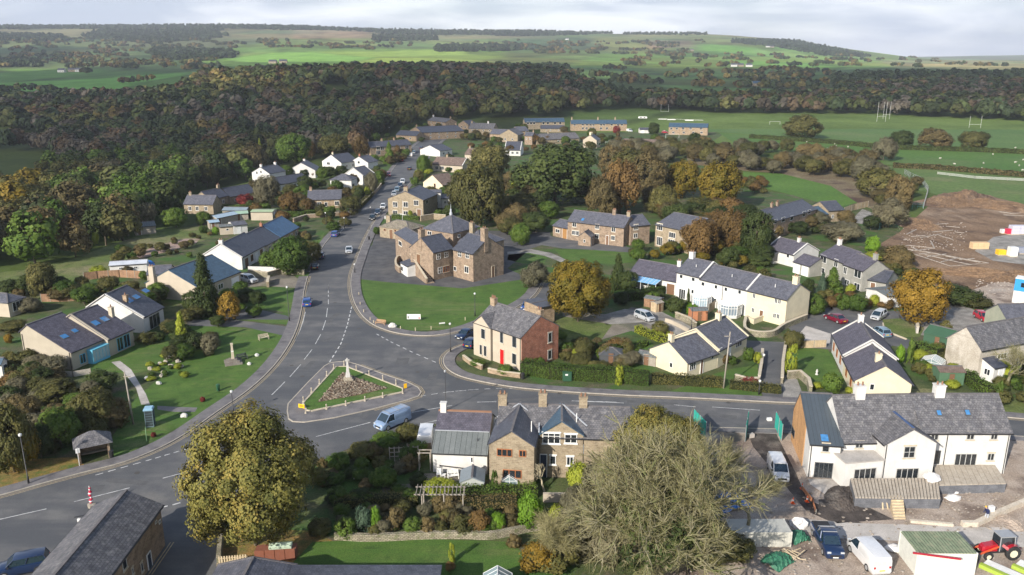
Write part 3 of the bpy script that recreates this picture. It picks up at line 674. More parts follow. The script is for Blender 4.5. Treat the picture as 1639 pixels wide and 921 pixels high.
    def sky(s,side,k,x0,y0,x1,y1):
        """skylight on roof plane: side 0 = front/left slope, 1 = back/right slope"""
        Wd=s.D if s.axis=='x' else s.L;rt=Wd*s.r
        (t0,z0),(t1,z1)=((0,s.eave),(rt,s.ridge)) if side==0 else ((rt,s.ridge),(Wd,s.e2))
        def hitp(x,y):
            lo,hi=0.,1.
            d=np.array(ray(k,x,y));O=-s.a;ox,oy=O@s.ex,O@s.ey;dx,dy=d[:2]@s.ex,d[:2]@s.ey
            kk=(z1-z0)/(t1-t0);ot,dt=(oy,dy) if s.axis=='x' else (ox,dx);ol,dl=(ox,dx) if s.axis=='x' else (oy,dy)
            t=(z0+.14+kk*(ot-t0)-(H-s.base))/(d[2]-kk*dt);return ot+dt*t,ol+dl*t
        xm,ym=(x0+x1)/2,(y0+y1)/2;t,l=hitp(xm,ym);pts=[hitp(x0,ym),hitp(x1,ym),hitp(xm,y0),hitp(xm,y1)]
        w_=max(abs(pts[0][1]-pts[1][1]),abs(pts[2][1]-pts[3][1]),.5)*.8;h_=max(abs(pts[0][0]-pts[1][0]),abs(pts[2][0]-pts[3][0]),.6)*.8
        w_,h_=min(w_,1.3),min(h_,1.3);kk=(z1-z0)/(t1-t0);t=min(max(t,min(t0,t1)+h_/2+.1),max(t0,t1)-h_/2-.1)
        def P3(tt,ll,dz):
            zz_=z0+kk*(tt-t0)+.14+dz;return (ll,tt,zz_) if s.axis=='x' else (tt,ll,zz_)
        def ring(e,dz):return [P3(t-h_/2-e,l-w_/2-e,dz),P3(t+h_/2+e,l-w_/2-e,dz),P3(t+h_/2+e,l+w_/2+e,dz),P3(t-h_/2-e,l+w_/2+e,dz)]
        o=MB().hexa(ring(.07,.0),ring(.07,.06)).build('skylight',dgrey,s.rf);MB().hexa(ring(-.02,.05),ring(-.02,.075)).build('pane',skyl,o);return o
    def pipe(s,wl,u,z=None):
        p,rz=s.place(wl,u,0);MB().tube([(0,-.08,0),(0,-.08,(z or s.eave)-.05)],.045,6).build('downpipe',black,s.o,loc=p,rz=rz)
RIDGE=NM('ridge_tile',(.11,.105,.11),(.15,.14,.14),2,.8,10,.2)
def merge(main,others,name=None):
    """several wings that form one building: their walls, roofs and windows become parts of the main object"""
    def M(o):return Matrix.Translation(o.location)@Matrix.Rotation(o.rotation_euler.z,4,'Z')
    mi=M(main).inverted()
    for o in others:
        T=mi@M(o)
        for c in list(o.children):
            ml=c.matrix_basis.copy();pi=c.matrix_parent_inverse.copy();c.parent=main;c.matrix_parent_inverse=T@pi
            if c.name.split('.')[0]=='wall' and name:pass
        bpy.data.objects.remove(o)
# ================================================================ SETTING
def inpoly(px,py,poly):
    r=np.zeros(px.shape,bool);n=len(poly)
    for i in range(n):
        x0,y0=poly[i];x1,y1=poly[(i+1)%n]
        c=((y0>py)!=(y1>py))&(px<(x1-x0)*(py-y0)/((y1-y0) if y1!=y0 else 1e-9)+x0);r^=c
    return r
# land cover of the far country: field, moor and clear-fell colours by parcel
MOOR=(.15,.15,.07);FELL=(.24,.18,.11);FGR=(.075,.15,.028);FBR=(.14,.25,.03);FDK=(.045,.075,.03);FOL=(.13,.16,.05);FPL=(.2,.22,.09)
LAND=[  # ground parcels as seen in the picture, converted to the terrain
 ([(-400,100),(2100,100),(2100,330),(-400,330)],(.07,.115,.03)),
 ([(-400,60),(2100,60),(2100,100),(-400,100)],(.12,.16,.045)),
 ([(-400,20),(1250,20),(1250,62),(-400,62)],(.13,.145,.07)),
 ([(-100,62),(420,62),(420,78),(-100,78)],(.09,.12,.055)),
 ([(330,95),(480,80),(800,78),(812,92),(690,104),(440,110),(330,103)],(.155,.24,.045)),
 ([(370,72),(600,66),(640,76),(560,80),(380,86)],(.13,.2,.05)),
 ([(560,72),(800,66),(830,76),(640,78)],(.15,.21,.06)),
 ([(470,46),(580,44),(600,60),(470,62)],FELL),
 ([(600,58),(760,58),(760,66),(600,66)],(.17,.19,.08)),
 ([(820,62),(930,60),(980,78),(820,82)],(.06,.1,.04)),
 ([(1020,62),(1105,62),(1105,76),(1040,78)],(.2,.15,.09)),
 ([(830,50),(1100,50),(1250,66),(1100,66),(900,60)],(.13,.18,.06)),
 ([(1120,72),(1280,72),(1330,100),(1140,100)],(.12,.22,.035)),
 ([(1200,78),(1430,84),(1500,104),(1350,112),(1200,104)],(.165,.245,.06)),
 ([(1400,96),(1700,99),(1700,112),(1440,110)],(.22,.22,.1)),
 ([(960,86),(1200,84),(1340,104),(1340,112),(900,108)],(.12,.2,.04)),
 ([(880,110),(1330,113),(1330,140),(880,126)],(.08,.14,.035)),
 ([(-300,110),(100,110),(300,118),(300,160),(-300,160)],(.085,.17,.03)),
 ([(-300,60),(110,58),(300,84),(300,112),(-300,110)],(.085,.125,.045)),
]
V=[];idx=np.arange(NR*NC).reshape(NR,NC)
XX=ss[None,:]*rr[:,None];YY=np.repeat((rr-100)[:,None],NC,1);ZZ=TZ.copy()
dd=np.sqrt(XX**2+YY**2);ZZ+=np.where(YY>700,np.sin(XX*.011+1)*np.sin(YY*.009)*np.clip((YY-700)/900,0,1)*1.8,0)
ZZ-=np.where(YY<420,.02,0)
pu=819.5+F*XX/np.maximum(YY*cp+(H-ZZ)*sp,5);pv=460.5+F*(-YY*sp+(H-ZZ)*cp)/np.maximum(YY*cp+(H-ZZ)*sp,5)
LC=np.zeros((NR,NC,3))+np.array((.075,.11,.03));msk=np.zeros((NR,NC),bool)
far=YY>420
for poly,c in LAND:
    ins=inpoly(pu,pv,poly)&far;LC[ins]=c
# patchwork of smaller fields
R_=np.random.default_rng(5);seeds=np.stack([R_.uniform(-6000,7000,900),R_.uniform(700,6500,900)],1);val=R_.normal(0,1,900);hue=R_.normal(0,1,900)
fx=XX[far]+60*np.sin(YY[far]*.006);fy=YY[far]*.75
best=np.full(fx.shape,1e12);bi=np.zeros(fx.shape,int);sec=np.full(fx.shape,1e12)
for k in range(900):
    d=(fx-seeds[k,0])**2+(fy-seeds[k,1]*.75)**2;u=d<best;sec=np.where(u,best,np.minimum(sec,d));best=np.where(u,d,best);bi=np.where(u,k,bi)
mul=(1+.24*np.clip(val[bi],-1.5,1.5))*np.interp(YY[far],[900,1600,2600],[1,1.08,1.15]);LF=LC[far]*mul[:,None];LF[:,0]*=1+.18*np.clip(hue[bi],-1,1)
moor=(pv[far]<62)&(val[bi]>.2);LF[moor]=LF[moor]*.5+np.array((.1,.08,.04));edge=(np.sqrt(sec)-np.sqrt(best))<11;LF[edge]*=.45
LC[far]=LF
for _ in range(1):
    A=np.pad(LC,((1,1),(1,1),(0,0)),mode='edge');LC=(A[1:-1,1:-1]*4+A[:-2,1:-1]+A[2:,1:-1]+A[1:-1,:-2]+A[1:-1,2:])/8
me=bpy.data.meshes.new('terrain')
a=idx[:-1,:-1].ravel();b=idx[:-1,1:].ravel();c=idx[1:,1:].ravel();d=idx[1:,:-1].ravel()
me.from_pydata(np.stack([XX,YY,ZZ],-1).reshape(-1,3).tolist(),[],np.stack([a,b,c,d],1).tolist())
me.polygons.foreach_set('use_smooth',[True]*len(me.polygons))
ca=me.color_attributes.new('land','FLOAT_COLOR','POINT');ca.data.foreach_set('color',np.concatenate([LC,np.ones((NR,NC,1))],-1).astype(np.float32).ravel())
tm,nt_,bs=_mat('countryside');at=nt_.nodes.new('ShaderNodeAttribute');at.attribute_name='land';v=coord(nt_,'Object')
col=mixn(nt_,1.0,at.outputs['Color'],mixn(nt_,noisen(nt_,v,.02,6,.65),(.75,.78,.72),(1.25,1.2,1.25)),'MULTIPLY')
col=mixn(nt_,1.0,col,mixn(nt_,noisen(nt_,v,.35,5,.7),(.8,.82,.8),(1.2,1.18,1.15)),'MULTIPLY')
nt_.links.new(col,bs.inputs['Base Color']);bs.inputs['Roughness'].default_value=.95;bs.inputs['Specular IOR Level'].default_value=.1
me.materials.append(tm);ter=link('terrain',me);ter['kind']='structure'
sheet('village_ground',[(0,-420,940),(0,-200,560),(0,-30,462),(0,30,452),(0,200,392),(0,330,352),(0,480,300),(0,600,262),(0,620,235),(0,690,196),(0,760,186),(0,1000,190),(0,1160,214),(0,1120,240),(0,1180,300),(0,1400,330),(0,1700,420),(0,2100,620),(0,2100,940)],garden,1)
sheet('rough_field',[(0,-300,470),(0,-60,442),(0,60,430),(0,150,402),(0,250,368),(0,330,362),(0,338,380),(0,300,396),(0,240,405),(0,190,432),(0,110,462),(0,60,478),(0,-100,500),(0,-300,520)],grass_r,2)
sheet('lawn',[(0,560,446),(0,620,452),(0,740,462),(0,850,446),(0,880,455),(0,860,475),(0,812,506),(0,780,512),(0,725,527),(0,660,530),(0,610,518),(0,590,502),(0,575,478)],grass,3)
for p in ([(3,700,215),(3,1074,330),(3,1150,400),(3,1100,470),(3,700,560)],):pass
# green by the cross and western lawns
sheet('lawn',[(0,190,560),(0,250,545),(0,300,520),(0,380,524),(0,452,533),(0,458,545),(0,430,580),(0,385,622),(0,330,662),(0,255,700),(0,200,728),(0,182,735),(0,180,700),(0,215,640),(0,262,600)],grass,3)
sheet('lawn',[(0,385,462),(0,420,460),(0,478,470),(0,470,502),(0,440,498),(0,380,488)],grass,3)
sheet('lawn',[(0,378,498),(0,465,510),(0,462,520),(0,380,512)],grass,3)
sheet('lawn',[(0,492,392),(0,520,372),(0,500,425),(0,490,450),(0,462,436),(0,455,424)],grass,3)
sheet('lawn',[(0,135,545),(0,200,545),(0,262,548),(0,250,590),(0,205,600),(0,150,590)],grass,2)
sheet('path',[(0,178,580),(0,192,578),(0,210,592),(0,234,632),(0,240,648),(0,226,648),(0,218,622),(0,198,596)],slab,4)
sheet('path',[(0,252,650),(0,285,652),(0,316,653),(0,312,660),(0,280,660),(0,252,656)],pave,5)
sheet('driveway',[(0,345,500),(0,380,488),(0,460,506),(0,465,512),(0,400,512),(0,350,512)],asph,4)
sheet('driveway',[(0,300,512),(0,380,513),(0,466,524),(0,456,538),(0,392,524),(0,300,522)],asph,4)
sheet('driveway',[(0,352,470),(0,370,448),(0,380,438),(0,440,434),(0,470,442),(0,486,452),(0,484,462),(0,420,458),(0,384,462)],gravel_br,4)
sheet('verge_of_leaves',[(0,-300,830),(0,-40,810),(0,-40,745),(0,60,735),(0,120,732),(0,136,745),(0,132,752),(0,60,772),(0,0,792),(0,-300,870)],leafl,3)
# eastern village ground
sheet('lawn',[(0,815,402),(0,850,402),(0,876,412),(0,870,424),(0,835,422),(0,812,416)],grass,3)
sheet('lawn',[(0,888,400),(0,960,400),(0,1020,404),(0,1040,412),(0,990,424),(0,905,418)],grass,3)
sheet('car_park',[(0,596,392),(0,600,372),(0,640,366),(0,880,372),(0,884,388),(0,850,398),(0,812,430),(0,846,446),(0,740,462),(0,620,452),(0,566,446),(0,574,410)],asph_dk,3)
sheet('yard',[(0,862,392),(0,872,376),(0,890,380),(0,1000,394),(0,1030,406),(0,940,400),(0,900,398)],asph,4)
sheet('lane',[(0,812,403),(0,850,399),(0,884,406),(0,906,416),(0,898,420),(0,872,410),(0,846,405),(0,812,408)],gravel,5)
sheet('yard',[(0,905,540),(0,900,500),(0,930,500),(0,990,505),(0,1010,492),(0,1040,496),(0,1110,520),(0,1120,540),(0,1040,540),(0,1010,530),(0,960,545)],gravel_br,3)
sheet('lawn',[(0,890,505),(0,980,520),(0,960,548),(0,900,560),(0,885,540)],grass_r,4)
sheet('lane',[(0,955,507),(0,1000,495),(0,1060,500),(0,1120,530),(0,1122,545),(0,1080,535),(0,1030,516),(0,970,520)],gravel,4)
# lane between the houses
sheet('lane',[(0,1222,640),(0,1216,610),(0,1214,585),(0,1200,565),(0,1190,545),(0,1255,548),(0,1275,520),(0,1300,500),(0,1330,498),(0,1360,508),(0,1440,520),(0,1430,535),(0,1500,560),(0,1470,562),(0,1400,548),(0,1330,535),(0,1262,560),(0,1252,600),(0,1258,640)],asph,4)
sheet('lane',[(0,1275,540),(0,1262,525),(0,1300,500),(0,1330,492),(0,1420,498),(0,1460,498),(0,1500,505),(0,1480,520),(0,1430,520),(0,1440,545),(0,1420,560),(0,1330,560),(0,1280,555)],asph,5)
sheet('car_park',[(0,1455,515),(0,1490,490),(0,1520,480),(0,1580,505),(0,1640,540),(0,1700,560),(0,1640,570),(0,1540,545),(0,1460,535)],gravel,4)
sheet('driveway',[(0,1268,548),(0,1290,522),(0,1330,535),(0,1328,552),(0,1290,545)],slab,6)
sheet('driveway',[(0,1252,645),(0,1256,600),(0,1276,608),(0,1290,645)],gravel,5)
sheet('lawn',[(0,1272,556),(0,1325,560),(0,1345,600),(0,1330,625),(0,1290,612),(0,1262,590)],grass,4)
sheet('lawn',[(0,1412,512),(0,1440,510),(0,1480,525),(0,1472,540),(0,1440,540),(0,1418,528)],grass_r,6)
sheet('lawn',[(0,1140,600),(0,1175,590),(0,1212,585),(0,1216,615),(0,1180,612)],grass,4)
sheet('lawn',[(0,1165,610),(0,1215,620),(0,1220,637),(0,1060,632),(0,1090,620)],grass,4)
sheet('lawn',[(0,1000,555),(0,1040,545),(0,1050,560),(0,1030,575),(0,1005,572)],grass,4)
sheet('verge',[(0,1258,628),(0,1330,632),(0,1480,622),(0,1640,640),(0,1900,690),(0,1900,720),(0,1640,668),(0,1240,640)],grass_r,3)
# playing fields and pastures
sheet('playing_field',[(0,940,184),(0,1000,176),(0,1150,186),(0,1400,184),(0,1640,200),(0,2000,232),(0,2300,262),(0,1640,244),(0,1300,222),(0,1150,212),(0,950,206)],NM('playing_field_grass',(.055,.12,.024),(.085,.15,.035),.02,.95,.5,.25,0,big=((.11,.15,.05),.012,.5,.7)),4)
sheet('pasture',[(0,1150,213),(0,1300,224),(0,1640,246),(0,2300,268),(0,2300,340),(0,1640,277),(0,1420,264),(0,1250,236),(0,1180,232)],NM('pasture_grass',(.05,.12,.018),(.075,.15,.025),.015,.95,.5,.25,0,big=((.1,.14,.045),.02,.5,.7)),5)
sheet('pasture',[(0,1418,266),(0,1640,280),(0,2200,340),(0,2200,420),(0,1640,330),(0,1500,312),(0,1450,300)],NM('paddock_grass',(.07,.125,.03),(.1,.155,.04),.02,.95,.6,.3,0,big=((.15,.16,.07),.03,.5,.7)),6)
sheet('meadow',[(0,1180,276),(0,1250,278),(0,1330,298),(0,1372,325),(0,1340,332),(0,1250,308),(0,1180,292)],NM('bright_meadow',(.055,.125,.016),(.085,.165,.025),.03,.95,.8,.25,0),4)
sheet('heath',[(0,1100,248),(0,1300,262),(0,1440,282),(0,1450,320),(0,1420,345),(0,1370,325),(0,1330,298),(0,1250,278),(0,1170,272),(0,1100,262)],bracken,3)
sheet('track',[(0,1360,355),(0,1380,335),(0,1400,342),(0,1385,360)],gravel,5)
# building site on the right
sheet('building_site',[(0,1410,390),(0,1440,372),(0,1500,318),(0,1560,308),(0,1640,328),(0,2100,430),(0,2100,560),(0,1640,512),(0,1590,490),(0,1540,475),(0,1490,455),(0,1420,425),(0,1405,405)],dirt,7)
sheet('hardstanding',[(0,1560,402),(0,1590,380),(0,1640,372),(0,1800,400),(0,1800,430),(0,1640,424),(0,1590,418)],gravel,8)
sheet('rubble_ground',[(0,1540,470),(0,1600,450),(0,1660,462),(0,1760,500),(0,1640,510),(0,1580,485)],sitemud,8)
sheet('rubble_strip',[(3,520,340),(3,640,290),(3,760,262),(3,820,262),(3,800,282),(3,700,310),(3,560,348)],rubble,3)
sheet('building_site',[(0,1110,690),(0,1195,688),(0,1260,692),(0,1640,705),(0,2000,760),(0,2100,1000),(0,1000,1000),(0,1080,860),(0,1150,800),(0,1120,740)],sitemud,3)
sheet('mud_patch',[(0,1196,690),(0,1240,690),(0,1275,760),(0,1292,800),(0,1380,838),(0,1330,836),(0,1290,818),(0,1250,770),(0,1205,715)],mud_dk,4)
sheet('mud_patch',[(0,1310,800),(0,1360,798),(0,1410,822),(0,1430,832),(0,1340,838),(0,1312,822)],mud_dk,5)
sheet('concrete_road',[(0,1270,830),(0,1370,838),(0,1640,846),(0,1900,860),(0,1900,890),(0,1560,872),(0,1340,862),(0,1285,850)],slab,5)
sheet('concrete_pad',[(12,440,480),(12,575,480),(12,620,530),(12,590,555),(12,520,552),(12,450,505)],slab,6)
# gardens near the terrace
sheet('lawn',[(0,500,868),(0,640,862),(0,820,868),(0,836,885),(0,832,960),(0,480,960),(0,470,900)],grass,3)
sheet('lawn',[(0,530,765),(0,560,745),(0,600,740),(0,620,765),(0,600,795),(0,560,808),(0,530,800)],grass,3)
sheet('patio',[(26,545,545),(26,820,540),(26,830,600),(26,600,610),(26,520,585)],gravel_br,4)
sheet('patio',[(26,240,640),(26,440,620),(26,460,680),(26,360,735),(26,240,730)],gravel_br,4)
sheet('fallen_leaf_ground',[(0,355,845),(0,500,850),(0,560,880),(0,480,900),(0,470,930),(0,352,930)],leafl,2)
west=[(0,-420,905),(0,-120,825),(0,0,795),(0,60,778),(0,130,759),(0,200,741),(0,255,719),(0,300,694),(0,350,659),(0,400,624),(0,438,588),(0,463,553),(0,477,522),(0,484,490),(0,488,462),(0,496,436),(0,511,405),(0,525,385),(0,540,368),(0,556,348),(0,577,326),(0,600,306),(0,620,284),(0,636,262),(0,660,236),(0,692,214),(0,716,204),(0,735,198)]
eastb=[(0,752,200),(0,728,212),(0,702,230),(0,676,262),(0,660,288),(0,636,316),(0,616,336),(0,602,352),(0,592,368),(0,580,392),(0,570,418),(0,562,442),(0,562,468),(0,570,492),(0,585,512),(0,608,526),(0,645,536),(0,695,538),(0,745,528),(0,800,506),(0,850,478),(0,868,452)]
eastc=[(0,905,458),(0,870,490),(0,812,520),(0,770,545),(0,738,554),(0,718,564),(0,709,576),(0,714,590),(0,735,603),(0,775,613),(0,830,622),(0,900,628),(0,1000,634),(0,1100,638),(0,1240,645),(0,1400,652),(0,1640,672),(0,2000,705)]
south=[(0,2000,738),(0,1640,700),(0,1400,692),(0,1245,688),(0,1100,684),(0,1000,680),(0,900,674),(0,820,670),(0,740,674),(0,672,684),(0,602,702),(0,530,731),(0,470,760),(0,395,795),(0,345,816)]
side=[(0,352,830),(0,352,860),(0,345,930),(0,335,990),(0,-420,990)]
wl=smooth_line(W(west));eb=smooth_line(W(eastb));ec=smooth_line(W(eastc));sl_=smooth_line(W(south));sd_=W(side)
def tri_fill(name,loop,mat,z,holes=()):
    import mathutils.geometry as mg
    polys=[[Vector((x,y,0)) for x,y in loop]];tri=mg.tessellate_polygon(polys)
    me=bpy.data.meshes.new(name);me.from_pydata([(x,y,z) for x,y in loop],[],[tuple(t) for t in tri]);me.validate();setuv(me);me.materials.append(mat)
    o=link(name,me);o['kind']='structure';return o
tri_fill('road',wl+eb+ec+sl_+sd_,asph,.054)
MK=.062
# pavements with kerbs
def pavement(line,d,h=.11,kerb=True,yel=True,name='pavement',mat=None):
    s=1 if d>0 else -1;m=MB();wallrib(m,line,s*.14,d,-.05,h+.03);o=m.build(name,mat or pave);o['kind']='structure'
    k=MB();wallrib(k,line,0,s*.135,-.05,h+.045);o=k.build('kerb',kerbm);o['kind']='structure'
    if yel:
        y=MB();ribbon(y,line,-s*.22,-s*.32,MK);ribbon(y,line,-s*.5,-s*.6,MK);o=y.build('road_marking',yellowm);o['kind']='structure'
pavement(wl[:60],2.);pavement(wl[60:],1.6,yel=False);pavement(eb[26:],2.1);pavement(eb[:27],1.6,yel=False);pavement(ec[10:],1.9);pavement(sl_[:32],1.3,yel=False)
# island
isl=W([(24,75,600),(24,260,400),(24,430,230),(24,480,200),(24,560,188),(24,660,190),(24,760,220),(24,1000,310),(24,1240,390),(24,1340,440),(24,1372,485),(24,1345,525),(24,1240,560),(24,900,650),(24,520,735),(24,230,778),(24,120,772),(24,80,745),(24,68,670)])
isl=isl[::-1]
m=MB();m.prism(isl,-.02,.13);o=m.build('traffic_island',pave);o['kind']='structure'
k=MB();lp=isl+[isl[0]];wallrib(k,lp,0,-.16,-.03,.16) ;o=k.build('kerb',kerbm);o['kind']='structure'
y=MB();ribbon(y,lp[5:13],-.3,-.4,MK);ribbon(y,lp[5:13],-.55,-.65,MK);o=y.build('road_marking',yellowm);o['kind']='structure'
igl=W([(24,215,600),(24,540,240),(24,640,238),(24,1195,455),(24,1190,490),(24,300,675),(24,250,670)])
m=MB();m.prism(igl[::-1],.12,.2);o=m.build('island_lawn',grass);o['kind']='structure'
k=MB();lp=igl+[igl[0]];wallrib(k,lp,-.12,.12,.1,.27);o=k.build('edging',stonetrim);o['kind']='structure'
bed=W([(24,360,590),(24,600,300),(24,690,330),(24,1040,455),(24,760,520)])
m=MB();m.prism(bed[::-1],.18,.235);o=m.build('flower_bed_soil',soil);o['kind']='structure'
# rockery plants: countless clumps in the bed
R=random.Random(3);pts=[]
bx=[p[0] for p in bed];by=[p[1] for p in bed]
C=[];S=[]
rb=MB()
for _ in range(900):
    x,y=R.uniform(min(bx),max(bx)),R.uniform(min(by),max(by))
    if inpoly(np.array([x]),np.array([y]),bed)[0]:rb.blob((x,y,.26),(R.uniform(.1,.24),R.uniform(.1,.22),R.uniform(.07,.16)),R.random(),6,4,.3)
o=rb.build('bedding_plants',NM('dried_flower_heads',(.07,.055,.04),(.3,.25,.19),4,.95,9,.4));tag(o,'dry brown bedding plants filling the triangular bed round the memorial','flower bed',kind='stuff')
# road markings
wm_=MB()
def seg(k,a,b,w=.12):
    p=Vector(G(k,*a));q_=Vector(G(k,*b));d=(q_-p).normalized();n=Vector((-d.y,d.x))*w/2
    wm_.poly([(p.x-n.x,p.y-n.y,MK),(q_.x-n.x,q_.y-n.y,MK),(q_.x+n.x,q_.y+n.y,MK),(p.x+n.x,p.y+n.y,MK)])
for a,b in [((419,48),(419,85)),((419,103),(419,137)),((415,155),(410,197)),((407,212),(392,256)),((384,276),(359,321)),((344,346),(308,392)),((292,415),(242,472)),((219,495),(158,556)),((328,35),(318,102)),((313,173),(303,215)),((303,215),(288,258)),((288,258),(266,305)),((362,748),(613,682)),((805,636),(990,604)),((850,688),(943,668))]:seg(8,a,b)
import itertools
def dashes(k,pts,n,duty=.6,w=.18):
    for i in range(n):
        t0=i/n;t1=(i+duty)/n
        def at(t):
            s_=t*(len(pts)-1);j=min(int(s_),len(pts)-2);f=s_-j;return (pts[j][0]+(pts[j+1][0]-pts[j][0])*f,pts[j][1]+(pts[j+1][1]-pts[j][1])*f)
        seg(k,at(t0),at(t1),w)
dashes(8,[(527,148),(507,232),(478,318),(420,412)],14)
dashes(8,[(642,275),(713,314),(813,362),(932,413)],10,.5)
dashes(8,[(838,562),(975,541),(1120,528)],5,.55,.12)
dashes(9,[(50,763),(193,749),(327,744),(490,742)],7,.5,.12)
seg(9,(195,812),(290,810));seg(9,(690,806),(880,812));seg(14,(330,122),(570,132));seg(14,(800,140),(900,150));seg(14,(975,150),(1195,165))
dashes(7,[(770,405),(600,455),(370,520)],9,.6,.14)
seg(7,(665,527),(748,505));seg(7,(303,623),(530,566));seg(7,(0,695),(190,652));seg(7,(655,648),(685,640),.2);seg(7,(705,636),(737,627),.2)
seg(4,(503,592),(533,562));seg(4,(350,833),(338,905));seg(4,(447,850),(447,878));seg(4,(447,898),(447,920));seg(4,(640,585),(660,555));seg(4,(655,490),(657,515))
o=wm_.build('road_marking',whitem);o['kind']='structure'
y=MB();l=W([(20,800,560),(20,915,390)]);ribbon(y,l,0,.12,MK);ribbon(y,l,.3,.42,MK);l=W([(20,1137,500),(20,1135,561)]);ribbon(y,l,0,.12,MK)
o=y.build('road_marking',yellowm);o['kind']='structure'
# bitumen repairs, ironwork in the road
pm_=MB()
for k,x,yy_,w_,l_ in ((8,330,520,1.2,5),(8,480,330,1.5,3),(8,600,620,1,6),(8,760,400,2,3),(7,520,540,1,5),(8,440,200,1.,6),(9,420,800,1.,8),(14,1000,190,1.2,5),(8,330,420,.9,4),(8,420,300,1.1,2.5),(8,560,520,1.6,2),(8,900,470,1.3,3),(7,820,620,1.2,4),(7,380,570,1.5,2.2),(9,230,760,1,5),(4,500,700,1.2,5),(4,620,560,1,4),(8,480,620,2.2,1.4),(14,700,130,.9,7)):
    X,Y=G(k,x,yy_);a=R.uniform(-.4,.4)+(1.2 if k==8 else 0);c_,s_=math.cos(a),math.sin(a)
    pm_.poly([(X+dx*c_-dy*s_,Y+dx*s_+dy*c_,MK-.004) for dx,dy in ((-l_/2,-w_/2),(l_/2,-w_/2),(l_/2,w_/2),(-l_/2,w_/2))])
o=pm_.build('road_patch',NM('asphalt_repair',(.085,.087,.09),(.11,.11,.112),1,.85,14,.2));o['kind']='structure'
dr=MB()
for k,x,yy_ in ((8,300,470),(8,560,250),(8,390,650),(8,700,640),(7,560,505),(8,830,450),(9,100,700),(9,600,770),(8,450,130),(8,250,420),(14,1050,130)):
    X,Y=G(k,x,yy_);dr.cyl(X,Y,MK,MK+.006,.33,n=12)
o=dr.build('manhole_cover',PM('cast_iron',(.06,.055,.05),.7));o['kind']='structure'
# ================================================================ BUILDINGS
HS=House
def Hr(name,label,A,B,rp,back,eave,ridge,wall,roof,**k):
    """long house given its front eave line (A,B at eave height) and one point of its ridge"""
    a=np.array(G(*A));b=np.array(G(*B));c=np.array(G(*rp));ex=(b-a)/np.linalg.norm(b-a);ey=np.array([-ex[1],ex[0]])
    df=float((c-a)@ey);D=df+back;kk=(ridge-eave)/df;e2=ridge-kk*back
    return HS(name,label,A,B,D,eave,ridge,'x',wall,roof,r=df/D,eave2=max(e2,2.),**k)
# --- bungalows on the left bank
h=HS('bungalow','cream bungalow with purple slate roof and a bright blue glazed porch',None,(3,300,800),(3,432,742),5.3,6.5,'y',cream_d,slate_p,.17,2.9,width=9.4,fromR=True,gov=.15);L1=h
h.win('R',3,326,732,351,772,2,framebl);h.sky(1,3,240,650,288,674);h.sky(1,3,288,628,325,650);h.pipe('F',h.L-.2,2.9);h.pipe('F',.3,5)
u,z,w_,hh=h.rect('R',3,358,705,430,775)
p=MB()
for i in range(6):p.box(.0,u-1.7+i*.66,0,1.1,u-1.64+i*.66,2.2) if i in(0,5) else p.box(1.04,u-1.7+i*.66,0,1.1,u-1.64+i*.66,2.2)
p.box(0,u-1.72,0,1.12,u+1.66,.35).box(0,u-1.74,2.2,1.18,u+1.68,2.32)
b=p.build('porch',framebl,h.o,loc=(h.L,0,0));MB().box(.02,u-1.66,.35,1.06,u+1.6,2.19).build('pane',glass_l,b)
h=HS('bungalow','pale bungalow wing with creeper on its gable and paired skylights by a stub chimney',None,(3,450,745),(3,552,698),4.6,6.4,'y',cream_d,slate_p,.3,2.9,width=9.4,fromR=True,gov=.15)
h.win('R',3,478,665,504,720,2,framebl);h.win('R',3,505,652,532,706,2,framebl);h.sky(1,3,372,592,412,622);h.sky(1,3,410,576,448,606);h.chim(3,456,540,.7,.6,'x',h.L*.62,stonetrim,1);h.verge(cream_d,(0,),.25)
h=HS('bungalow','white gabled bungalow with dark slate roof, three skylights and tall front glazing',None,(3,594,648),(3,674,604),4.2,6.6,'y',white,slate_d,.36,2.9,width=10.4,fromR=True,gov=.15)
h.win('R',3,610,570,655,625,3,framegr);h.sky(1,3,512,500,548,530);h.sky(1,3,540,486,578,514);h.sky(1,3,580,462,614,488);h.chim(3,512,492,.7,.6,'x',h.L*.62,stone,1);h.verge(white,(0,),.3)
h=HS('bungalow','cream gabled bungalow with blue-green roof and chimney stack built against its gable',(3,603,500),(3,818,522),(3,957,448),2.9,6.0,'y',cream_p,slate_b,.47,group=None,verge=None)
h.chimm(2.2,-.35,6.6,1.1,.7,cream_p,2);h.doorm('R',h.D*.86,2.4,2.1,whitedoor,name='garage_door');h.winm('R',h.D*.5,1.5,1.6,1.1,2)
h=HS('garage','low slate roofed outbuilding behind the cream gable with the chimney',(3,606,455),(3,700,450),5.5,2.4,3.6,'x',cream_p,slate,.5,over=.15)
# slate / white / blue row
a=np.array(G(18,640,838));d=np.array(G(18,835,628,2.9))-np.array(G(18,650,728,2.9));l5=np.linalg.norm(d);d=d/l5
d2=np.linalg.norm(np.array(G(18,945,555,2.9))-np.array(G(18,835,625,2.9)));d3=np.linalg.norm(np.array(G(18,1125,468,2.9))-np.array(G(18,960,548,2.9)))
p0=np.array(G(18,648,728,2.9))
h=HS('bungalow','dark slate bungalow with white gable and red brick quoins, middle of the descending row',None,tuple(p0),tuple(p0+d*l5),2.9,5.8,'y',white,slate_d,.5,width=9.5,fromR=True,gov=.12,gut=True)
h.verge(white,(0,),.3);h.doorm('R',h.D*.18,1.9,2.2,browndoor);h.winm('R',h.D*.42,1.5,1.3,1.5,2,framebr);h.doorm('R',h.D*.62,1.2,2.1,whitedoor);h.winm('R',h.D*.85,1.5,1.4,1.6,2,framebr)
h.chimm(h.L*.5,.4,6.7,.9,.6,white,2)
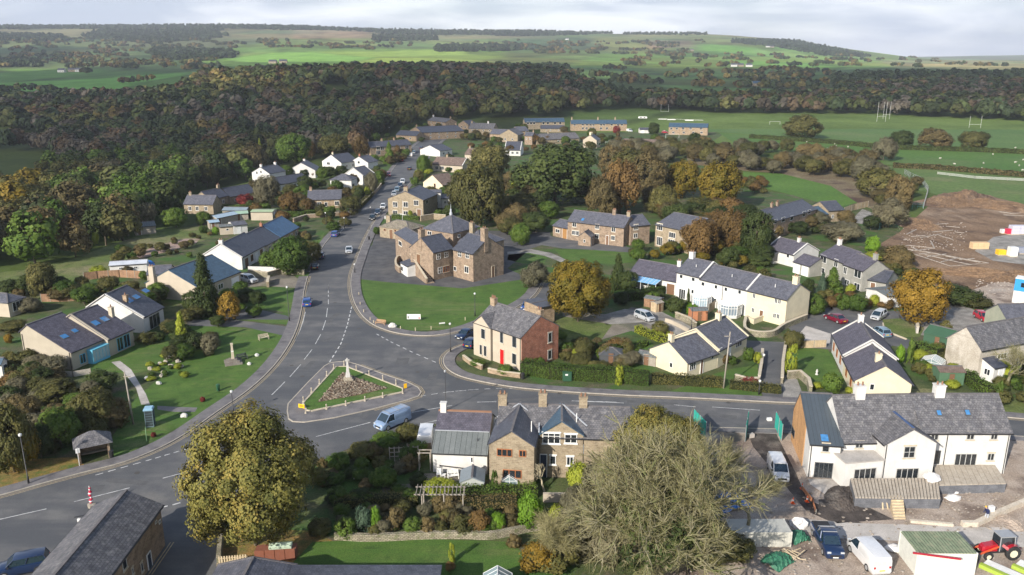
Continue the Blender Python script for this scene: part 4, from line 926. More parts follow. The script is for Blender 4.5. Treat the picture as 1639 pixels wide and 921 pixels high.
h=HS('bungalow','plain black slate bungalow joined between the white gable and the vivid blue roof',None,tuple(p0+d*l5),tuple(p0+d*(l5+d2)),2.7,5.4,'y',cream_p,slate_d,.5,width=9.,fromR=True)
h.row('R',(.3,.7),1.5,1.2,1.1);h.chimm(h.L*.5,h.D-.5,6.4,.6,.6,brick,1)
h=HS('bungalow','brown stone bungalow with a vivid blue roof at the top of the row',None,tuple(p0+d*(l5+d2+.1)),tuple(p0+d*(l5+d2+d3)),2.8,5.6,'y',stone,slate_v,.5,width=9.,fromR=True)
h.row('R',(.25,.6,.85),1.5,1.1,1.2)
h=HS('bungalow','small low bungalow with hipped grey roof at the left edge of the picture',None,(3,42,584),(3,108,560),2.7,3.9,'x',cream_p,slate,width=9,fromR=True,hip=1);h.win('R',3,50,515,95,555,3)
h=HS('shed','dark roofed garden shed with white side at the left edge',None,(3,15,832),(3,38,818),2.3,2.9,'x',white,slate_b,width=3,fromR=True);h.doorm('R',h.D/2,.8,1.9,bluedoor)
h=HS('shed','long low white shed with a pale sheet roof behind the board fence',(3,452,408),(3,604,398),3.2,2.,2.5,'x',white,NM('pale_sheet_roof',(.42,.45,.5),(.52,.55,.6),.5,.5,6,.1),.5,over=.2);h.row('F',(.3,.7),1.2,.8,.6)
# upper sheds
h=HS('garage','pale concrete garage with a light green flat roof',(18,728,425),(18,905,425),4.5,2.5,2.75,'x',cream_p,NM('light_green_felt',(.3,.4,.24),(.36,.44,.3),.5,.8,6,.15),.5,over=.15);h.doorm('R',2,1,2,whitedoor)
h=HS('outbuilding','white fronted outbuilding with a flat dark roof by the row of bungalows',(18,588,540),(18,700,528),6,2.4,2.9,'x',white,slate,.5);h.doorm('F',1.4,.9,2,whitedoor)
h=HS('shed','cream rendered shed with boarded corner beside the yellow bush',(18,472,545),(18,580,538),3.5,2.2,2.4,'x',cream_p,felt,.5);h.winm('F',2,1.4,.7,.6,1)
h=HS('shed','shed with a glazed lean roof behind the cream shed',(18,450,462),(18,620,425),3.6,1.9,2.5,'x',woodg,glass_l,.5);h.doorm('F',1,.8,1.8)
h=HS('shed','low shed with pale blue roof, leftmost of the huddle of sheds',(18,390,500),(18,470,492),3,1.9,2.3,'x',woodg,NM('pale_blue_felt',(.25,.36,.45),(.3,.4,.5),.5,.7,6,.1),.5);h.doorm('F',1,.8,1.8)
h=HS('shed','long shed with grey blue roof in front of the clipped hedge',(18,495,395),(18,690,398),3.4,2.,2.6,'x',woodg,NM('grey_blue_felt',(.16,.21,.25),(.2,.25,.29),.5,.7,6,.1),.5);h.row('F',(.3,.7),1.2,.8,.5)
h=HS('shed','small shed with mint green roof beside the concrete garage',(18,600,425),(18,705,418),3,1.9,2.4,'x',woodg,NM('mint_felt',(.26,.38,.28),(.3,.42,.33),.5,.7,6,.1),.5);h.doorm('F',1,.8,1.8)
h=HS('shed','weathered grey shed at the wood edge above the rough field',(3,556,248),(3,640,240),4,2.2,3.,'x',woodg,felt,.5);h.doorm('F',1,.8,1.8)
# stone cottages at the wood edge
h=HS('cottage','stone cottage with pale slate roof, lowest of the trio at the wood edge',(18,182,368),(18,420,372),6,3.,5.2,'x',stone_g,slate,.5);h.row('F',(.2,.45,.75),1.6,1.,1.3,sill=True);h.chimm(1,h.D/2,6.2,.8,.5,stone_g,2)
h=HS('cottage','dark blue roofed stone cottage with broad chimney, middle of the wood edge trio',(18,400,335),(18,545,300),6.5,3.2,5.4,'x',stone_g,slate_d,.5);h.row('F',(.3,.7),1.6,.9,1.1,sill=True);h.chimm(h.L-.5,h.D/2,6.6,1.1,.6,stone_g,2)
h=HS('cottage','long dark roofed cottage behind the purple bush at the wood edge',(18,560,300),(18,770,262),7,2.8,5.2,'x',stone_g,slate_d,.5);h.row('F',(.2,.5,.8),1.5,1.,1.)
# --- white houses west of the street
def h_(nm,lab,A,B,D,e,r,ax,wl_,rf,**k):return HS(nm,lab,A,B,D,e,r,ax,wl_,rf,**k)
h=h_('house','tall white gabled house with twin chimneys, leftmost of the white houses',(4,76,355),(4,162,362),9,4.6,6.8,'y',white,slate_d);h.win('F',4,92,290,100,304,1);h.win('F',4,112,286,120,300,1);h.win('F',4,88,330,104,345,2);h.chimm(h.L/2,.6,7.8,.9,.6,white,2);h.chimm(h.L/2,h.D-.6,7.8,.9,.6,white,2);h.row('R',(.3,.7),1.6,1,1.1)
h=h_('house','broad white gabled house behind the long low slate roof',(4,250,322),(4,384,322),9,3.,6.,'y',white,slate_d);h.win('F',4,305,290,325,305,2);h.chimm(h.L/2,h.D*.6,6.9,.8,.6,white,2);h.row('R',(.3,.7),1.6,1.4,1.1)
h=h_('bungalow','long low bungalow of dark slate in front of the white gables',(4,212,385),(4,352,360),6.5,2.3,4.4,'x',white,slate_d);h.row('F',(.2,.5,.8),1.3,1.2,.9)
h=h_('house','white house with steep gable and broad blue black roof',(4,418,275),(4,512,285),10,3.1,6.2,'y',white,slate_d);h.win('F',4,440,245,455,258,2);h.row('R',(.3,.7),1.6,1.4,1.1);h.chimm(h.L/2,1,7.2,.7,.6,cream,2)
h=h_('house','small white gabled house nearest the junction with the side road',(4,556,275),(4,643,280),8,2.8,5.2,'y',white,slate);h.win('F',4,590,240,602,252,1);h.chimm(h.L/2,.7,6.3,.6,.5,brick,1)
h=h_('house','square white two storey house with hipped slate roof',(4,458,388),(4,562,390),7,4.,5.8,'x',white,slate,hip=1);h.win('R',4,562,350,575,365,1)
h=h_('house','white house with long cat slide roof beside the square white house',(4,528,352),(4,618,358),8,3.6,6.2,'y',white,slate,verge=white);h.win('F',4,555,300,565,312,1)
h=h_('bungalow','stone bungalow with white mullioned windows and plain slate roof',(4,347,474),(4,512,470),8,2.9,5.2,'x',stone,slate);h.win('F',4,392,440,412,464,2,sill=True);h.win('F',4,428,442,442,462,1);h.win('F',4,478,436,500,458,2,sill=True);h.chimm(.8,h.D/2,6.2,.8,.6,stone,2)
h=h_('bungalow','white single storey annex with bay left of the stone bungalow',(4,312,452),(4,348,452),4,2.4,3.2,'x',white,felt,hip=1);h.winm('F',h.L/2,1.4,1.3,1.1,3)
# --- street east side
h=HS('house','big gabled stone house with an ivy band and white windows beside parked cars',(4,742,503),(4,914,512),(4,956,400,5.0),5.0,7.4,'y',stone_g,slate_d);
for x,y in ((775,453),(827,453),(878,445),(775,495),(827,498)):h.win('F',4,x-11,y-13,x+11,y+13,2,sill=True)
h.win('R',4,925,430,935,450,1);h.chimm(h.L*.5,.8,8.6,1.3,.7,stone_g,3);h.doorm('F',h.L*.88,1.3,2.2)
IVH=h
h=HS('house','white two storey extension with flat dark roof next to the ivy banded house',(4,935,470),(4,1000,470),5,5.,5.4,'x',white,slate,.5);h.win('F',4,970,405,978,420,1);h.win('F',4,975,440,985,456,1);h.doorm('F',1,1,2,bluedoor)
h=HS('house','low white lean to house with small window left of the vivid blue awning',(4,1003,470),(4,1050,468),4,3.,3.8,'x',white,slate_d,1.);h.winm('F',1.2,1.8,.8,.9,2)
h=HS('house','cream gabled house with brown tiled roof and arched slit window',(4,914,392),(4,1008,408),(4,1082,396),3.6,6.6,'y',cream,tile_br,verge=None);h.win('F',4,966,350,974,382,1,framebr);h.win('R',4,1018,352,1032,374,2);h.win('R',4,1050,352,1064,372,2)
h=HS('bungalow','white bungalow with two tone brown tiled roof and gable end towards the green tree',(16,812,702),(16,1108,718),9,3.,5.6,'x',cream_p,tile_br);h.win('F',16,840,652,868,684,2);h.win('F',16,888,654,925,688,2);h.win('F',16,975,664,1010,690,2);h.verge(white,(1,),.3);h.chimm(h.L*.35,h.D/2,6.7,.8,.6,stone_g,2)
h=HS('bungalow','white gabled bungalow with long dark slate roof reaching right from the street',(16,692,545),(16,886,562),(16,1190,560),2.8,5.2,'y',white,slate_d,verge=None);h.row('R',(.3,.7),1.5,1.3,1)
h=HS('house','brown roofed house set behind the two tone bungalow',(16,1130,592),(16,1300,600),9,2.8,5.,'x',cream_p,tile_br);h.chimm(.8,h.D/2,6.2,.8,.5,stone_g,2);h.chimm(h.L-.5,h.D/2,6.4,.8,.5,stone_g,2)
# --- top of the street
h=HS('terrace_house','stone terrace with white bay windows behind the pointed green tree',(16,205,562),(16,608,530),8,4.6,6.8,'x',stone,slate_d)
for x,y in ((278,476),(318,478),(478,468),(560,468)):h.win('F',16,x-18,y-16,x+18,y+16,2,sill=True)
h.win('F',16,258,502,300,540,3);h.row('F',(.45,.72,.9),1.4,1.,1.2)
for t in (.03,.36,.66):h.chimm(h.L*t+.3,h.D/2,7.9,.8,.6,stone,3)
h=HS('terrace_house','dark roofed stone terrace climbing the street behind a row of parked cars',(16,592,372),(16,712,398),(16,828,322),4.4,7.,'y',stone,slate_d);h.row('R',(.2,.4,.6,.8),3.6,.9,1.1);h.row('R',(.2,.4,.6,.8),1.4,.9,1.1);h.chimm(h.L/2,.6,8.2,.9,.7,stone,3);h.chimm(h.L/2,h.D-.6,8.2,.9,.7,stone,3)
h=HS('house','lower stone house with patchy roof below the climbing terrace',(16,455,398),(16,655,410),8,3.2,5.4,'x',stone,slate_d);h.row('F',(.3,.7),1.6,1,1.)
h=HS('house','twin chimneyed stone house facing down the street at the wood edge',(16,766,268),(16,942,290),9,4.6,6.8,'x',stone,slate_m);h.row('F',(.2,.5,.8),3.5,1,1.2,sill=True);h.row('F',(.25,.8),1.4,1,1.2,sill=True);h.chimm(.6,h.D/2,8.2,.9,.7,white,3);h.chimm(h.L-.6,h.D/2,8.2,.9,.7,stone,3)
h=HS('house','small gabled stone house right of the street end',(16,1066,290),(16,1165,295),10,3.4,5.8,'y',stone,slate_d);h.row('F',(.35,.7),1.7,1,1.2)
h=HS('house','stone house with long mottled roof and a white chimney right of the street end',(16,1168,345),(16,1410,352),9.5,4.,7.,'x',stone_g,slate_m);h.row('F',(.15,.35,.6,.85),3,.9,1.);h.chimm(h.L*.7,h.D/2,8.3,.9,.7,white,3);h.chimm(.6,h.D/2,8.2,.9,.7,stone,2)
h=HS('house','stone house with grey slate roof behind the small red garden wall',(16,1375,402),(16,1560,410),9,4.,6.4,'x',stone,slate);h.row('F',(.2,.5,.8),1.5,1,1.1)
h=HS('house','buff gabled house with grey roof in the village centre',(17,0,262),(17,130,266),12,4.2,7.2,'y',stone_g,slate_m);h.row('F',(.3,.7),1.7,1,1.2)
h=HS('house','grey roofed stone house tucked behind the round shrub in the village centre',(17,135,235),(17,212,232),11,4.2,6.4,'x',stone,slate);h.row('F',(.3,.7),3.3,1,1.1)
h=HS('house','white house with steep dark roof and rooflights left of the great oak',(17,35,362),(17,150,364),11,2.8,6.4,'x',white,slate_d,verge=white);h.row('F',(.2,.5,.8),1.5,1.2,1.2);h.sky(0,17,55,300,68,312);h.sky(0,17,100,295,112,306)
h=HS('house','narrow pink stone house with three small windows left of the great oak',(17,180,282),(17,236,284),7,5.,6.6,'x',stone_p,slate);h.row('F',(.25,.7),3.4,.7,.9);h.chimm(h.L-.5,h.D/2,7.8,.7,.6,stone_p,2)
h=HS('bungalow','cream gabled bungalow with very long grey roof behind the great oak',(17,270,282),(17,578,268),10,2.6,5.4,'x',stone_g,slate_m);h.chimm(h.L*.35,h.D/2,6.9,.9,.6,stone_g,2);h.row('F',(.2,.5,.8),1.4,1.2,1)
h=HS('terrace_house','long buff stone terrace with bright blue slate roof, farthest left by the playing field',(17,183,172),(17,472,168),8,4.9,7.2,'x',stone_g,slate_b)
for i,x in enumerate((205,228,250,318,350,402,440)):h.win('F',17,x-8,116,x+8,134,1,sill=True)
h=HS('outbuilding','low stone building with grey roof in front of the blue roofed terrace',(17,297,193),(17,470,193),5,2.6,4.4,'x',stone_g,slate_d);h.row('F',(.25,.42,.75,.85),1.4,.7,.8)
h=HS('terrace_house','stone and white terrace with many white windows and two chimneys by the playing field',(17,518,182),(17,925,182),8,4.7,6.9,'x',stone,slate_b)
for x in (545,605,635,662,682,738,760,815,862,890):h.win('F',17,x-8,128,x+8,144,2)
for x in (605,632,660,682,738,780,850):h.win('F',17,x-8,154,x+8,172,2)
for t in (.01,.48,.79):h.chimm(h.L*t+.3,h.D/2,8.6,.9,.7,stone_g,3)
h=HS('terrace_house','brown terrace with blue grey roof, rightmost by the playing field',(17,1228,208),(17,1512,215),8,4.9,7.,'x',stone,slate_b)
for x in (1250,1290,1335,1390,1468):h.win('F',17,x-9,156,x+9,172,2)
for x in (1265,1340,1410,1470):h.win('F',17,x-9,186,x+9,200,2)
h=HS('house','white gabled house with paired cream chimneys beyond the great oak',(17,605,304),(17,704,308),(17,775,300),4.2,6.8,'y',cream_p,slate_d);h.win('R',17,735,262,748,280,1);h.win('R',17,708,265,716,280,1);h.chimm(h.L*.5,.8,8.4,1.,.7,cream,2);h.chimm(h.L*.5,3.,8.2,1.,.7,cream,2)
h=HS('annex','long low white building with flat roof beside the white gabled house',(17,776,304),(17,885,304),5,2.8,3.,'x',white,NM('green_felt_roof',(.1,.16,.08),(.14,.2,.11),.4,.9,4,.2));h.row('F',(.2,.5,.8),1.5,1.,1.1)
h=HS('bungalow','long bungalow with low brown roof behind the scrub',(17,892,308),(17,1132,316),9,2.4,4.6,'x',brick,tile_br);h.row('F',(.2,.65,.9),1.4,1.2,.9)
h=HS('garage','tiny white garage with dark roof by the far terrace',(17,1020,198),(17,1090,198),6,2.2,3.2,'x',white,slate_d);h.doorm('F',2,1.8,1.9,whitedoor)
# --- stone row and villa
h=HS('outbuilding','single storey pink stone garage wing with brown door left of the long farmhouse',(5,322,608),(5,394,624),5.5,2.9,4.2,'x',stone_p,slate);h.win('F',5,336,574,356,592,2,sill=True);h.door('F',5,370,570,392,618,PM('oak_door',(.32,.17,.06),.6))
h=HS('farmhouse','long pink stone farmhouse with grey slate roof and slate porch',(5,394,626),(5,668,662),7.5,5.,7.3,'x',stone_p,slate)
for x,y in ((428,553),(540,563),(620,577),(426,592),(441,594),(539,608),(618,618)):h.win('F',5,x-10,y-11,x+10,y+11,2,sill=True)
h.door('F',5,584,606,596,638);h.sky(0,5,460,520,478,536);h.chimm(h.L*.72,h.D/2,8.6,.9,.7,stone_p,3);h.chimm(h.L-.5,h.D/2,8.4,.9,.7,stone_g,3)
h=HS('porch','small slated stone porch standing in front of the long farmhouse',(5,446,654),(5,507,660),3.,2.4,3.6,'y',stone_p,slate_d,over=.2);h.winm('F',h.L*.5,1.3,.5,.8,1);h.doorm('R',1.2,.9,1.9)
h=HS('cottage','stone cottage wing with two windows at the right end of the farmhouse',(5,702,655),(5,795,645),7.5,5.,7.,'x',stone_p,slate);h.win('F',5,720,552,741,578,2,sill=True);h.win('F',5,718,595,738,618,2,sill=True)
h=HS('villa','buff stone villa with bay windows half hidden by a russet tree',(5,822,658),(5,985,696),(5,1075,640),5.6,7.9,'x',stone_g,slate,gov=.1)
for a_ in ((834,548,862,580),(834,612,860,655),(893,590,925,618),(888,625,922,665)):h.win('F',5,*a_,3,sill=True)
h.door('F',5,925,640,940,675)
# --- white terrace
h=HS('bungalow','low slate bungalow with blue striped glass canopy left of the white terrace',(10,90,268),(10,345,318),8,2.9,5.,'x',white,slate_p);h.win('F',10,92,198,108,216,2);h.win('F',10,170,240,190,262,2);h.win('F',10,205,245,225,262,2);h.door('F',10,298,255,340,305,browndoor,name='garage_door');h.chimm(h.L*.86,h.D/2,6.2,.8,.6,white,2)
p=MB();cz=2.5
x0,_y,_z=h.hit(10,110,215,'y',0.);x1,_y,_z=h.hit(10,272,240,'y',0.)
cn=MB().hexa([(x0,-2.6,2.2),(x1,-2.6,2.2),(x1,0,2.75),(x0,0,2.75)],[(x0,-2.6,2.26),(x1,-2.6,2.26),(x1,0,2.81),(x0,0,2.81)]).build('canopy',glass_b,h.o)
p=MB()
for i in range(9):
    x=x0+(x1-x0)*i/8;p.beam((x,-2.6,2.29),(x,0,2.84),.06)
    if i%2==0:p.box(x-.04,-2.6,0,x+.04,-2.52,2.2)
p.build('canopy_frame',upvc,cn)
A=np.array(G(10,345,328));B=np.array(G(10,940,488));C_=np.array(G(10,1062,440))
e=(B-A)/np.linalg.norm(B-A);LT=np.linalg.norm(B-A);nrm=np.array([-e[1],e[0]]);DT=abs((C_-B)@nrm)
f1,f2=.235,.665
t1=HS('terrace_house','white rendered end house of the terrace with french windows and white chimney',tuple(A),tuple(A+e*LT*f1),DT,5.3,7.6,'x',white,slate);t1.verge(white,(1,),.32)
t2=HS('terrace_house','longest white house in the middle of the terrace with two glass conservatories in front',tuple(A+e*LT*f1),tuple(A+e*LT*f2),DT,5.0,7.2,'x',white,slate);t2.verge(white,(1,),.32)
t3=HS('terrace_house','pale yellow end house of the white terrace with blank gable',tuple(A+e*LT*f2),tuple(B),DT,5.0,7.1,'x',cream,slate)
for x,y in ((377,214),(443,230)):t1.win('F',10,x-9,y-11,x+9,y+11,1,kind='')
t1.win('F',10,364,282,400,336,3);t1.win('F',10,432,285,446,308,1)
for x,y in ((496,255),(567,271),(621,284),(696,299),(562,345)):t2.win('F',10,x-9,y-11,x+9,y+11,1)
for x,y in ((775,320),(895,347),(914,351),(769,398),(887,428),(906,432)):t3.win('F',10,x-8,y-13,x+8,y+13,2)
t3.door('F',10,806,400,824,430,browndoor)
t1.chim(10,438,80,1.,.8,mat=white,pots=2);t3.chimm(t3.L-.8,t3.D/2,8.5,1.,.8,cream,2);t2.pipe('F',t2.L*.5)
for hh_ in (t1,t2,t3):MB().cyl(hh_.L*.55,hh_.D*.25,hh_.eave+.9,hh_.eave+1.75,.06).build('vent_pipe',upvc,hh_.rf)
# semi-detached cream bungalows
h=HS('bungalow','cream bungalow with blank gable and small window, nearest of the pair by the hedge',None,(10,405,772),(10,568,716),2.5,4.7,'y',cream,slate,width=7.6,fromR=True,verge=None);h.win('F',10,314,684,330,712,1);h.win('R',10,422,685,454,724,3);h.door('R',10,482,672,494,722,browndoor);h.win('R',10,540,645,552,664,1);h.chimm(h.L*.5,.5,5.9,.7,.7,cream,2);S3=h
pb=np.array(G(10,570,716));pc=np.array(G(10,729,632))
h=HS('bungalow','cream bungalow with white coped gable, farther of the pair by the telegraph pole',None,tuple(pb+(pc-pb)*.01),tuple(pc),2.9,5.3,'y',cream,slate,width=8.2,fromR=True,verge=cream);h.win('R',10,586,604,598,626,1);h.door('R',10,634,584,646,626,whitedoor);h.win('R',10,674,560,706,596,3);h.chimm(h.L*.5,h.D*.75,6.5,.8,.7,cream,2)
# --- east side bungalows and houses
h=HS('bungalow','white bungalow with glazed bay and slate roof left of the white garages',(6,70,640),(6,187,672),(6,303,602,2.9),2.9,5.,'x',white,slate_p,verge=white);h.win('F',6,160,615,172,630,1);h.chimm(h.L*.7,h.D/2,6.,.7,.6,white,2)
b=MB().prism([(0.2,-1.6),(3.6,-1.6),(3.6,0),(0.2,0)],0,.5).build('bay',white,h.o);MB().prism([(0.1,-1.75),(3.7,-1.75),(3.7,0),(0.1,0)],2.3,2.55).build('bay_roof',slate,b)
m=MB()
for x in np.linspace(.25,3.5,6):m.box(x-.05,-1.58,.5,x+.05,-1.48,2.3)
m.build('bay_frame',upvc,b);MB().box(.28,-1.5,.5,3.52,-.02,2.29).build('pane',glass,b)
h=HS('garage','double garage with two white doors and slate roof',(6,187,694),(6,257,716),(6,296,690),2.5,3.9,'x',pebble,slate_p);h.door('F',6,189,658,216,694,whitedoor,name='garage_door');h.door('F',6,226,668,253,708,whitedoor,name='garage_door')
h=HS('house','grey pebbledashed semi with two storeys of white windows, left half',(6,297,704),(6,397,744),8,4.6,6.6,'x',pebble,slate_p);
for a_ in ((304,618,332,652),(366,636,383,670),(300,672,326,698)):h.win('F',6,*a_,2)
h.chimm(.8,h.D/2,8,.9,.6,white,3)
h=HS('house','grey pebbledashed semi with pale gable end, right half beside the golden tree',(6,398,745),(6,482,778),(6,634,690,4.4),4.4,6.4,'x',pebble,slate_p)
for a_ in ((397,666,413,698),(453,684,484,718),(412,725,432,748),(452,740,478,770)):h.win('F',6,*a_,2)
h.chimm(h.L-.6,h.D/2,7.7,.9,.6,pebble,2)
h=HS('outbuilding','low slate outbuilding against the pebbledashed semi',(6,505,775),(6,585,790),6.5,2.5,4.2,'x',pebble,slate_d);h.doorm('F',1.2,.9,2)
h=HS('garage','pair of white doored garages under the golden tree',(6,586,850),(6,684,840),5.5,2.4,2.8,'x',white,felt);h.doorm('F',h.L*.25,2.3,2.1,whitedoor,name='garage_door');h.doorm('F',h.L*.75,2.3,2.1,whitedoor,name='garage_door')
h=HS('house','brown and grey stone terrace with blue slate roof facing the lane',(6,92,552),(6,282,492),9,4.8,7.,'x',stone_p,slate_d)
for a_ in ((105,464,118,482),(138,455,152,475),(175,448,188,468),(228,430,242,452),(252,422,264,440),(106,510,118,530),(135,503,148,522),(178,496,190,512)):h.win('F',6,*a_,1)
h.chimm(h.L*.3,h.D/2,8.2,.9,.6,stone_p,3);h.chimm(h.L*.42,h.D/2,8.2,.9,.6,stone_p,3)
h=HS('cottage','low cottage with bright blue roof at the end of the brown terrace',(6,284,492),(6,334,484),7,2.9,4.6,'x',stone_g,slate_b);h.winm('F',1.5,1.5,1,1.1,2)
h=HS('house','buff house with slate roof by the closed boarded gateway',(6,336,477),(6,404,472),8,3.4,5.4,'x',stone_g,slate_d);h.row('F',(.3,.7),1.6,.8,1.)
# cream bungalows at the right
A=np.array(G(11,342,572,2.7));B=np.array(G(11,688,598,2.7));C1=np.array(G(11,262,435,2.7));e=(B-A)/np.linalg.norm(B-A);ey=np.array([-e[1],e[0]]);Df=float((C1-A)@ey)
h=HS('bungalow','pale yellow bungalow showing its sunlit gable behind the new white house',tuple(A),tuple(B),Df,2.7,5.1,'y',cream,slate_p);h.win('F',11,430,594,458,630,1,fm=upvc);h.chim(11,487,408,.8,.7,'y',h.D*.3,cream,1);h.row('L',(.3,.7),1.4,1.1,1.2,fm=framebr)
A2=tuple(A+ey*(Df+.02));B2=tuple(B+ey*(Df+.02));C2=np.array(G(11,182,287,3.1));D2=float((C2-np.array(A2))@ey)
h=HS('bungalow','white gabled bungalow joined behind the pale yellow one',(A2[0]-e[0]*.0,A2[1]),B2,max(D2,7),3.1,5.7,'y',white,slate_p,verge=white);h.row('L',(.25,.55,.85),1.5,1.1,1.3,fm=framebr);h.chimm(h.L*.5,h.D-.8,6.9,.8,.7,white,1)
# barn house, far right
b1=np.array(G(11,1085,562));l1=np.array(G(11,882,482));ey=(l1-b1)/np.linalg.norm(l1-b1);ex=np.array([ey[1],-ey[0]])
h=HS('farmhouse','old weathered stone house with big blank gable and white porch behind a bare tree',tuple(b1),tuple(b1+ex*13),float(np.linalg.norm(l1-b1)),4.6,7.2,'x',rough_r,slate_m)
h.win('F',11,1215,405,1270,440,3,sill=True);h.win('F',11,1370,500,1395,540,2);h.winm('F',8,1.5,1.2,1.3,2,sill=True);h.winm('F',11,3.6,1.,1.,2,sill=True)
h2=HS('porch','white glazed porch with slate roof on the weathered stone house',h.world(.6,-2.1),h.world(3.0,-2.1),2.08,2.3,3.1,'x',white,slate_d,1.,over=.15);h2.doorm('F',1.5,.9,1.95,whitedoor);h2.winm('L',1.,1.4,1.,1.,2)
b1=np.array(G(19,752,770,2.2));l1=np.array(G(19,628,712,2.2));ey=(l1-b1)/np.linalg.norm(l1-b1);ex=np.array([ey[1],-ey[0]])
h=HS('house','green grey rendered house with slate roof at the right edge by the blue cabin',tuple(b1),tuple(b1+ex*12),float(np.linalg.norm(l1-b1)),2.6,4.6,'x',NM('grey_green_render',(.26,.28,.22),(.32,.33,.26),.6,.9,12,.1),slate);h.row('F',(.3,.6),1.4,1.2,1.1)
# --- cream and brick house at the junction
h=HS('house','cream fronted detached house with red door and red brick side wall',(9,187,574),(9,412,660),(9,580,592),5.5,7.9,'x',cream_p,slate_m,.5,gov=.1);DH=h
h.door('F',9,310,552,328,615,reddoor,stonetrim)
for a_ in ((222,447,243,498),(308,467,325,520),(368,487,390,543),(215,525,228,575),(235,530,250,583),(367,570,390,625)):h.win('F',9,*a_,1,sill=stonetrim,fm=framegr)
bm=MB();bm.hexa([(h.L+.001,-.01,0),(h.L+.001,h.D+.01,0),(h.L+.001,h.D+.01,h.eave),(h.L+.001,h.D/2,h.ridge-.02),(h.L+.001,-.01,h.eave)],[(h.L+.08,-.01,0),(h.L+.08,h.D+.01,0),(h.L+.08,h.D+.01,h.eave),(h.L+.08,h.D/2,h.ridge-.02),(h.L+.08,-.01,h.eave)])
bm.build('brick_side_wall',brick,h.o)
for a_ in ((541,468,561,515),(540,555,560,598)):
    o_=h.win('R',9,*a_,1,sill=stonetrim,fm=framegr);o_.location.x+=.08
h.chimm(.5,h.D*.45,8.9,1.,.7,stone,3);h.chimm(h.L-.5,h.D*.55,8.9,1.,.7,stone,2)
gw=4.0
cg=HS('front_gable','x',h.world(-.05,-.35),h.world(gw,-.35),h.D*.5+.3,5.45,7.3,'y',cream_p,slate_m,root=None,build=False)
bpy.data.objects.remove(cg.o)
g=MB();g.hexa([(-.04,-.3,0),(gw,-.3,0),(gw,-.3,5.4),(gw/2,-.3,7.0),(-.04,-.3,5.4)],[(-.04,.05,0),(gw,.05,0),(gw,h.D*.5,5.4),(gw/2,h.D*.5,7.0),(-.04,h.D*.5,5.4)])
g.build('front_gable',cream_p,h.o)
g=MB();g.hexa([(-.25,-.5,5.3),(gw/2,-.5,7.06),(gw/2,h.D*.5,7.06),(-.25,h.D*.5,5.3)],[(-.25,-.5,5.44),(gw/2,-.5,7.2),(gw/2,h.D*.5,7.2),(-.25,h.D*.5,5.44)])
g.hexa([(gw/2,-.5,7.06),(gw+.2,-.5,5.35),(gw+.2,h.D*.4,5.35),(gw/2,h.D*.5,7.06)],[(gw/2,-.5,7.2),(gw+.2,-.5,5.49),(gw+.2,h.D*.4,5.49),(gw/2,h.D*.5,7.2)])
g.build('gable_roof',slate_m,h.rf)
for c_ in h.o.children:
    if c_.name.startswith('window') and c_.location.x<gw and abs(c_.location.y)<.01:c_.location.y=-.3
h.pipe('F',gw+.15);h.pipe('F',h.L-.15)
# garage block behind
h=HS('outbuilding','flat roofed outbuilding with parapet behind the brick sided house',(9,505,430),(9,575,415),5,3.2,3.3,'x',stone,slate_d)
# --- the big stone building with cross plan
R1=HS('stone_hall','large cross shaped stone hall with a pyramid roofed tower, tall chimneys and an outside stair',(15,835,694),(15,1030,748),(15,1305,668),6.2,9.0,'x',stone_p,slate_d);h=R1
for a_ in ((878,438,912,500),(952,452,988,515)):h.win('F',15,*a_,2,kind='sash')
h.win('F',15,944,592,982,658,2,sill=stonetrim);h.win('F',15,816,588,843,632,1);h.door('R',15,1210,590,1234,672,browndoor,stonetrim);h.chimm(h.L-.5,h.D*.42,11.2,1.3,1.1,stone_p,2)
L2=HS('stone_hall','wing of the large stone hall with outside stair rising along its left gable',(15,640,732),(15,832,684),7.6,6.2,8.8,'x',stone_p,slate_d);h=L2
for a_ in ((668,466,705,525),(744,452,780,505),(682,600,722,662)):h.win('F',15,*a_,2,kind='sash')
h.win('F',15,734,590,790,648,3,framebr,sill=stonetrim);h.door('L',15,475,475,510,560,browndoor,stonetrim);h.chimm(.5,h.D*.55,10.6,1.2,1.,stone_p,2)
H3=h=HS('stone_hall','lower left wing of the large stone hall with hipped roof and one small window',(15,270,505),(15,470,650),(15,540,560),5.9,7.6,'x',stone_p,slate_d,hip=1);h.win('F',15,296,348,328,390,1,sill=stonetrim)
A=np.array(G(15,545,222,8.6));B=np.array(G(15,835,270,8.6));e=(B-A)/np.linalg.norm(B-A);s_=np.linalg.norm(B-A)
h=HS('stone_hall','central square tower of the large stone hall with pyramid slate roof and finial',tuple(A+e*.2),tuple(B-e*.2),float(s_-.4),8.6,11.6,'x',stone_p,slate,hip=1,over=.4)
h.win('F',15,580,248,620,285,2);h.win('R',15,876,278,900,312,2)
MB().lathe(h.L/2,h.D/2,[(.35,11.6),(.35,12.1),(.22,12.3),(.22,12.9),(.06,13.1),(.04,14.2)],8).build('finial',lead,h.rf)
tw=h
H4=h=HS('stone_hall','right rear wing of the large stone hall with hipped slate roof',tw.world(tw.L-1,tw.D*.2),tw.world(tw.L+6.5,tw.D*.2),8.5,6.2,8.6,'x',stone_p,slate,hip=1);h.row('F',(.6,),3.8,1,1.4);h.row('R',(.3,.7),3.8,.9,1.3);h.chimm(h.L*.4,h.D*.3,10.6,1.,.8,stone_g,2)
H5=h=HS('stone_hall','left rear wing of the large stone hall with slate roof below the tower',tw.world(-7,tw.D*.35),tw.world(0.5,tw.D*.35),7,5.2,7.2,'x',stone_p,slate_d,hip=1);h.row('F',(.3,.7),3,.9,1.2)
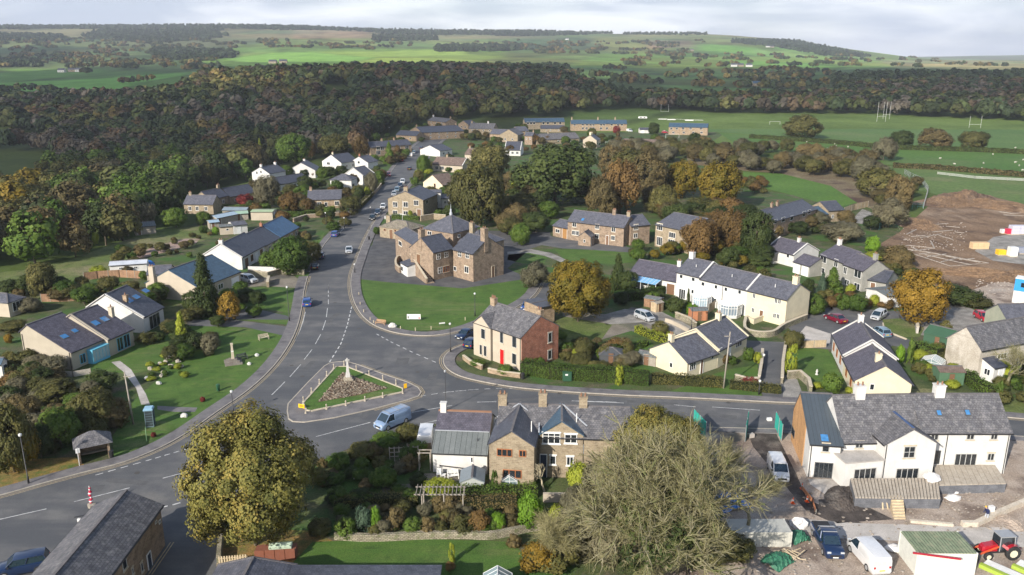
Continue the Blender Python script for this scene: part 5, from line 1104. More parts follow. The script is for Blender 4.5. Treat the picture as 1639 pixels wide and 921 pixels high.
# outside stair and white porch
st=thing('outside_stair','stone outside stair sloping down from the hall door beside a white porch',"stair",(0,0,0));pa=np.array(G(15,425,650));pb=np.array(G(15,580,765));m=MB();n=12;dv=(pb-pa)/n;nv=np.array([-dv[1],dv[0]]);nv/=np.linalg.norm(nv)
for i in range(n):
    z=3.3*(1-i/n)-.1;a=pa+dv*i;b=pa+dv*(i+1);m.prism([tuple(a),tuple(b),tuple(b+nv*1.5),tuple(a+nv*1.5)],0,max(z,.2))
m.build('steps',stone_p,st)
m=MB();a,b=pa,pb;c=b-nv*.3;d_=a-nv*.3;m.hexa([(d_[0],d_[1],0),(c[0],c[1],0),(b[0],b[1],0),(a[0],a[1],0)],[(d_[0],d_[1],4.2),(c[0],c[1],1.1),(b[0],b[1],1.1),(a[0],a[1],4.2)]);pw=m.build('parapet',stone_p,st)
m=MB();m.beam((d_[0]+nv[0]*.15,d_[1]+nv[1]*.15,4.28),(c[0]+nv[0]*.15,c[1]+nv[1]*.15,1.18),.42,.12);m.build('coping',stonetrim,st)
H6=h=HS('porch','white glazed porch at the foot of the curved wall by the outside stair',(15,318,655),(15,385,698),(15,430,650),2.3,2.9,'x',white,slate_d,1.,over=.1);h.win('F',15,320,592,342,640,2);h.door('F',15,350,600,380,690,whitedoor)
cw=smooth_line(W([(15,335,540),(15,290,545),(15,268,580),(15,272,625),(15,310,660)]),4)
wall('curved stone wall left of the white porch of the hall',cw,1.3,.35,stone_p)
merge(R1.o,[L2.o,H3.o,tw.o,H4.o,H5.o])
h=HS('outbuilding','low cream stone outbuilding with hipped stone slate roof beside the hall car park',(15,113,306),(15,400,345),6.5,2.8,4.4,'x',stone_g,stone_sl,hip=1)
for x,y in ((158,235),(262,243),(300,247),(340,250),(375,252)):h.win('F',15,x-9,y-9,x+9,y+9,1,framebr)
h.door('F',15,206,232,238,308,browndoor,stonetrim);h.chimm(.6,h.D/2,5.4,1.3,.8,stone_g,0)
# --- the terrace in the foreground
ww=HS('cottage','low white rendered cottage with seamed metal lower roof and terracotta ridge',(26,614,532),(26,1012,548),1,2.55,5.,'x',white,felt,build=False)
c=np.array(G(26,690,92,5.2));df=float((c-ww.a)@ww.ey);k1=.5
ww.D=df*1.75;ww.r=df/ww.D;ww.ridge=5.2;ww.e2=3.;ww.build(.1,True)
kk=(ww.ridge-ww.eave)/df
t0=df*.5;z0_=ww.eave+kk*t0
m=MB();b=[(-.12,t0,z0_+.145),(ww.L+.1,t0,z0_+.145),(ww.L+.1,df,ww.ridge+.145),(-.12,df,ww.ridge+.145)];m.hexa(b,[(x,y,z+.06) for x,y,z in b]);m.build('upper_roof',slate_p,ww.rf)
MB().beam((-.1,t0,z0_+.2),(ww.L,t0,z0_+.2),.2,.06).build('flashing',lead,ww.rf);MB().beam((-.1,df,ww.ridge+.27),(ww.L,df,ww.ridge+.27),.3,.14).build('ridge_tiles',pot,ww.rf)
ww.win('F',26,888,422,910,462,1);ww.chimm(.5,df,6.5,.7,.6,white,0)
MB().beam((.8,-.1,.9),(ww.L-1.5,-.1,.55),.1).build('waste_pipe',black,ww.o)
for i in (.22,.8):MB().cyl(ww.L*i,1.4,z0_-.9,z0_-.1,.06).build('vent_pipe',dgrey,ww.rf) if i>.5 else None
A=np.array(G(13,868,490));B=np.array(G(13,1085,505))
g1=HS('terrace_house','stone gabled cottage wing with brown framed windows facing the garden',tuple(A),tuple(B),1,5.3,6.95,'y',stone_g,slate_d,build=False)
c=np.array(G(25,412,38,6.9));g1.D=float((c-A)@g1.ey);g1.over=.12;g1.build(.12,True)
for a_ in ((905,303,978,338),(1012,308,1048,342),(932,405,1026,444)):g1.win('F',13,*a_,2 if a_[2]-a_[0]<50 else 3,framebr)
MB().cyl(g1.L*.88,2.6,6.1-.5,7.1,.06).build('vent_pipe',upvc,g1.rf)
A=np.array(G(13,1112,440));B=np.array(G(13,1322,446))
g2=HS('terrace_house','stone gabled cottage wing with large white windows next to the brown framed one',tuple(A),tuple(B),1,5.3,6.95,'y',stone_g,slate_b,build=False)
c=np.array(G(25,815,40,6.9));g2.D=float((c-A)@g2.ey);g2.over=.12;g2.build(.12,True)
g2.win('F',13,1128,224,1214,276,3,kind='transom',sill=upvc);g2.win('F',13,1236,230,1296,274,2,sill=upvc);g2.win('F',13,1163,335,1193,378,1,sill=upvc);g2.win('F',13,1244,340,1280,382,2,sill=upvc);g2.door('F',13,1116,330,1146,390,bluedoor)
MB().cyl(g2.L*.85,2.,5.6,7.1,.06).build('vent_pipe',upvc,g2.rf)
# main row behind both wings
c0=np.array(G(25,235,34,7.0));c1=np.array(G(25,1420,70,7.0));e=(c1-c0)/np.linalg.norm(c1-c0);n_=np.array([-e[1],e[0]])
RW=HS('terrace_house','long slate roofed terrace with three stone chimneys along the lower road',tuple(c0-n_*4.2),tuple(c1-n_*4.2),8.,5.,7.,'x',stone_g,slate_m)
RW.chim(25,248,-8,1.,.8,mat=stone_g,pots=2,hmin=1.3);RW.chim(25,627,-20,.95,.75,mat=stone_g,pots=2,hmin=1.6);RW.chim(25,1000,-15,.95,.75,mat=stone_g,pots=2,hmin=1.3)
RW.winm('F',RW.L*.62,3.6,1,1.1,2)
for xx_ in (.62,.8,.9):RW.winm('F',RW.L*xx_,1.4,1.,1.1,2)
vm=MB()
def vly(p,q_):
    a=G(*p);b=G(*q_);vm.beam((a[0],a[1],p[3]),(b[0],b[1],q_[3]),.16,.08)
for p_,q_ in (((25,408,36,7.2),(25,205,160,5.95)),((25,412,36,7.2),(25,595,187,5.95)),((25,595,187,5.95),(25,590,300,5.7)),((25,605,187,5.95),(25,812,42,7.2)),((25,818,45,7.2),(25,1035,243,5.8))):vly(p_,q_)
vo=vm.build('valley_flashing',lead,RW.rf);vo.matrix_parent_inverse=(Matrix.Translation(RW.o.location)@Matrix.Rotation(RW.ang,4,'Z')).inverted()
h=HS('lean_to','small white lean to with slate roof at the right of the stone wings',(25,965,640),(25,1085,650),4.,3.,4.6,'x',white,slate,1.);h.winm('F',h.L*.6,1.5,.6,.9,1)
# --- new white house on the building site
A=np.array(G(12,434,469));B=np.array(G(12,579,479))
n1=HS('new_house','timber clad end of the new white house with dark seamed metal roof',tuple(A),tuple(B),9.6,4.2,7.4,'x',white,zinc,.72,gov=.12)
kq=(7.4-4.2)/(.72*9.6)
m=MB();m.hexa([(-.08,2.6,0),(-.08,9.6,0),(-.08,9.6,n1.e2-.02),(-.08,9.6*.72,7.38),(-.08,2.6,4.2+kq*2.6)],[(-.002,2.6,0),(-.002,9.6,0),(-.002,9.6,n1.e2-.02),(-.002,9.6*.72,7.38),(-.002,2.6,4.2+kq*2.6)])
m.build('timber_cladding',timber,n1.o)
n1.win('F',12,468,404,552,476,4,dgrey);n1.win('F',12,505,318,538,354,1,framegr,sill=True);n1.sky(0,12,494,272,538,312)
o_=n1.win('L',12,346,190,360,232,1,dgrey);o_.location.x-=.08;o_=n1.win('L',12,338,275,356,345,1,dgrey);o_.location.x-=.08;n1.win('L',12,404,286,416,312,1,dgrey);n1.win('L',12,396,374,408,398,1,dgrey)
n1.pipe('F',.15);n1.pipe('F',n1.L-.1)
n2=Hr('new_house','long new white house with timber clad end, slate roofs, patio doors and white chimneys',(12,600,306,4.4),(12,985,300,4.4),(12,600,98,8.3),4.5,4.4,8.3,white,slate_m)
n2.win('F',12,658,308,692,336,2,framegr,sill=True);n2.chim(12,680,48,1.1,.9,mat=white,pots=2,hmin=1.3)
n3=Hr('new_house','right hand section of the new white house with two rooflights and raised deck',(12,965,262,5.3),(12,1373,262,5.3),(12,1280,92,8.3),4.5,5.3,8.3,white,slate_m)
for a_ in ((1002,268,1040,300),(1168,264,1204,298),(1278,264,1312,298),(1262,360,1296,394)):n3.win('F',12,*a_,2,framegr,sill=True)
n3.win('F',12,1113,362,1212,420,4,framegr);n3.win('F',12,1022,348,1046,410,1,dgrey);n3.sky(0,12,1030,166,1054,188);n3.sky(0,12,1160,162,1186,188);n3.chim(12,1045,48,1.1,.9,mat=white,pots=2,hmin=1.3);n3.pipe('F',n3.L*.29);n3.pipe('F',n3.L-.2)
A=np.array(G(12,772,506));B=np.array(G(12,1002,500))
n4=HS('new_house','projecting white gable of the new house with sash window above patio doors',tuple(A),tuple(B),1,5.,6.7,'y',white,slate_m,build=False)
c=np.array(G(12,797,142,7.5));n4.D=float((c-A)@n4.ey);n4.D=max(n4.D,7);n4.build(.15,True)
n4.win('F',12,878,328,932,382,2,framegr,sill=True,kind='sash');n4.win('F',12,842,430,944,498,4,framegr);n4.pipe('F',.1)
MB().beam((n4.L/2,0,6.93),(n4.L/2,n4.D,6.93),.3,.05).build('blue_ridge_membrane',PM('blue_membrane',(.05,.09,.2),.5),n4.rf)
A=np.array(G(12,600,524));B=np.array(G(12,772,508))
n5=HS('extension','flat roofed white bay of the new house with patio doors',tuple(A),tuple(B),5.5,3.1,3.12,'x',white,slab,over=.12,gut=False)
n5.win('F',12,648,430,750,500,4,framegr)
merge(n2.o,[n1.o,n3.o,n4.o,n5.o])
# raised decks
def deck(lab,pts,h,joist=True,k=12,planks=True):
    w_=W([(k,x,y) for x,y in pts]);o=thing('raised_deck',lab,'deck',(w_[0][0],w_[0][1],0));ox,oy=w_[0];l=[(x-ox,y-oy) for x,y in w_]
    MB().prism(l,-.1,h-.06).build('plinth',block,o);m=MB();n=26 if joist else 12
    for i in range(n):
        t=(i+.1)/n;t2=(i+(.86 if joist else 1.04))/n;a=Vector(l[0]).lerp(Vector(l[1]),t);b=Vector(l[3]).lerp(Vector(l[2]),t);c=Vector(l[3]).lerp(Vector(l[2]),t2);d=Vector(l[0]).lerp(Vector(l[1]),t2)
        m.prism([tuple(a),tuple(d),tuple(c),tuple(b)],h-.055,h+.06)
    m.build('joists',deckw,o);return o
deck('front raised deck of open joists on grey blockwork before the middle of the new house',[(650,612),(1042,616),(1030,520),(628,522)],1.2)
deck('right raised deck of close boards on grey blockwork at the end of the new house',[(1035,550),(1342,542),(1290,455),(1005,450)],1.1,False)
st=thing('garden_steps','flight of timber steps leading down from the front deck','steps',(0,0,0));a0=np.array(G(12,835,665));a1=np.array(G(12,888,665));b0=np.array(G(12,812,600));b1=np.array(G(12,868,600));m=MB()
for i in range(8):
    t=i/8;t2=(i+1)/8;m.prism([tuple(a0+(b0-a0)*t),tuple(a1+(b1-a1)*t),tuple(a1+(b1-a1)*t2),tuple(a0+(b0-a0)*t2)],0,.15*(i+1))
m.build('treads',woodt,st)
# --- slate roofed building at the bottom left
Q=np.array(G(20,840,196,4.4));rf_=np.array(G(20,665,118,5.9));rn=np.array(G(20,290,561,5.9));d=(rn-rf_)/np.linalg.norm(rn-rf_)
nx_=np.array([-d[1],d[0]]);hw=abs(float((Q-rf_)@nx_));Bn=Q+d*22
h=HS('public_house','long slate roofed stone building running off the bottom left corner',None,tuple(Bn),tuple(Q),4.4,5.9,'y',stone_p,slate_m,width=2*hw,fromR=True,gov=.2);PB=h
for a_ in ((640,470,664,535),(738,490,750,545),(690,520,700,555)):h.win('R',20,*a_,1,framegr,sill=True)
h.door('R',20,772,440,792,520,bluedoor);h.win('R',20,812,272,822,292,1);h.win('R',20,832,268,842,292,1)
# roofs at the bottom edge
c0=np.array(G(20,1312,470,3.9));
h=HS('garage','hipped dark slate roof of a garage poking up at the bottom edge',(c0[0]-3.0,c0[1]-11.),(c0[0]+3.6,c0[1]-11.),11.6,2.5,3.9,'y',stone_g,slate,hip=.2)
a=np.array(G(0,470,906,3.));b=np.array(G(0,705,906,3.))
h=HS('bungalow','flat dark roof of a bungalow along the bottom edge beside the lawn',(a[0],a[1]-9),(b[0],b[1]-9),9,2.8,3.,'x',stone_g,slate_d)
# ================================================================ VEHICLES
def carpaint(name,c):return PM('paint_'+name,c,.28,.25,.8,.5,.05)
PT={'silver':carpaint('silver',(.5,.52,.54)),'white':carpaint('white',(.75,.75,.75)),'blue':carpaint('blue',(.02,.08,.3)),'navy':carpaint('navy',(.012,.03,.085)),'black':carpaint('black',(.015,.017,.02)),'red':carpaint('red',(.45,.015,.03)),'maroon':carpaint('maroon',(.18,.01,.03)),'purple':carpaint('purple',(.06,.02,.06)),'bluegrey':carpaint('blue_grey',(.2,.3,.38)),'teal':carpaint('teal',(.04,.2,.3)),'vansilver':carpaint('pale_silver',(.26,.36,.52))}
tyre=PM('tyre_rubber',(.018,.018,.018),.85);carglass=PM('car_glass',(.015,.03,.045),.04,0,0,1.,.1);lampw=PM('headlamp_glass',(.65,.68,.7),.15,.3);lampr=PM('tail_lamp',(.4,.01,.01),.2);plw=PM('plate_white',(.7,.7,.68),.5);ply=PM('plate_yellow',(.75,.5,.03),.5);trimb=PM('black_trim',(.02,.02,.022),.6)
TY={ # length,width,height, belt height, profile (x fraction from the nose, top of body), glass: (base0,base1,roof0,roof1) fractions
'hatch':(4.0,1.74,1.48,.92,[(0,.5),(.03,.66),(.1,.78),(.25,.88),(.5,.92),(.8,.95),(.95,.93),(.985,.8),(1,.5)],(.22,.97,.42,.88)),
'saloon':(4.5,1.78,1.43,.9,[(0,.48),(.03,.64),(.1,.76),(.26,.87),(.5,.9),(.75,.93),(.93,.9),(.985,.78),(1,.5)],(.25,.86,.42,.7)),
'suv':(4.5,1.85,1.68,1.05,[(0,.6),(.025,.8),(.08,.94),(.24,1.02),(.5,1.05),(.8,1.08),(.96,1.06),(.99,.9),(1,.6)],(.22,.985,.38,.92)),
'mpv':(4.2,1.74,1.62,.98,[(0,.52),(.03,.7),(.1,.82),(.2,.92),(.5,.98),(.8,1.0),(.96,.98),(.99,.85),(1,.55)],(.14,.98,.36,.92)),
'pickup':(5.3,1.88,1.78,1.1,[(0,.65),(.02,.86),(.06,1.0),(.22,1.06),(.5,1.1),(.98,1.1),(.995,1.0),(1,.6)],(.22,.66,.34,.62)),
'van':(5.0,1.95,1.98,1.1,[(0,.6),(.02,.8),(.06,.98),(.14,1.1),(.2,1.12),(.985,1.12),(1,.7)],(.13,.99,.29,.975)),
'smallvan':(4.4,1.8,1.85,1.08,[(0,.58),(.02,.78),(.07,.95),(.16,1.06),(.25,1.08),(.985,1.08),(1,.7)],(.17,.99,.34,.97)),
}
CM={}
def car_meshes(t):
    if t in CM:return CM[t]
    L,Wd,Ht,belt,prof,(g0,g1,r0,r1)=TY[t];hw=Wd/2;gc=.2
    body=MB();rings=[]
    def taper(f):return 1-.14*max(0,(.13-f)/.13)**1.6-.08*max(0,(f-.9)/.1)**1.6
    fr=sorted(set([p[0] for p in prof]+[.15,.35,.6,.7,.88]))
    for f in fr:
        top=np.interp(f,[p[0] for p in prof],[p[1] for p in prof]);w_=hw*taper(f);x=L/2-f*L;lo=gc+(.12 if f in(0,1) else 0)
        rings.append([(x,-w_*.9,lo),(x,-w_,lo+.14),(x,-w_*1.0,lo+(top-lo)*.6),(x,-w_*.97,top-.06),(x,-w_*.86,top),(x,0,top+.035),(x,w_*.86,top),(x,w_*.97,top-.06),(x,w_*1.0,lo+(top-lo)*.6),(x,w_,lo+.14),(x,w_*.9,lo)])
    body.loft(rings);bm=body.mesh('body',PT['silver'],True)
    try:bm.set_sharp_from_angle(angle=.6)
    except Exception:pass
    x0,x1,x2,x3=L/2-g0*L,L/2-r0*L,L/2-r1*L,L/2-g1*L;zb=belt-.02;zt=Ht-.04;tw=hw*.76;bw=hw*.9
    pan=t in('van','smallvan')
    if pan:tw=hw*.84;bw=hw*.95
    xs=[x0,x1,x2,x3]
    base=[(x0,-bw*.93,zb),(x0,bw*.93,zb),(x3,bw*.93,zb+.02),(x3,-bw*.93,zb+.02)];top=[(x1,-tw*.93,zt),(x1,tw*.93,zt),(x2,tw*.93,zt),(x2,-tw*.93,zt)]
    gl=MB()
    if pan:
        xc=x1-.75
        gl.hexa([(x0,-bw*.93,zb),(x0,bw*.93,zb),(xc,bw*.985,zb),(xc,-bw*.985,zb)],[(x1,-tw*.93,zt-.1),(x1,tw*.93,zt-.1),(xc,tw*1.0,zt-.1),(xc,-tw*1.0,zt-.1)])
    else:gl.hexa(base,top)
    gm=gl.mesh('windows',carglass)
    rf=MB();rings=[]
    for (x,s_,z) in ((x1+.06,.9,zt-.03),(x1-.12,1,zt+.01),((x1+x2)/2,1.02,zt+.05),(x2+.1,1,zt+.01),(x2-.05,.92,zt-.04)):
        rings.append([(x,-tw*s_,z-.03),(x,-tw*s_*.98,z+.015),(x,-tw*s_*.8,z+.04),(x,0,z+.055),(x,tw*s_*.8,z+.04),(x,tw*s_*.98,z+.015),(x,tw*s_,z-.03)])
    rf.loft(rings)
    for s_ in (-1,1):
        for a,b in (((x0,s_*bw*.95,zb),(x1,s_*tw*.96,zt)),((x3,s_*bw*.95,zb),(x2,s_*tw*.96,zt)),(((x0+x3)*.5+.1,s_*bw*.965,zb),((x1+x2)*.5+.05,s_*tw*.97,zt))):rf.beam(a,b,.07,.07)
    if pan:   # panelled cargo body
        xc=x1-.72;rings=[]
        for x,s_ in ((xc,1),((xc+x3)/2,1.01),(x2,1),(x3+.01,.97)):
            z=zt+.03 if x>x2-.01 else zt-.08
            rings.append([(x,-bw*s_,zb-.05),(x,-bw*.99*s_,zb+.45),(x,-tw*1.02*s_,z-.1),(x,-tw*.9,z+.01),(x,0,z+.03),(x,tw*.9,z+.01),(x,tw*1.02*s_,z-.1),(x,bw*.99*s_,zb+.45),(x,bw*s_,zb-.05)])
        rf.loft(rings)
    rm=rf.mesh('roof_panel',PT['silver'],True)
    try:rm.set_sharp_from_angle(angle=.6)
    except Exception:pass
    R_=.33 if t not in('suv','pickup','van') else .37
    tm_=MB().loft([[(R_*q_*math.cos(a),y,R_*q_*math.sin(a)) for a in np.linspace(0,6.283,15)[:-1]] for y,q_ in ((-.11,.86),(-.11,.98),(-.05,1),(.05,1),(.11,.98),(.11,.86))]).mesh('wheel',tyre,True)
    rim=MB().loft([[(R_*.62*math.cos(a),y,R_*.62*math.sin(a)) for a in np.linspace(0,6.283,11)[:-1]] for y in (-.115,.115)]).mesh('rim',steel)
    hl=MB().box(-.05,-.17,-.07,.05,.17,.07).mesh('headlight',lampw);tl=MB().box(-.04,-.09,-.13,.04,.09,.13).mesh('tail_light',lampr)
    mi=MB().box(-.06,-.1,-.07,.06,.1,.07).mesh('mirror',trimb)
    pf=MB().box(-.02,-.26,-.055,.02,.26,.055).mesh('number_plate',plw);pb=MB().box(-.02,-.26,-.055,.02,.26,.055).mesh('number_plate',ply)
    gr=MB().box(-.03,-hw*.55,-.1,.03,hw*.55,.1).mesh('grille',trimb)
    CM[t]=(bm,gm,rm,tm_,rim,hl,tl,mi,pf,pb,gr);return CM[t]
def setm(o,m):
    o.material_slots[0].link='OBJECT';o.material_slots[0].material=m
def car(k,x,y,dx,dy,t,colr,label,cat='car',group=None,name='parked_car',detail=True,pos=None,ang=None,z=.06):
    """centre pixel (x,y) on the ground; (dx,dy) a pixel ahead of the nose"""
    if pos is None:
        X,Y=G(k,x,y);X2,Y2=G(k,dx,dy);ang=math.atan2(Y2-Y,X2-X)
    else:X,Y=pos
    bm,gm,rm,tm_,rim,hl,tl,mi,pf,pb,gr=car_meshes(t);L,Wd,Ht,belt,prof,gg=TY[t];hw=Wd/2
    o=thing(name,label,cat,(X,Y,z),ang,group);b=link('body',bm,o);setm(b,PT[colr]);link('windows',gm,o);r=link('roof_panel',rm,o);setm(r,PT[colr])
    for wx in (L*.31,-L*.3):
        for s_ in (-1,1):
            w_=link('wheel',tm_,o,(wx,s_*(hw-.1),.33 if t not in('suv','pickup','van') else .37))
            if detail:link('rim',rim,w_)
    if detail:
        zt=prof[2][1]-.12
        for s_ in (-1,1):
            link('headlight',hl,o,(L/2-.1,s_*hw*.66,zt));link('tail_light',tl,o,(-L/2+.06,s_*hw*.76,belt-.22));link('mirror',mi,o,(L/2-gg[0]*L-.25,s_*(hw+.06),belt+.06))
        link('number_plate',pf,o,(L/2-.005,0,.42));link('number_plate',pb,o,(-L/2+.005,0,.62));link('grille',gr,o,(L/2-.02,0,.58))
    return o
car(3,1018,440,1070,452,'suv','silver','silver estate car standing on the drive by the white garage door')
car(4,482,608,505,588,'hatch','blue','bright blue hatchback at the mouth of the side road')
G1='cars parked along the main street'
car(4,410,716,425,678,'hatch','navy','dark blue hatchback parked nose to tail, farther of the two on the left kerb',group=G1)
car(4,382,768,395,728,'hatch','black','black hatchback parked nose to tail, nearer of the two on the left kerb',group=G1)
car(4,549,688,546,715,'saloon','silver','silver saloon driving down the middle of the street',name='car')
car(8,322,140,325,108,'hatch','blue','blue car with yellow rear plate driving away up the left lane',name='car')
car(4,664,527,655,545,'hatch','black','black car parked first below the stone gabled house',group=G1)
car(4,690,500,680,518,'hatch','navy','dark blue car parked second in the row below the stone gabled house',group=G1)
car(4,716,472,706,490,'hatch','white','white car parked third in the row beside the stone gabled house',group=G1)
car(4,770,409,764,425,'hatch','silver','silver car at the near end of the queue above the stone gabled house',group=G1)
car(4,784,388,778,402,'hatch','bluegrey','blue grey car second in the queue above the stone gabled house',group=G1)
car(4,799,367,792,381,'hatch','navy','navy car third in the queue above the stone gabled house',group=G1)
car(4,812,349,806,362,'suv','white','white topped car at the far end of the queue above the stone gabled house',group=G1)
car(4,743,314,740,330,'suv','maroon','dark red car with pale windscreen coming down the left of the street',name='car')
car(4,846,283,855,268,'hatch','black','dark car parked opposite the yellow planter',group=G1)
car(16,512,605,540,580,'hatch','red','bright red hatchback parked by the pointed green tree',group=G1)
car(16,540,580,560,560,'hatch','black','black hatchback just ahead of the red one',group=G1)
car(16,602,556,640,525,'smallvan','white','white van parked at the corner of the stone terrace','van',G1,'parked_van')
car(16,632,528,660,500,'hatch','bluegrey','blue grey car ahead of the white van on the upper street',group=G1)
car(16,705,486,740,470,'hatch','navy','dark car by the white gable on the upper street',group=G1)
for i,(x,y,c_,n_) in enumerate(((842,362,'teal','teal'),(866,375,'navy','navy'),(893,350,'red','red'),(920,330,'white','white'),(944,302,'navy','dark blue'),(972,332,'blue','bright blue'))):
    car(16,x,y,x+16,y-18,'hatch',c_,['teal car at the near end of the cluster below the twin chimneyed house','navy car nearest the kerb in the cluster below the twin chimneyed house','small red car in the cluster below the twin chimneyed house','white car in the cluster below the twin chimneyed house','dark blue car farthest up the street below the twin chimneyed house','bright blue car alone on the right of the upper street'][i],group=G1,detail=False)
car(17,945,188,965,190,'smallvan','white','white van with dark windscreen at the end of the stone and white terrace','van',None,'parked_van',False)
car(17,1203,198,1230,199,'hatch','red','red car left of the brick terrace by the playing field',detail=False)
car(9,142,492,98,512,'saloon','navy','dark blue saloon parked beside the cream house on the junction')
car(9,172,535,215,505,'hatch','navy','dark hatchback with yellow plate tucked behind the cream house')
car(9,445,352,420,372,'hatch','blue','blue car parked behind the slate roof of the cream house')
car(9,1018,405,1070,425,'mpv','silver','silver people carrier on the gravel turning area')
car(5,915,692,935,680,'hatch','silver','small silver car beside the buff stone villa')
car(22,235,255,300,290,'saloon','purple','dark purple car half hidden behind the pale yellow gable')
car(22,575,385,430,330,'saloon','maroon','maroon saloon parked at the lane edge facing left')
car(22,1170,350,1110,385,'mpv','silver','silver people carrier with blue sky on its roof by the grass circle')
car(22,1200,575,1120,530,'hatch','bluegrey','blue grey car half hidden behind the white bungalow roof')
car(19,610,752,660,780,'hatch','red','bright red hatchback on the pale gravel car park')
car(12,300,460,325,515,'smallvan','white','white van parked in the dark mud by the timber clad wall','van',None,'parked_van')
pk=car(21,600,310,650,400,'pickup','navy','dark blue pickup with roof bars on the muddy yard','pickup',None,'pickup_truck')
car(21,815,390,735,300,'van','white','long white panel van on the muddy yard beside the pickup','van',None,'parked_van')
v1=car(8,715,693,640,725,'van','vansilver','silver blue panel van with roof rails driving along the lower road','van',None,'van')
m=MB()
for s_ in (-.62,.62):m.beam((1.,s_,2.08),(-2.2,s_,2.08),.05)
for x in (.9,-.6,-2.):m.beam((x,-.75,2.1),(x,.75,2.1),.05)
m.build('roof_rack',steel,v1)
m=MB()
for x in (.5,-.4):m.beam((x,-.7,1.88),(x,.7,1.88),.06)
m.build('roof_bars',steel,pk);MB().box(-2.5,-.78,1.0,-.75,.78,1.2).build('load_cover',trimb,pk);MB().beam((-.75,-.75,1.7),(-.75,.75,1.7),.07).build('roll_bar',steel,pk)
car(26,565,310,580,240,'van','white','white van parked nose away beside the white cottage','van',None,'parked_van')
car(20,125,540,20,561,'suv','navy','dark blue car with silver roof rails beside the slate roofed building')
# red tractor
X,Y=G(28,380,700);t=thing('tractor','red tractor with glazed cab and front loader on the yard','tractor',(X,Y,.03),math.radians(185))
bonnet=PT['red'];m=MB();m.loft([[(x,-w_,z0),(x,-w_*.9,z1),(x,w_*.9,z1),(x,w_,z0)] for x,w_,z0,z1 in ((.3,.42,.75,1.42),(1.5,.36,.72,1.3),(1.75,.3,.72,1.15))]);m.build('bonnet',bonnet,t)
MB().box(-1.3,-.35,.5,1.6,.35,.76).build('chassis',trimb,t)
c=MB()
cp_=[(-1.3,-.62),(.25,-.62),(.25,.62),(-1.3,.62)]
for x,y in cp_:c.beam((x,y,.85),(x*.92,y*.9,2.3),.07)
c.box(-1.3,-.62,2.28,.25,.62,2.36);c.build('cab_frame',steel,t);MB().hexa([(x*.97,y*.97,.95) for x,y in cp_],[(x*.9,y*.88,2.27) for x,y in cp_]).build('cab_glass',glass,t)
def wheel_(p,x,y,r,w_):
    o=MB().loft([[(r*q_*math.cos(a),yy_,r*q_*math.sin(a)) for a in np.linspace(0,6.283,19)[:-1]] for yy_,q_ in ((-w_/2,.8),(-w_/2,.97),(0,1),(w_/2,.97),(w_/2,.8))]).build('wheel',tyre,p,True,(x,y,r));MB().loft([[(r*.55*math.cos(a),yy_,r*.55*math.sin(a)) for a in np.linspace(0,6.283,11)[:-1]] for yy_ in (-w_/2-.01,w_/2+.01)]).build('rim',PM('rim_cream',(.6,.55,.4),.5),o)
for s_ in (-1,1):wheel_(t,-1.0,s_*.8,.72,.38);wheel_(t,1.35,s_*.72,.42,.26)
for s_ in (-1,1):MB().loft([[(-1.0+.85*math.cos(a),s_*.8-.2,.74+.85*math.sin(a)),(-1.0+.85*math.cos(a),s_*.8+.2,.74+.85*math.sin(a))] for a in np.linspace(.5,2.7,8)],cap=False,closed=False).build('mudguard',bonnet,t)
m=MB()
for s_ in (-.5,.5):m.beam((.2,s_,1.3),(2.3,s_,.5),.12)
m.build('loader_arm',PM('orange_red_arm',(.55,.09,.03),.5),t);MB().hexa([(2.2,-.8,.1),(2.9,-.8,.1),(2.9,.8,.1),(2.2,.8,.1)],[(2.2,-.8,.7),(2.4,-.8,.7),(2.4,.8,.7),(2.2,.8,.7)]).build('loader_bucket',dgrey,t)
# ================================================================ STREET FURNITURE
def lamp(k,x,yb,yt,label,hh=None,style='lantern',col=None,name='street_lamp',group='street lamps of the village'):
    X,Y=G(k,x,yb);h_=hh or ht(k,x,yb,yt);o=thing(name,label,'lamp',(X,Y,.05),0,group)
    MB().lathe(0,0,[(.11,0),(.11,.9),(.065,.95),(.05,h_-.35)],8).build('post',col or black,o,True)
    MB().lathe(0,0,[(.06,h_-.35),(.16,h_-.3),(.2,h_-.05),(.05,h_+.05)],8).build('lantern',PM('lamp_glass',(.6,.6,.58),.3),o,True)
    return o
lamp(8,240,215,55,'black street lamp with white lantern on the lawn left of the main street')
lamp(8,1095,192,85,'black street lamp by the far edge of the sloping green')
lamp(23,1132,728,325,'black street lamp on the kerb before the cream house with the red door')
lamp(7,955,290-20,168,'dark lamp post standing near the roadside edge of the left green')
lamp(7,118,550,345,'black street lamp among fallen leaves at the far left of the road')
lamp(10,432,505,360,'grey lamp post beside the orange garden shed of the conservatories')
lamp(10,822,720,640,'slim lamp post on the path beside the cream bungalow lane')
lamp(10,800,860,800,'short black lamp post by the lower road verge at the lane mouth',2.2)
lamp(4,437,570,492,'lamp post left of the side road junction');lamp(4,527,575,517,'white headed lamp post at the side road kerb');lamp(4,655,500,465,'white headed lamp post on the right kerb below the stone gabled house')
lamp(4,577,790,745,'black lamp post on the pavement by the hall car park')
lamp(9,492,600,500,'lamp post before the red brick side wall')
lamp(16,388,330,270,'distant lamp post against the wood',group=None);lamp(16,993,262,205,'lamp post at the very end of the street',group=None)
X,Y=G(26,712,60);o=thing('street_lamp','tall dark lamp column rising behind the white cottage chimney','lamp',(X,Y-1.,.05));MB().lathe(0,0,[(.1,0),(.1,1.2),(.05,1.25),(.04,5.6)],8).build('post',black,o,True);MB().lathe(0,0,[(.05,5.5),(.16,5.6),(.16,5.8),(.04,5.9)],8).build('lantern',steel,o,True)
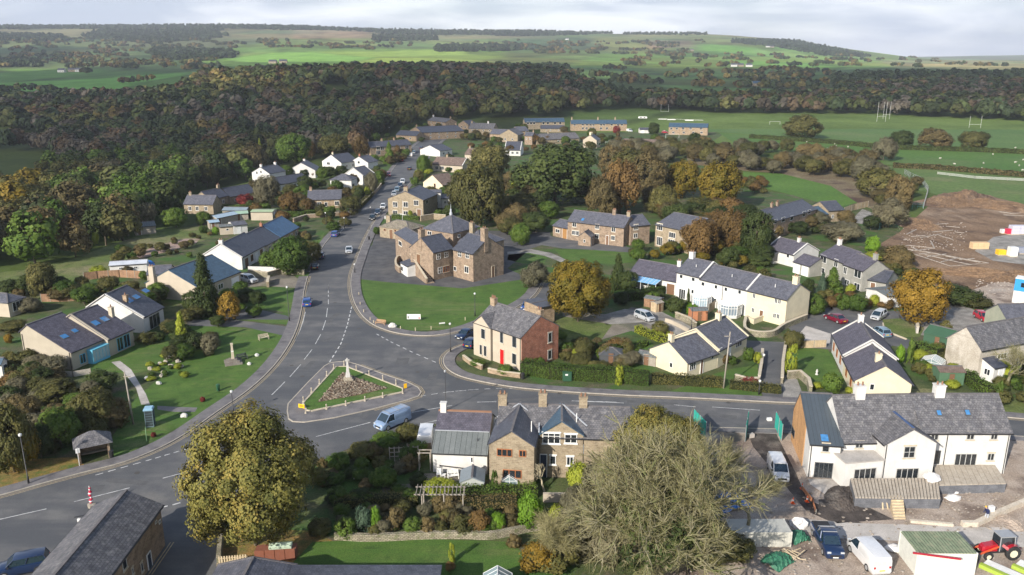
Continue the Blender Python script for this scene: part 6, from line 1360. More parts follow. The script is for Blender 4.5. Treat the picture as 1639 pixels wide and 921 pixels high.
def pole(k,xb,yb,xt,yt,label,hh,mat=woodg,arms=True,r=.13,name='telegraph_pole'):
    X,Y=G(k,xb,yb);X2,Y2=G(k,xt,yt,hh);o=thing(name,label,'pole',(X,Y,.0));MB().tube([(0,0,-.1),(max(min(X2-X,.5),-.5),max(min(Y2-Y,.5),-.5),hh)],[r,r*.65],8).build('shaft',mat,o,True)
    if arms:MB().beam((-.45,0,hh-.5),(.45,0,hh-.5),.09).build('crossarm',mat,o)
    return o
pole(10,607,825,640,390,'tall brown telegraph pole beside the lower road in front of the cream bungalows',8.5)
pole(7,545,305,515,80,'leaning pale telegraph pole behind the telephone kiosk',7.2)
pole(7,600,378,597,310,'short green post on the grass before the telephone kiosk',1.9,PM('green_post',(.12,.22,.1),.6),False,.06,'marker_post')
pole(15,330,262,330,80,'white flagpole behind the low stone outbuilding',9.,upvc,False,.06,'flagpole')
# memorial
X,Y=G(24,660,372);o=thing('war_memorial','pale granite memorial cross on a stepped plinth in the triangular island','memorial',(X,Y,.2),.3);o.scale=(.9,.9,.9)
MB().prism([(-.75,-.75),(.75,-.75),(.75,.75),(-.75,.75)],0,.3).prism([(-.55,-.55),(.55,-.55),(.55,.55),(-.55,.55)],.302,.6).build('plinth',NM('rough_plinth',(.3,.26,.2),(.4,.36,.28),3,.9,12,.3),o)
MB().hexa([(-.36,-.36,.6),(.36,-.36,.6),(.36,.36,.6),(-.36,.36,.6)],[(-.3,-.3,1.3),(.3,-.3,1.3),(.3,.3,1.3),(-.3,.3,1.3)]).hexa([(-.24,-.24,1.3),(.24,-.24,1.3),(.24,.24,1.3),(-.24,.24,1.3)],[(-.13,-.13,3.1),(.13,-.13,3.1),(.13,.13,3.1),(-.13,.13,3.1)]).build('shaft',granite,o)
MB().box(-.09,-.09,3.1,.09,.09,3.85).box(-.36,-.085,3.4,.36,.085,3.58).build('cross',granite,o)
ring=MB();ring.tube([(.22*math.cos(a),0,3.49+.22*math.sin(a)) for a in np.linspace(0,6.283,15)],.035,5);ring.build('wheel_head',granite,o)
# bollards round the island
def bollard_mesh():return MB().lathe(0,0,[(.17,0),(.17,.08),(.09,.14),(.075,.55),(.11,.6),(.11,.7),(.04,.78)],6).mesh('bollard',NM('bollard_stone',(.36,.31,.24),(.46,.41,.33),3,.8,15,.2))
bmsh=bollard_mesh();pos=[(518,255),(620,222),(450,325),(378,405),(300,490),(220,580),(243,695),(447,655),(637,620),(825,575),(1000,540),(1197,500),(740,270),(865,320),(1000,365),(1130,410)]
bl=['stone bollard at the top left corner of the island','stone bollard just left of the memorial cross on the far edge','stone bollard second down the left edge of the island','stone bollard third down the left edge of the island','stone bollard fourth down the left edge of the island','stone bollard lowest on the left edge of the island','stone bollard at the bottom left corner beside the yellow sign','stone bollard second along the front edge of the island','stone bollard third along the front edge of the island','stone bollard fourth along the front edge of the island','stone bollard fifth along the front edge of the island','stone bollard at the right corner of the island below the yellow sign','stone bollard first right of the memorial cross on the far edge','stone bollard second right of the memorial cross on the far edge','stone bollard third right of the memorial cross on the far edge','stone bollard fourth right of the memorial cross on the far edge']
for (x,y),l in zip(pos,bl):
    X,Y=G(24,x,y);o=link('stone_bollard',bmsh,None,(X,Y,.13));tag(o,l,'bollard','stone bollards round the memorial island')
def sign(k,x,y,w_,h_,zb,mat,label,rz=0,legs=2,cat='sign',name='road_sign',extra=None):
    X,Y=G(k,x,y);o=thing(name,label,cat,(X,Y,.1),rz);MB().box(-w_/2,-.025,zb,w_/2,.025,zb+h_).build('board',mat,o)
    m=MB()
    for s_ in ((-.8,.8) if legs==2 else (0,)):m.box(s_*w_/2-.03,.026,0,s_*w_/2+.03,.07,zb+h_*.6)
    m.build('legs',dgrey,o);return o
yel=PM('yellow_sign',(.85,.48,.01),.5)
o=sign(24,202,650,.95,.55,.15,yel,'yellow road works board lying at the left corner of the island',-.35);MB().box(-.3,-.04,.35,.3,-.026,.42).box(-.3,-.04,.5,.3,-.026,.56).build('lettering',black,o)
o=sign(24,1222,455,.45,.7,.15,yel,'upright yellow board at the right corner of the island',.5)
o=sign(23,625,290,2.5,.95,.2,upvc,'long white banner board on the green with a red disc and small silhouette',0,name='banner_board')
MB().loft([[(.98+.14*math.cos(a),y,.42+.14*math.sin(a)) for a in np.linspace(0,6.283,15)[:-1]] for y in (-.04,-.026)]).build('red_disc',reddoor,o)
MB().box(-1.1,-.04,.35,-.92,-.026,.75).box(-1.05,-.04,.76,-.97,-.026,.86).build('silhouette',black,o)
m=MB();m.box(-.6,-.036,.85,.45,-.026,.92).box(-.65,-.036,.7,.6,-.026,.74);m.box(-.5,-.036,.58,.5,-.026,.61);m.build('lettering',PM('grey_lettering',(.4,.38,.38),.6),o)
sign(23,1015,372,1.1,.22,.45,upvc,'white street name plate on the verge by the green',.35,name='street_name_plate')
sign(9,545,690,1.0,.2,.5,upvc,'white street name plate fixed in front of the long hedge',.0,name='street_name_plate')
# small fence posts round the green
pm2=MB().box(-.06,-.06,0,.06,.06,.62).mesh('post',NM('pale_wood_post',(.42,.36,.25),(.5,.44,.32),3,.8,15,.2))
gp=[(23,70,330),(23,440,410),(23,645,432),(23,863,412),(23,1333,285),(8,560,95),(8,566,140),(8,582,175),(8,612,212)]
gl_=['first left of the bench','just right of the pale rock','second right of the pale rock','third right of the pale rock','near the lamp at the far side','highest on the street side','second from the top on the street side','third from the top on the street side','lowest on the street side']
for p_,l in zip(gp,gl_):
    X,Y=G(*p_);o=link('edge_post',pm2,None,(X,Y,.02));tag(o,'short pale wooden post edging the green, '+l,'post','edge posts of the green')
def bench(k,x,y,rz,label,mat=woodt,w_=1.8,name='park_bench'):
    X,Y=G(k,x,y);o=thing(name,label,'bench',(X,Y,.03),rz);m=MB()
    for i in range(4):m.box(-w_/2,-.5+i*.13,.42,w_/2,-.4+i*.13,.46)
    m.build('seat',mat,o);m=MB()
    for i in range(4):m.box(-w_/2,.05+i*.02,.52+i*.11,w_/2,.09+i*.02,.6+i*.11)
    m.build('backrest',mat,o)
    for s_ in (-1,1):MB().box(s_*w_/2-.05,-.5,0,s_*w_/2+.03,-.42,.62).box(s_*w_/2-.05,.04,0,s_*w_/2+.03,.12,.95).box(s_*w_/2-.05,-.5,.6,s_*w_/2+.03,.1,.66).build('leg',mat,o)
    return o
bench(23,175,345,-.35,'wooden bench at the corner of the green beside the pale rock',NM('orange_brown_wood',(.38,.24,.13),(.46,.3,.18),2,.8,15,.2))
bench(8,120,298,.6,'stone topped bench on the left green above the verge',stonetrim,1.6) ;bench(8,20,390,.7,'dark bench on the left green beside the road',dgrey,1.5)
bench(26,760,575,.2,'white garden bench on the patio before the white cottage',upvc,1.2,'garden_bench')
def rock(k,x,y,r,label,seed=1,cat='rock',name='boulder',mat=None,group=None,z=0):
    X,Y=G(k,x,y);o=MB().blob((0,0,r[2]*.6),r,seed,9,6,.2).build(name,mat or rockm,None,False,(X,Y,z));return tag(o,label,cat,group)
rock(23,330,385,(.75,.5,.55),'pale rock on the corner of the green next to the bench',5,mat=granite)
for i,(x,y,l) in enumerate(((90,375,'small planter stone by the roadside of the left green'),(55,415,'pale round stone near the road on the left green'),(1018,1,'')) [:2]):rock(8,x,y,(.35,.3,.3),l,i,mat=granite)
rock(7,752,275,(.55,.35,.35),'flat pale stone beside the path near the telephone kiosk',9,mat=granite)
for i,(x,y) in enumerate(((828,205),(628,350))):pxt('shrub','s_red',7,x,y+8,y-14,22,['small red flowering plant in a tub on the left green','small red flowering plant near the green marker post'][i],'plant')
# village cross
X,Y=G(3,955,770);o=thing('village_cross','old stone cross shaft on wide square steps on the left green','cross',(X,Y,.02),.4);m=MB()
for i,s_ in enumerate((1.3,.95,.6)):m.prism([(-s_,-s_),(s_,-s_),(s_,s_),(-s_,s_)],i*.24+i*.001,i*.24+.24)
m.build('steps',NM('dark_step_stone',(.16,.14,.12),(.22,.2,.17),2,.9,8,.3),o);MB().hexa([(-.22,-.22,.7),(.22,-.22,.7),(.22,.22,.7),(-.22,.22,.7)],[(-.14,-.14,3.),(.14,-.14,3.),(.14,.14,3.),(-.14,.14,3.)]).box(-.2,-.2,3.,.2,.2,3.25).build('shaft',stonetrim,o);MB().box(-.19,-.19,1.9,.19,.19,2.05).build('collar',upvc,o)
# bus shelter
A=np.array(G(7,325,470));B=np.array(G(7,455,442));e=B-A;Lq=float(np.linalg.norm(e));ang=math.atan2(e[1],e[0]);o=thing('bus_shelter','open fronted stone bus shelter with hipped slate roof and bench inside','bus shelter',(A[0],A[1],.03),ang);D_=2.6
MB().box(0,D_-.25,0,Lq,D_,2.1).box(0,0,0,.25,D_-.251,2.1).box(Lq-.25,.9,0,Lq,D_-.251,2.1).box(Lq-.25,0,0,Lq,.25,2.1).build('wall',stone,o)
r=MB();c=[(-.4,-.4,2.1),(Lq+.4,-.4,2.1),(Lq+.4,D_+.4,2.1),(-.4,D_+.4,2.1)];t=[(Lq*.42,D_/2,3.4),(Lq*.6,D_/2,3.4)]
for f in ([c[0],c[1],t[1],t[0]],[c[1],c[2],t[1]],[c[2],c[3],t[0],t[1]],[c[3],c[0],t[0]]):r.poly(f)
r.poly(c[::-1]);r.build('roof',slate_m,o);MB().box(.3,1.6,.4,Lq-.3,2.2,.48).build('bench_seat',woodg,o);MB().box(-.05,-.6,0,.02,-.53,2.2).box(-.2,-.56,1.7,.25,-.52,2.3).build('timetable_post',upvc,o)
def bin_(k,x,y,label,mat=black,h_=1.,r=.28,name='litter_bin',group=None):
    X,Y=G(k,x,y);o=thing(name,label,'bin',(X,Y,.05),0,group);MB().lathe(0,0,[(r*.85,0),(r,h_*.8)],8).build('body',mat,o);MB().lathe(0,0,[(r*1.08,h_*.8),(r*1.05,h_*.9),(r*.5,h_)],8).build('lid',mat,o);return o
bin_(7,457,442,'black litter bin beside the bus shelter');bin_(9,420,697,'black litter bin at the left end of the long hedge');bin_(4,647,628,'black litter bin at the edge of the hall car park')
bin_(7,892,168,'dark bin on the left green',PM('green_bin',(.02,.08,.04),.5)) 
X,Y=G(9,637,708);o=thing('utility_cabinet','dark green roadside cabinet with white notice in front of the hedge','cabinet',(X,Y,.1));MB().box(-.65,-.25,0,.65,.25,1.35).build('body',PM('cabinet_green',(.025,.08,.045),.5),o);MB().box(-.7,-.3,1.352,.7,.3,1.42).build('lid',PM('cabinet_green',(.025,.08,.045),.5),o);MB().box(-.28,-.26,.9,.12,-.252,1.15).build('notice',plw,o)
# telephone kiosk
X,Y=G(7,616,312);o=thing('telephone_kiosk','grey blue telephone kiosk with pale blue roof on the left green','kiosk',(X,Y,.03),.2);kg=PM('kiosk_grey_blue',(.1,.15,.17),.5);m=MB()
for x in (-.5,.44):
    for y in (-.5,.44):m.box(x,y,0,x+.08,y+.08,2.35)
for z in np.linspace(.1,2.2,7):m.box(-.49,-.49,z,.49,-.45,z+.05).box(.45,-.49,z,.49,.49,z+.05).box(-.49,-.49,z,-.45,.49,z+.05)
m.box(-.48,-.48,0,.48,.48,.12);m.build('frame',kg,o);MB().box(-.44,-.44,.12,.44,.44,2.34).build('pane',PM('dull_glass',(.03,.04,.045),.35),o);MB().box(-.58,-.58,2.35,.58,.58,2.5).box(-.5,-.5,2.502,.5,.5,2.64).build('roof',PM('kiosk_roof_blue',(.25,.42,.55),.4),o)
# flag on the pub forecourt
X,Y=G(20,484,205);o=thing('flag','furled red and white flag hanging from a short white pole by the slate roof','flag',(X,Y,.05));MB().tube([(0,0,0),(0,0,2.5)],.035,6).build('pole',upvc,o);m=MB();m2=MB();R=random.Random(4)
for i in range(12):
    z=.5+i*.15;r_=.15+.06*math.sin(i*1.1);(m if i%3!=1 else m2).lathe(R.uniform(-.05,.05),R.uniform(-.05,.05),[(r_*.7,z),(r_,z+.06),(r_*.75,z+.15)],7)
m.build('cloth',PM('flag_red',(.5,.02,.06),.8),o);m2.build('white_cloth',PM('flag_white',(.7,.66,.68),.8),o);MB().lathe(0,0,[(.4,0),(.45,.4),(.3,.45)],8).build('planter',woodg,o)
X,Y=G(20,418,288);o=thing('security_light','small white lantern bracket at the edge of the slate roof','lamp',(X,Y,.05));MB().box(-.15,-.1,0,.15,.1,.5).build('bracket',upvc,o);MB().beam((-.5,.1,.6),(.6,.25,.75),.14,.05).build('hood',black,o)
# conservatories
def conserv(k,x,y,r,h_,label,n=8,rz=.39,peak=1.):
    X,Y=G(k,x,y);o=thing('conservatory',label,'conservatory',(X,Y,.0),rz);P_=[(r*math.cos(2*math.pi*i/n),r*math.sin(2*math.pi*i/n)) for i in range(n)]
    MB().prism([(a*.99,b*.99) for a,b in P_],0,.55).build('base_wall',white,o);m=MB()
    for i in range(n):
        a=P_[i];b=P_[(i+1)%n];m.box(a[0]-.06,a[1]-.06,.5,a[0]+.06,a[1]+.06,h_)
        for f in (.33,.67):m.beam((a[0]+(b[0]-a[0])*f,a[1]+(b[1]-a[1])*f,.5),(a[0]+(b[0]-a[0])*f,a[1]+(b[1]-a[1])*f,h_),.06)
        for z in (.55,h_-.5,h_):m.beam((a[0],a[1],z),(b[0],b[1],z),.09)
        m.beam((a[0],a[1],h_),(0,0,h_+peak),.07);mx_,my_=(a[0]+b[0])/2,(a[1]+b[1])/2;m.beam((mx_,my_,h_),(0,0,h_+peak),.05)
    m.build('frame',upvc,o);g=MB();g.prism([(a*.96,b*.96) for a,b in P_],.56,h_-.02);g.build('pane',glass_l if peak<1 else PM('conservatory_glass',(.2,.25,.3),.08,0,0,.9),o)
    rf=MB()
    for i in range(n):
        a=P_[i];b=P_[(i+1)%n];rf.poly([(a[0],a[1],h_-.01),(b[0],b[1],h_-.01),(0,0,h_+peak-.04)])
    rf.build('glass_roof',PM('pale_roof_glazing',(.5,.55,.6),.25,0,0,.8,.1),o)
conserv(10,484,385,1.85,2.4,'rounded white conservatory farther left, with pale glass roof',8,peak=.9)
conserv(10,640,428,2.1,2.4,'white conservatory nearer the yellow end house, with blue tinted glass roof',8,peak=1.05)
# garden sheds and structures
def shed(k,x,y,w_,d_,h_,r_,rz,wm2,rm2,label,name='garden_shed',cat='shed',hip=False):
    X,Y=G(k,x,y);c_,s_=math.cos(rz),math.sin(rz);h=House(name,label,(X,Y),(X+c_*w_,Y+s_*w_),d_,h_,r_,'x',wm2,rm2,cat=cat,over=.12,hip=hip,gut=False,gov=.08);h.doorm('F',w_*.5,.75,1.75,browndoor,wm2);return h
h=HS('garden_shed','pale grey shed with blue grey gabled roof before the white cottage',(26,815,690),(26,988,690),2.6,1.35,1.9,'y',NM('pale_grey_boards',(.36,.38,.36),(.42,.44,.41),1,.8,8,.1),NM('blue_grey_felt',(.17,.2,.22),(.2,.23,.25),.5,.8,8,.15),over=.1,cat='shed',gut=False)
shed(10,172,378,3.2,2.,1.7,1.9,-.6,fencew,felt,'brown timber store left of the first conservatory');shed(10,240,412,1.8,1.5,1.7,1.9,.6,fencel,woodg,'pale timber store with open side by the round bushes')
shed(10,432,458,3.,2.,1.9,2.1,.1,PM('orange_brick_shed',(.42,.18,.09),.8),felt,'orange brown shed with grey lid between the conservatories')
shed(9,795,620,3.6,3,1.3,2.1,-.1,dgrey,dgrey,'dark grey garden shelter behind the long hedge',hip=1)
shed(10,135,690,3.0,2.2,1.5,1.8,-.5,woodg,felt,'grey roofed lean shed at the left of the cream bungalow gable')
shed(11,755,345,4.5,4,1.9,2.9,-.9,PM('green_shed',(.035,.09,.05),.7),PM('green_shed',(.035,.09,.05),.7),'large dark green shed beside the weathered stone gable')
shed(11,850,600,3.6,2.5,2.,2.4,-.05,PM('pale_green_shed',(.07,.14,.08),.7),tile_br,'green shed with brown roof in front of the weathered stone house')
def glasshouse(k,x,y,w_,d_,h_,r_,rz,label):
    X,Y=G(k,x,y);o=thing('greenhouse',label,'greenhouse',(X,Y,0),rz);g=MB().hexa([(0,0,0),(w_,0,0),(w_,0,h_),(w_/2,0,r_),(0,0,h_)],[(0,d_,0),(w_,d_,0),(w_,d_,h_),(w_/2,d_,r_),(0,d_,h_)]).build('pane',PM('greenhouse_glass',(.2,.26,.27),.08,0,0,.9),o)
    m=MB()
    for i in range(6):
        y_=d_*i/5
        for a,b in (((0,y_,0),(0,y_,h_)),((w_,y_,0),(w_,y_,h_)),((0,y_,h_),(w_/2,y_,r_)),((w_,y_,h_),(w_/2,y_,r_))):m.beam(a,b,.05)
    for a,b in (((0,0,h_),(0,d_,h_)),((w_,0,h_),(w_,d_,h_)),((w_/2,0,r_),(w_/2,d_,r_)),((0,0,h_),(w_,0,h_)),((w_/2,0,0),(w_/2,0,r_))):m.beam(a,b,.05)
    m.build('frame',upvc,o)
glasshouse(13,928,508,1.7,1.6,1.2,1.8,0,'small white framed greenhouse against the stone gabled cottage');glasshouse(11,735,500,3.,2.4,1.4,2.,-.7,'blue tinted greenhouse in the garden left of the green shed');glasshouse(0,772,972,2.6,3,1.3,2.1,.0,'greenhouse ridge at the bottom edge beside the lawn')
# pergola by the patio
X,Y=G(26,475,850);o=thing('pergola','timber pergola over a pale path with dark netting behind','pergola',(X,Y,0),0);m=MB()
for x in (0,2.3,4.3):
    for y in (.3,1.9):MB().box(x+.8-.06,y-.06,0,x+.8+.06,y+.06,2.2).build('post',woodg,o)
m=MB()
for i in range(13):m.beam((.2+i*.42,.0,2.32),(.2+i*.42,2.2,2.32),.06,.1)
m.beam((0,.3,2.22),(5.4,.3,2.22),.08,.12);m.beam((0,1.9,2.22),(5.4,1.9,2.22),.08,.12);m.build('rafters',woodg,o)
X,Y=G(26,508,522);o=thing('garden_arch','trellis archway beside the white cottage','arch',(X,Y,0));MB().box(0,-.06,0,.12,.06,2.2).box(1.3,-.06,0,1.42,.06,2.2).beam((-.1,0,2.25),(1.5,0,2.25),.1).box(0,.7,0,.12,.82,2.2).box(1.3,.7,0,1.42,.82,2.2).beam((-.1,.76,2.25),(1.5,.76,2.25),.1).build('frame',woodg,o)
def statue(k,x,y,label,h_=1.):
    X,Y=G(k,x,y);o=MB().lathe(0,0,[(.25,0),(.25,.1),(.12,.2),(.14,.35*h_),(.2,.55*h_),(.15,.75*h_),(.07,.82*h_),(.12,.9*h_),(.02,h_)],8).build('garden_statue',granite,None,True,(X,Y,.02));tag(o,label,'statue')
statue(26,42,582,'white garden statue on the shaded lawn',1.2);statue(26,308,512,'small white statue by the round bush',.8);statue(11,104,538,'white birdbath on the lawn left of the cream gables',.9)
for i,(x,y) in enumerate(((655,570),(690,578),(770,560))):
    X,Y=G(26,x,y);o=thing('garden_chair',['white garden chair on the patio nearest the arch','white garden chair in the middle of the patio','white garden chair beside the white garden bench'][i],'chair',(X,Y,.03),i*1.3);MB().box(-.25,-.25,.4,.25,.25,.45).build('seat',upvc,o);MB().box(-.25,.2,.45,.25,.25,.95).build('backrest',upvc,o)
    for a in (-.22,.18):
        for b in (-.22,.18):MB().box(a,b,0,a+.05,b+.05,.4).build('leg',upvc,o)
# gate, planter and fuel tank store by the side street
X,Y=G(20,1150,520);o=thing('timber_gate','pale palisade gate across the mouth of the leafy yard','gate',(X,Y,.05),.15);m=MB()
for i in range(11):m.box(i*.24,0,.05,i*.24+.13,.04,1.1)
m.build('pales',woodt,o);MB().box(0,.041,.3,2.6,.08,.4).box(0,.041,.8,2.6,.08,.9).beam((0,.06,.3),(2.6,.06,.9),.04,.09).build('rails',woodt,o)
X,Y=G(20,1338,492);o=thing('garden_store','brown panelled store with a pale green tank on top behind the gate','store',(X,Y,.0),.1);m=MB()
for i in range(4):m.box(i*.95,0,0,i*.95+.9,.06,1.2)
m.box(0,.061,0,3.8,1.3,1.0);m.build('panels',PM('red_brown_panel',(.2,.07,.04),.8),o);MB().loft([[(x,.3,1.0),(x,.25,1.3),(x,.7,1.5),(x,1.15,1.3),(x,1.1,1.0)] for x in (1.3,3.4)]).build('tank',PM('pale_green_tank',(.45,.55,.42),.6),o)
# ================================================================ BUILDING SITE
def cont(k,A,B,h_,label,mat,roofm,d_=2.4,name='shipping_container'):
    a=np.array(G(k,*A));b=np.array(G(k,*B));L=float(np.linalg.norm(b-a));ang=math.atan2(b[1]-a[1],b[0]-a[0]);o=thing(name,label,'container',(a[0],a[1],.05),ang);m=MB();n=int(L/.28)
    m.box(.03,.03,0,L-.03,d_-.03,h_)
    for i in range(n):m.box(i*L/n,-.0,.1,i*L/n+.15,.03,h_-.1);m.box(i*L/n,d_-.03,.1,i*L/n+.15,d_,h_-.1)
    m.build('side_panels',mat,o);MB().box(0,0,h_,L,d_,h_+.05).build('roof',roofm,o);[MB().box(x-.07,y-.07,0,x+.07,y+.07,h_+.08).build('corner_post',mat,o) for x in (.04,L-.04) for y in (.04,d_-.04)];return o
contw=PM('container_cream',(.62,.62,.56),.6)
cont(21,(1062,465),(1375,468),2.3,'cream container with a mossy corrugated roof beside the tractor',contw,corr,3.6);
o=cont(21,(95,318),(412,318),1.6,'pale off white storage container partly under the bare branches',PM('container_pale',(.52,.51,.45),.7),PM('container_pale_roof',(.45,.45,.41),.7),2.4)
X,Y=G(21,1140,350,2.4);o=thing('roof_girder','red steel girder lying on the corrugated container roof','girder',(X-1.5,Y,2.42),-.25);MB().beam((0,0,.08),(4.,0,.08),.16,.14).build('beam',PT['red'],o)
# wood deck / wall building material
def pileb(k,x,y,n,label,mat,s=(1.2,1.,1.),name='pallet_stack',cat='pallet',rz=0.,wrap=None):
    X,Y=G(k,x,y);o=thing(name,label,cat,(X,Y,.05),rz);m=MB();p=MB()
    for i in range(n):
        for j in range(3):m.box(i*(s[0]+.05)+.01*j,0.01*j,.15+j*s[2]/3,i*(s[0]+.05)+s[0]-.01*j,s[1],.15+(j+1)*s[2]/3-.02)
        p.box(i*(s[0]+.05),0,0,i*(s[0]+.05)+s[0],s[1],.12)
    m.build('load',mat,o);p.build('pallet',woodt,o);return o
pileb(27,150,548,3,'row of buff brick packs with white tops on the brown site',PM('buff_bricks',(.6,.42,.24),.8),(1.35,1.6,1.5),cat='brick packs')
pileb(27,530,640,1,'yellow wrapped pack beside the white wrapped stack',PM('yellow_wrap',(.75,.45,.02),.5),(1.9,1.4,1.2))
pileb(27,705,665,1,'tall white wrapped stack in the centre of the hardstanding',PM('white_wrap',(.66,.66,.64),.4),(1.8,1.6,2.2))
pileb(27,725,335,1,'large pale wrapped stack at the back of the hardstanding, left of its twin',PM('lilac_wrap',(.5,.5,.58),.4),(2.2,1.8,2.3));pileb(27,845,330,2,'large pale wrapped stack at the right edge of the picture',PM('lilac_wrap',(.5,.5,.58),.4),(2.2,1.8,2.2))
pileb(27,585,320,1,'small white pack at the left end of the rear row of packs',PM('white_wrap',(.66,.66,.64),.4),(1.2,1.2,1.));pileb(27,655,332,1,'red and white pack in the rear row of packs',PM('red_wrap',(.5,.02,.06),.5),(1.4,1.2,1.4));pileb(27,815,620,2,'grey block packs at the right edge behind the white stack',PM('grey_blocks',(.24,.26,.32),.8),(1.8,1.6,1.4))
cb_=cont(19,(778,655),(860,668),2.4,'blue site cabin standing on a white lower cabin at the right edge',white,upvc,2.6,'site_cabin')
MB().box(-.05,-.04,2.46,6.,2.55,4.9).build('upper_cabin',PM('cabin_blue',(.02,.25,.6),.5),cb_);MB().box(-.1,-.1,4.902,6.1,2.65,5.0).build('cabin_roof',upvc,cb_);MB().box(1.,-.07,3.3,2.,-.041,4.2).box(3.2,-.07,3.3,4.2,-.041,4.2).build('window',glass,cb_)
def heap(k,x,y,r,label,seed,mat=None):
    X,Y=G(k,x,y);R=random.Random(seed);n=26;g=[]
    for i in range(n+1):
        row=[]
        for j in range(n+1):
            u,v=i/n*2-1,j/n*2-1;d=u*u+v*v;h_=max(0,1-d)**1.3*r[2]*(1+.35*math.sin(u*5+seed)*math.cos(v*6+seed))+(R.uniform(-.09,.12)*r[2] if d<.85 else 0);row.append((u*r[0],v*r[1],max(h_,0)-.03))
        g.append(row)
    m=MB()
    for i in range(n):
        for j in range(n):m.poly([g[i][j],g[i+1][j],g[i+1][j+1],g[i][j+1]])
    o=m.build('spoil_heap',mat or dirt,None,False,(X,Y,.03),seed*.7);tag(o,label,'spoil heap')
heap(19,480,75,(20,9,2.8),'long dark spoil heap at the top left of the brown building site',1);heap(19,250,215,(9,6,1.6),'low spoil bank by the mesh fence',2);heap(19,700,110,(16,8,1.8),'broad spoil heap at the top right of the brown building site',3);heap(19,640,500,(15,3.5,1.3),'long light brown bank in front of the foundations',4);heap(19,790,510,(10,3.5,1.2),'light brown bank at the right end of the site front',5)
heap(21,700,60,(3.2,2.2,.7),'dark mud heap beside the concrete pad of the new house',6,mud_dk);heap(21,1560,190,(1.8,1.3,.5),'small heap of broken blocks above the tractor',7,sitemud)
# house foundations (wall footings)
def footing(label,rects,k=6,mat=slab):
    o=None;m=MB()
    for l in rects:
        w_=W([(k,x,y) for x,y in l]);wallrib(m,w_,-.15,.15,0,.14)
    o=m.build('foundation_walls',NM('footing_concrete',(.27,.235,.2),(.38,.35,.31),.8,.9,6,.3));tag(o,label,'foundations')
footing('pale concrete foundation walls laid out as a row of rooms on the brown site',[[(680,605),(720,598),(1035,655),(870,668),(680,605)],[(735,616),(790,610)],[(770,628),(850,615)],[(830,650),(905,632)],[(850,625),(1000,652)],[(760,618),(900,650),(960,662)],[(640,588),(690,578),(800,590),(720,600),(640,588)],[(910,640),(975,635)],[(700,586),(740,603)],[(800,590),(785,560)]])
footing('broken rows of footings and rubble farther up the brown site',[[(680,530),(720,510),(790,480)],[(700,540),(760,535)],[(730,505),(800,505)],[(760,490),(860,483)],[(790,520),(880,512)],[(820,535),(880,552)],[(850,495),(910,500)],[(890,520),(930,524)],[(740,545),(830,528)]])
footing('far strip of pale footings at the top right of the site',[[(1080,432),(1140,440),(1189,436)],[(1100,446),(1200,450)],[(975,408),(1000,402),(1060,415)]])
rb=MB();R=random.Random(9)
for _ in range(420):
    if R.random()<.6:x,y=R.uniform(640,940),R.uniform(478,600)
    else:x,y=R.uniform(980,1189),R.uniform(690,800)
    X,Y=G(6,x,y);s_=R.uniform(.06,.24);rb.blob((X,Y,s_*.4+.04),(s_,s_*.8,s_*.5),R.random(),5,3,.35)
o=rb.build('rubble',NM('pale_rubble',(.25,.2,.16),(.42,.38,.34),.6,.9,5,.3));tag(o,'pale stones and rubble strewn over the brown building site','rubble',kind='stuff')
rb=MB()
for _ in range(700):
    x,y=R.choice([(R.uniform(1200,1640),R.uniform(790,921)),(R.uniform(1100,1300),R.uniform(840,921)),(R.uniform(1430,1640),R.uniform(775,850))]);X,Y=G(0,x,y);s_=R.uniform(.04,.17);rb.blob((X,Y,s_*.4+.03),(s_*1.3,s_,s_*.5),R.random(),5,3,.35)
o=rb.build('rubble',NM('yard_rubble',(.2,.165,.13),(.36,.32,.28),.8,.9,5,.4));tag(o,'stones, offcuts and lumps of mud scattered over the near yard','rubble',kind='stuff')
# site wall / timber boards along the yard, blockwork strip
wall('low pale block wall running up to the right beside the yard',[(21,1310,205),(21,1385,205),(21,1500,150),(21,1639,90),(21,1800,20)],.55,.5,NM('pale_block',(.5,.43,.34),(.58,.52,.43),1,.85,8,.2),name='low_wall',cap=False)
wall('low stone kerb of loose blocks along the far side of the concrete road',[(21,1040,185),(21,1265,205)],.3,.35,NM('pale_block',(.5,.43,.34),(.58,.52,.43),1,.85,8,.2),name='low_wall',cap=False)
X,Y=G(12,778,612);o=thing('timber_planks','two pale planks leaning against the front deck','planks',(X,Y,0));MB().beam((0,-.3,0),(0,.1,1.),.14,.05).beam((.55,-.3,0),(.4,.1,1.),.14,.05).build('planks',woodt,o)
for i,(k,x,y,s_) in enumerate(((12,1108,572,(.9,.6,.3)),(12,1000,528,(.9,.9,.55)),(12,398,695,(.9,.7,.6)),(21,950,330,(.8,.6,.35)),(0,1530,790,(.3,.2,.2)))):
    X,Y=G(k,x,y);o=MB().blob((0,0,s_[2]*.5),s_,i+2,10,6,.25).build('builders_bag',PM('white_bag',(.66,.64,.62),.7),None,False,(X,Y,1.2 if i==1 else .02));tag(o,['crumpled white and pink bag on the ground right of the decks','bulging white bag standing on the front deck','white sack on the green tarpaulin heap by the pale container','torn pale bag beside the long white van','small white bag on the mud near the low wall'][i],'bag')
def cone_(k,x,y,label):
    X,Y=G(k,x,y);o=thing('traffic_cone',label,'cone',(X,Y,.03));orr=PM('cone_orange',(.75,.12,.03),.5);MB().box(-.2,-.2,0,.2,.2,.05).build('base',orr,o);MB().lathe(0,0,[(.15,.05),(.03,.7)],8).build('body',orr,o,True);MB().lathe(0,0,[(.115,.3),(.085,.46)],8).build('band',upvc,o,True)
cone_(12,370,592,'orange and white cone farthest left on the muddy yard');cone_(12,435,585,'orange and white cone at the edge of the dark trench');cone_(12,412,525,'orange cone nearest the timber clad end')
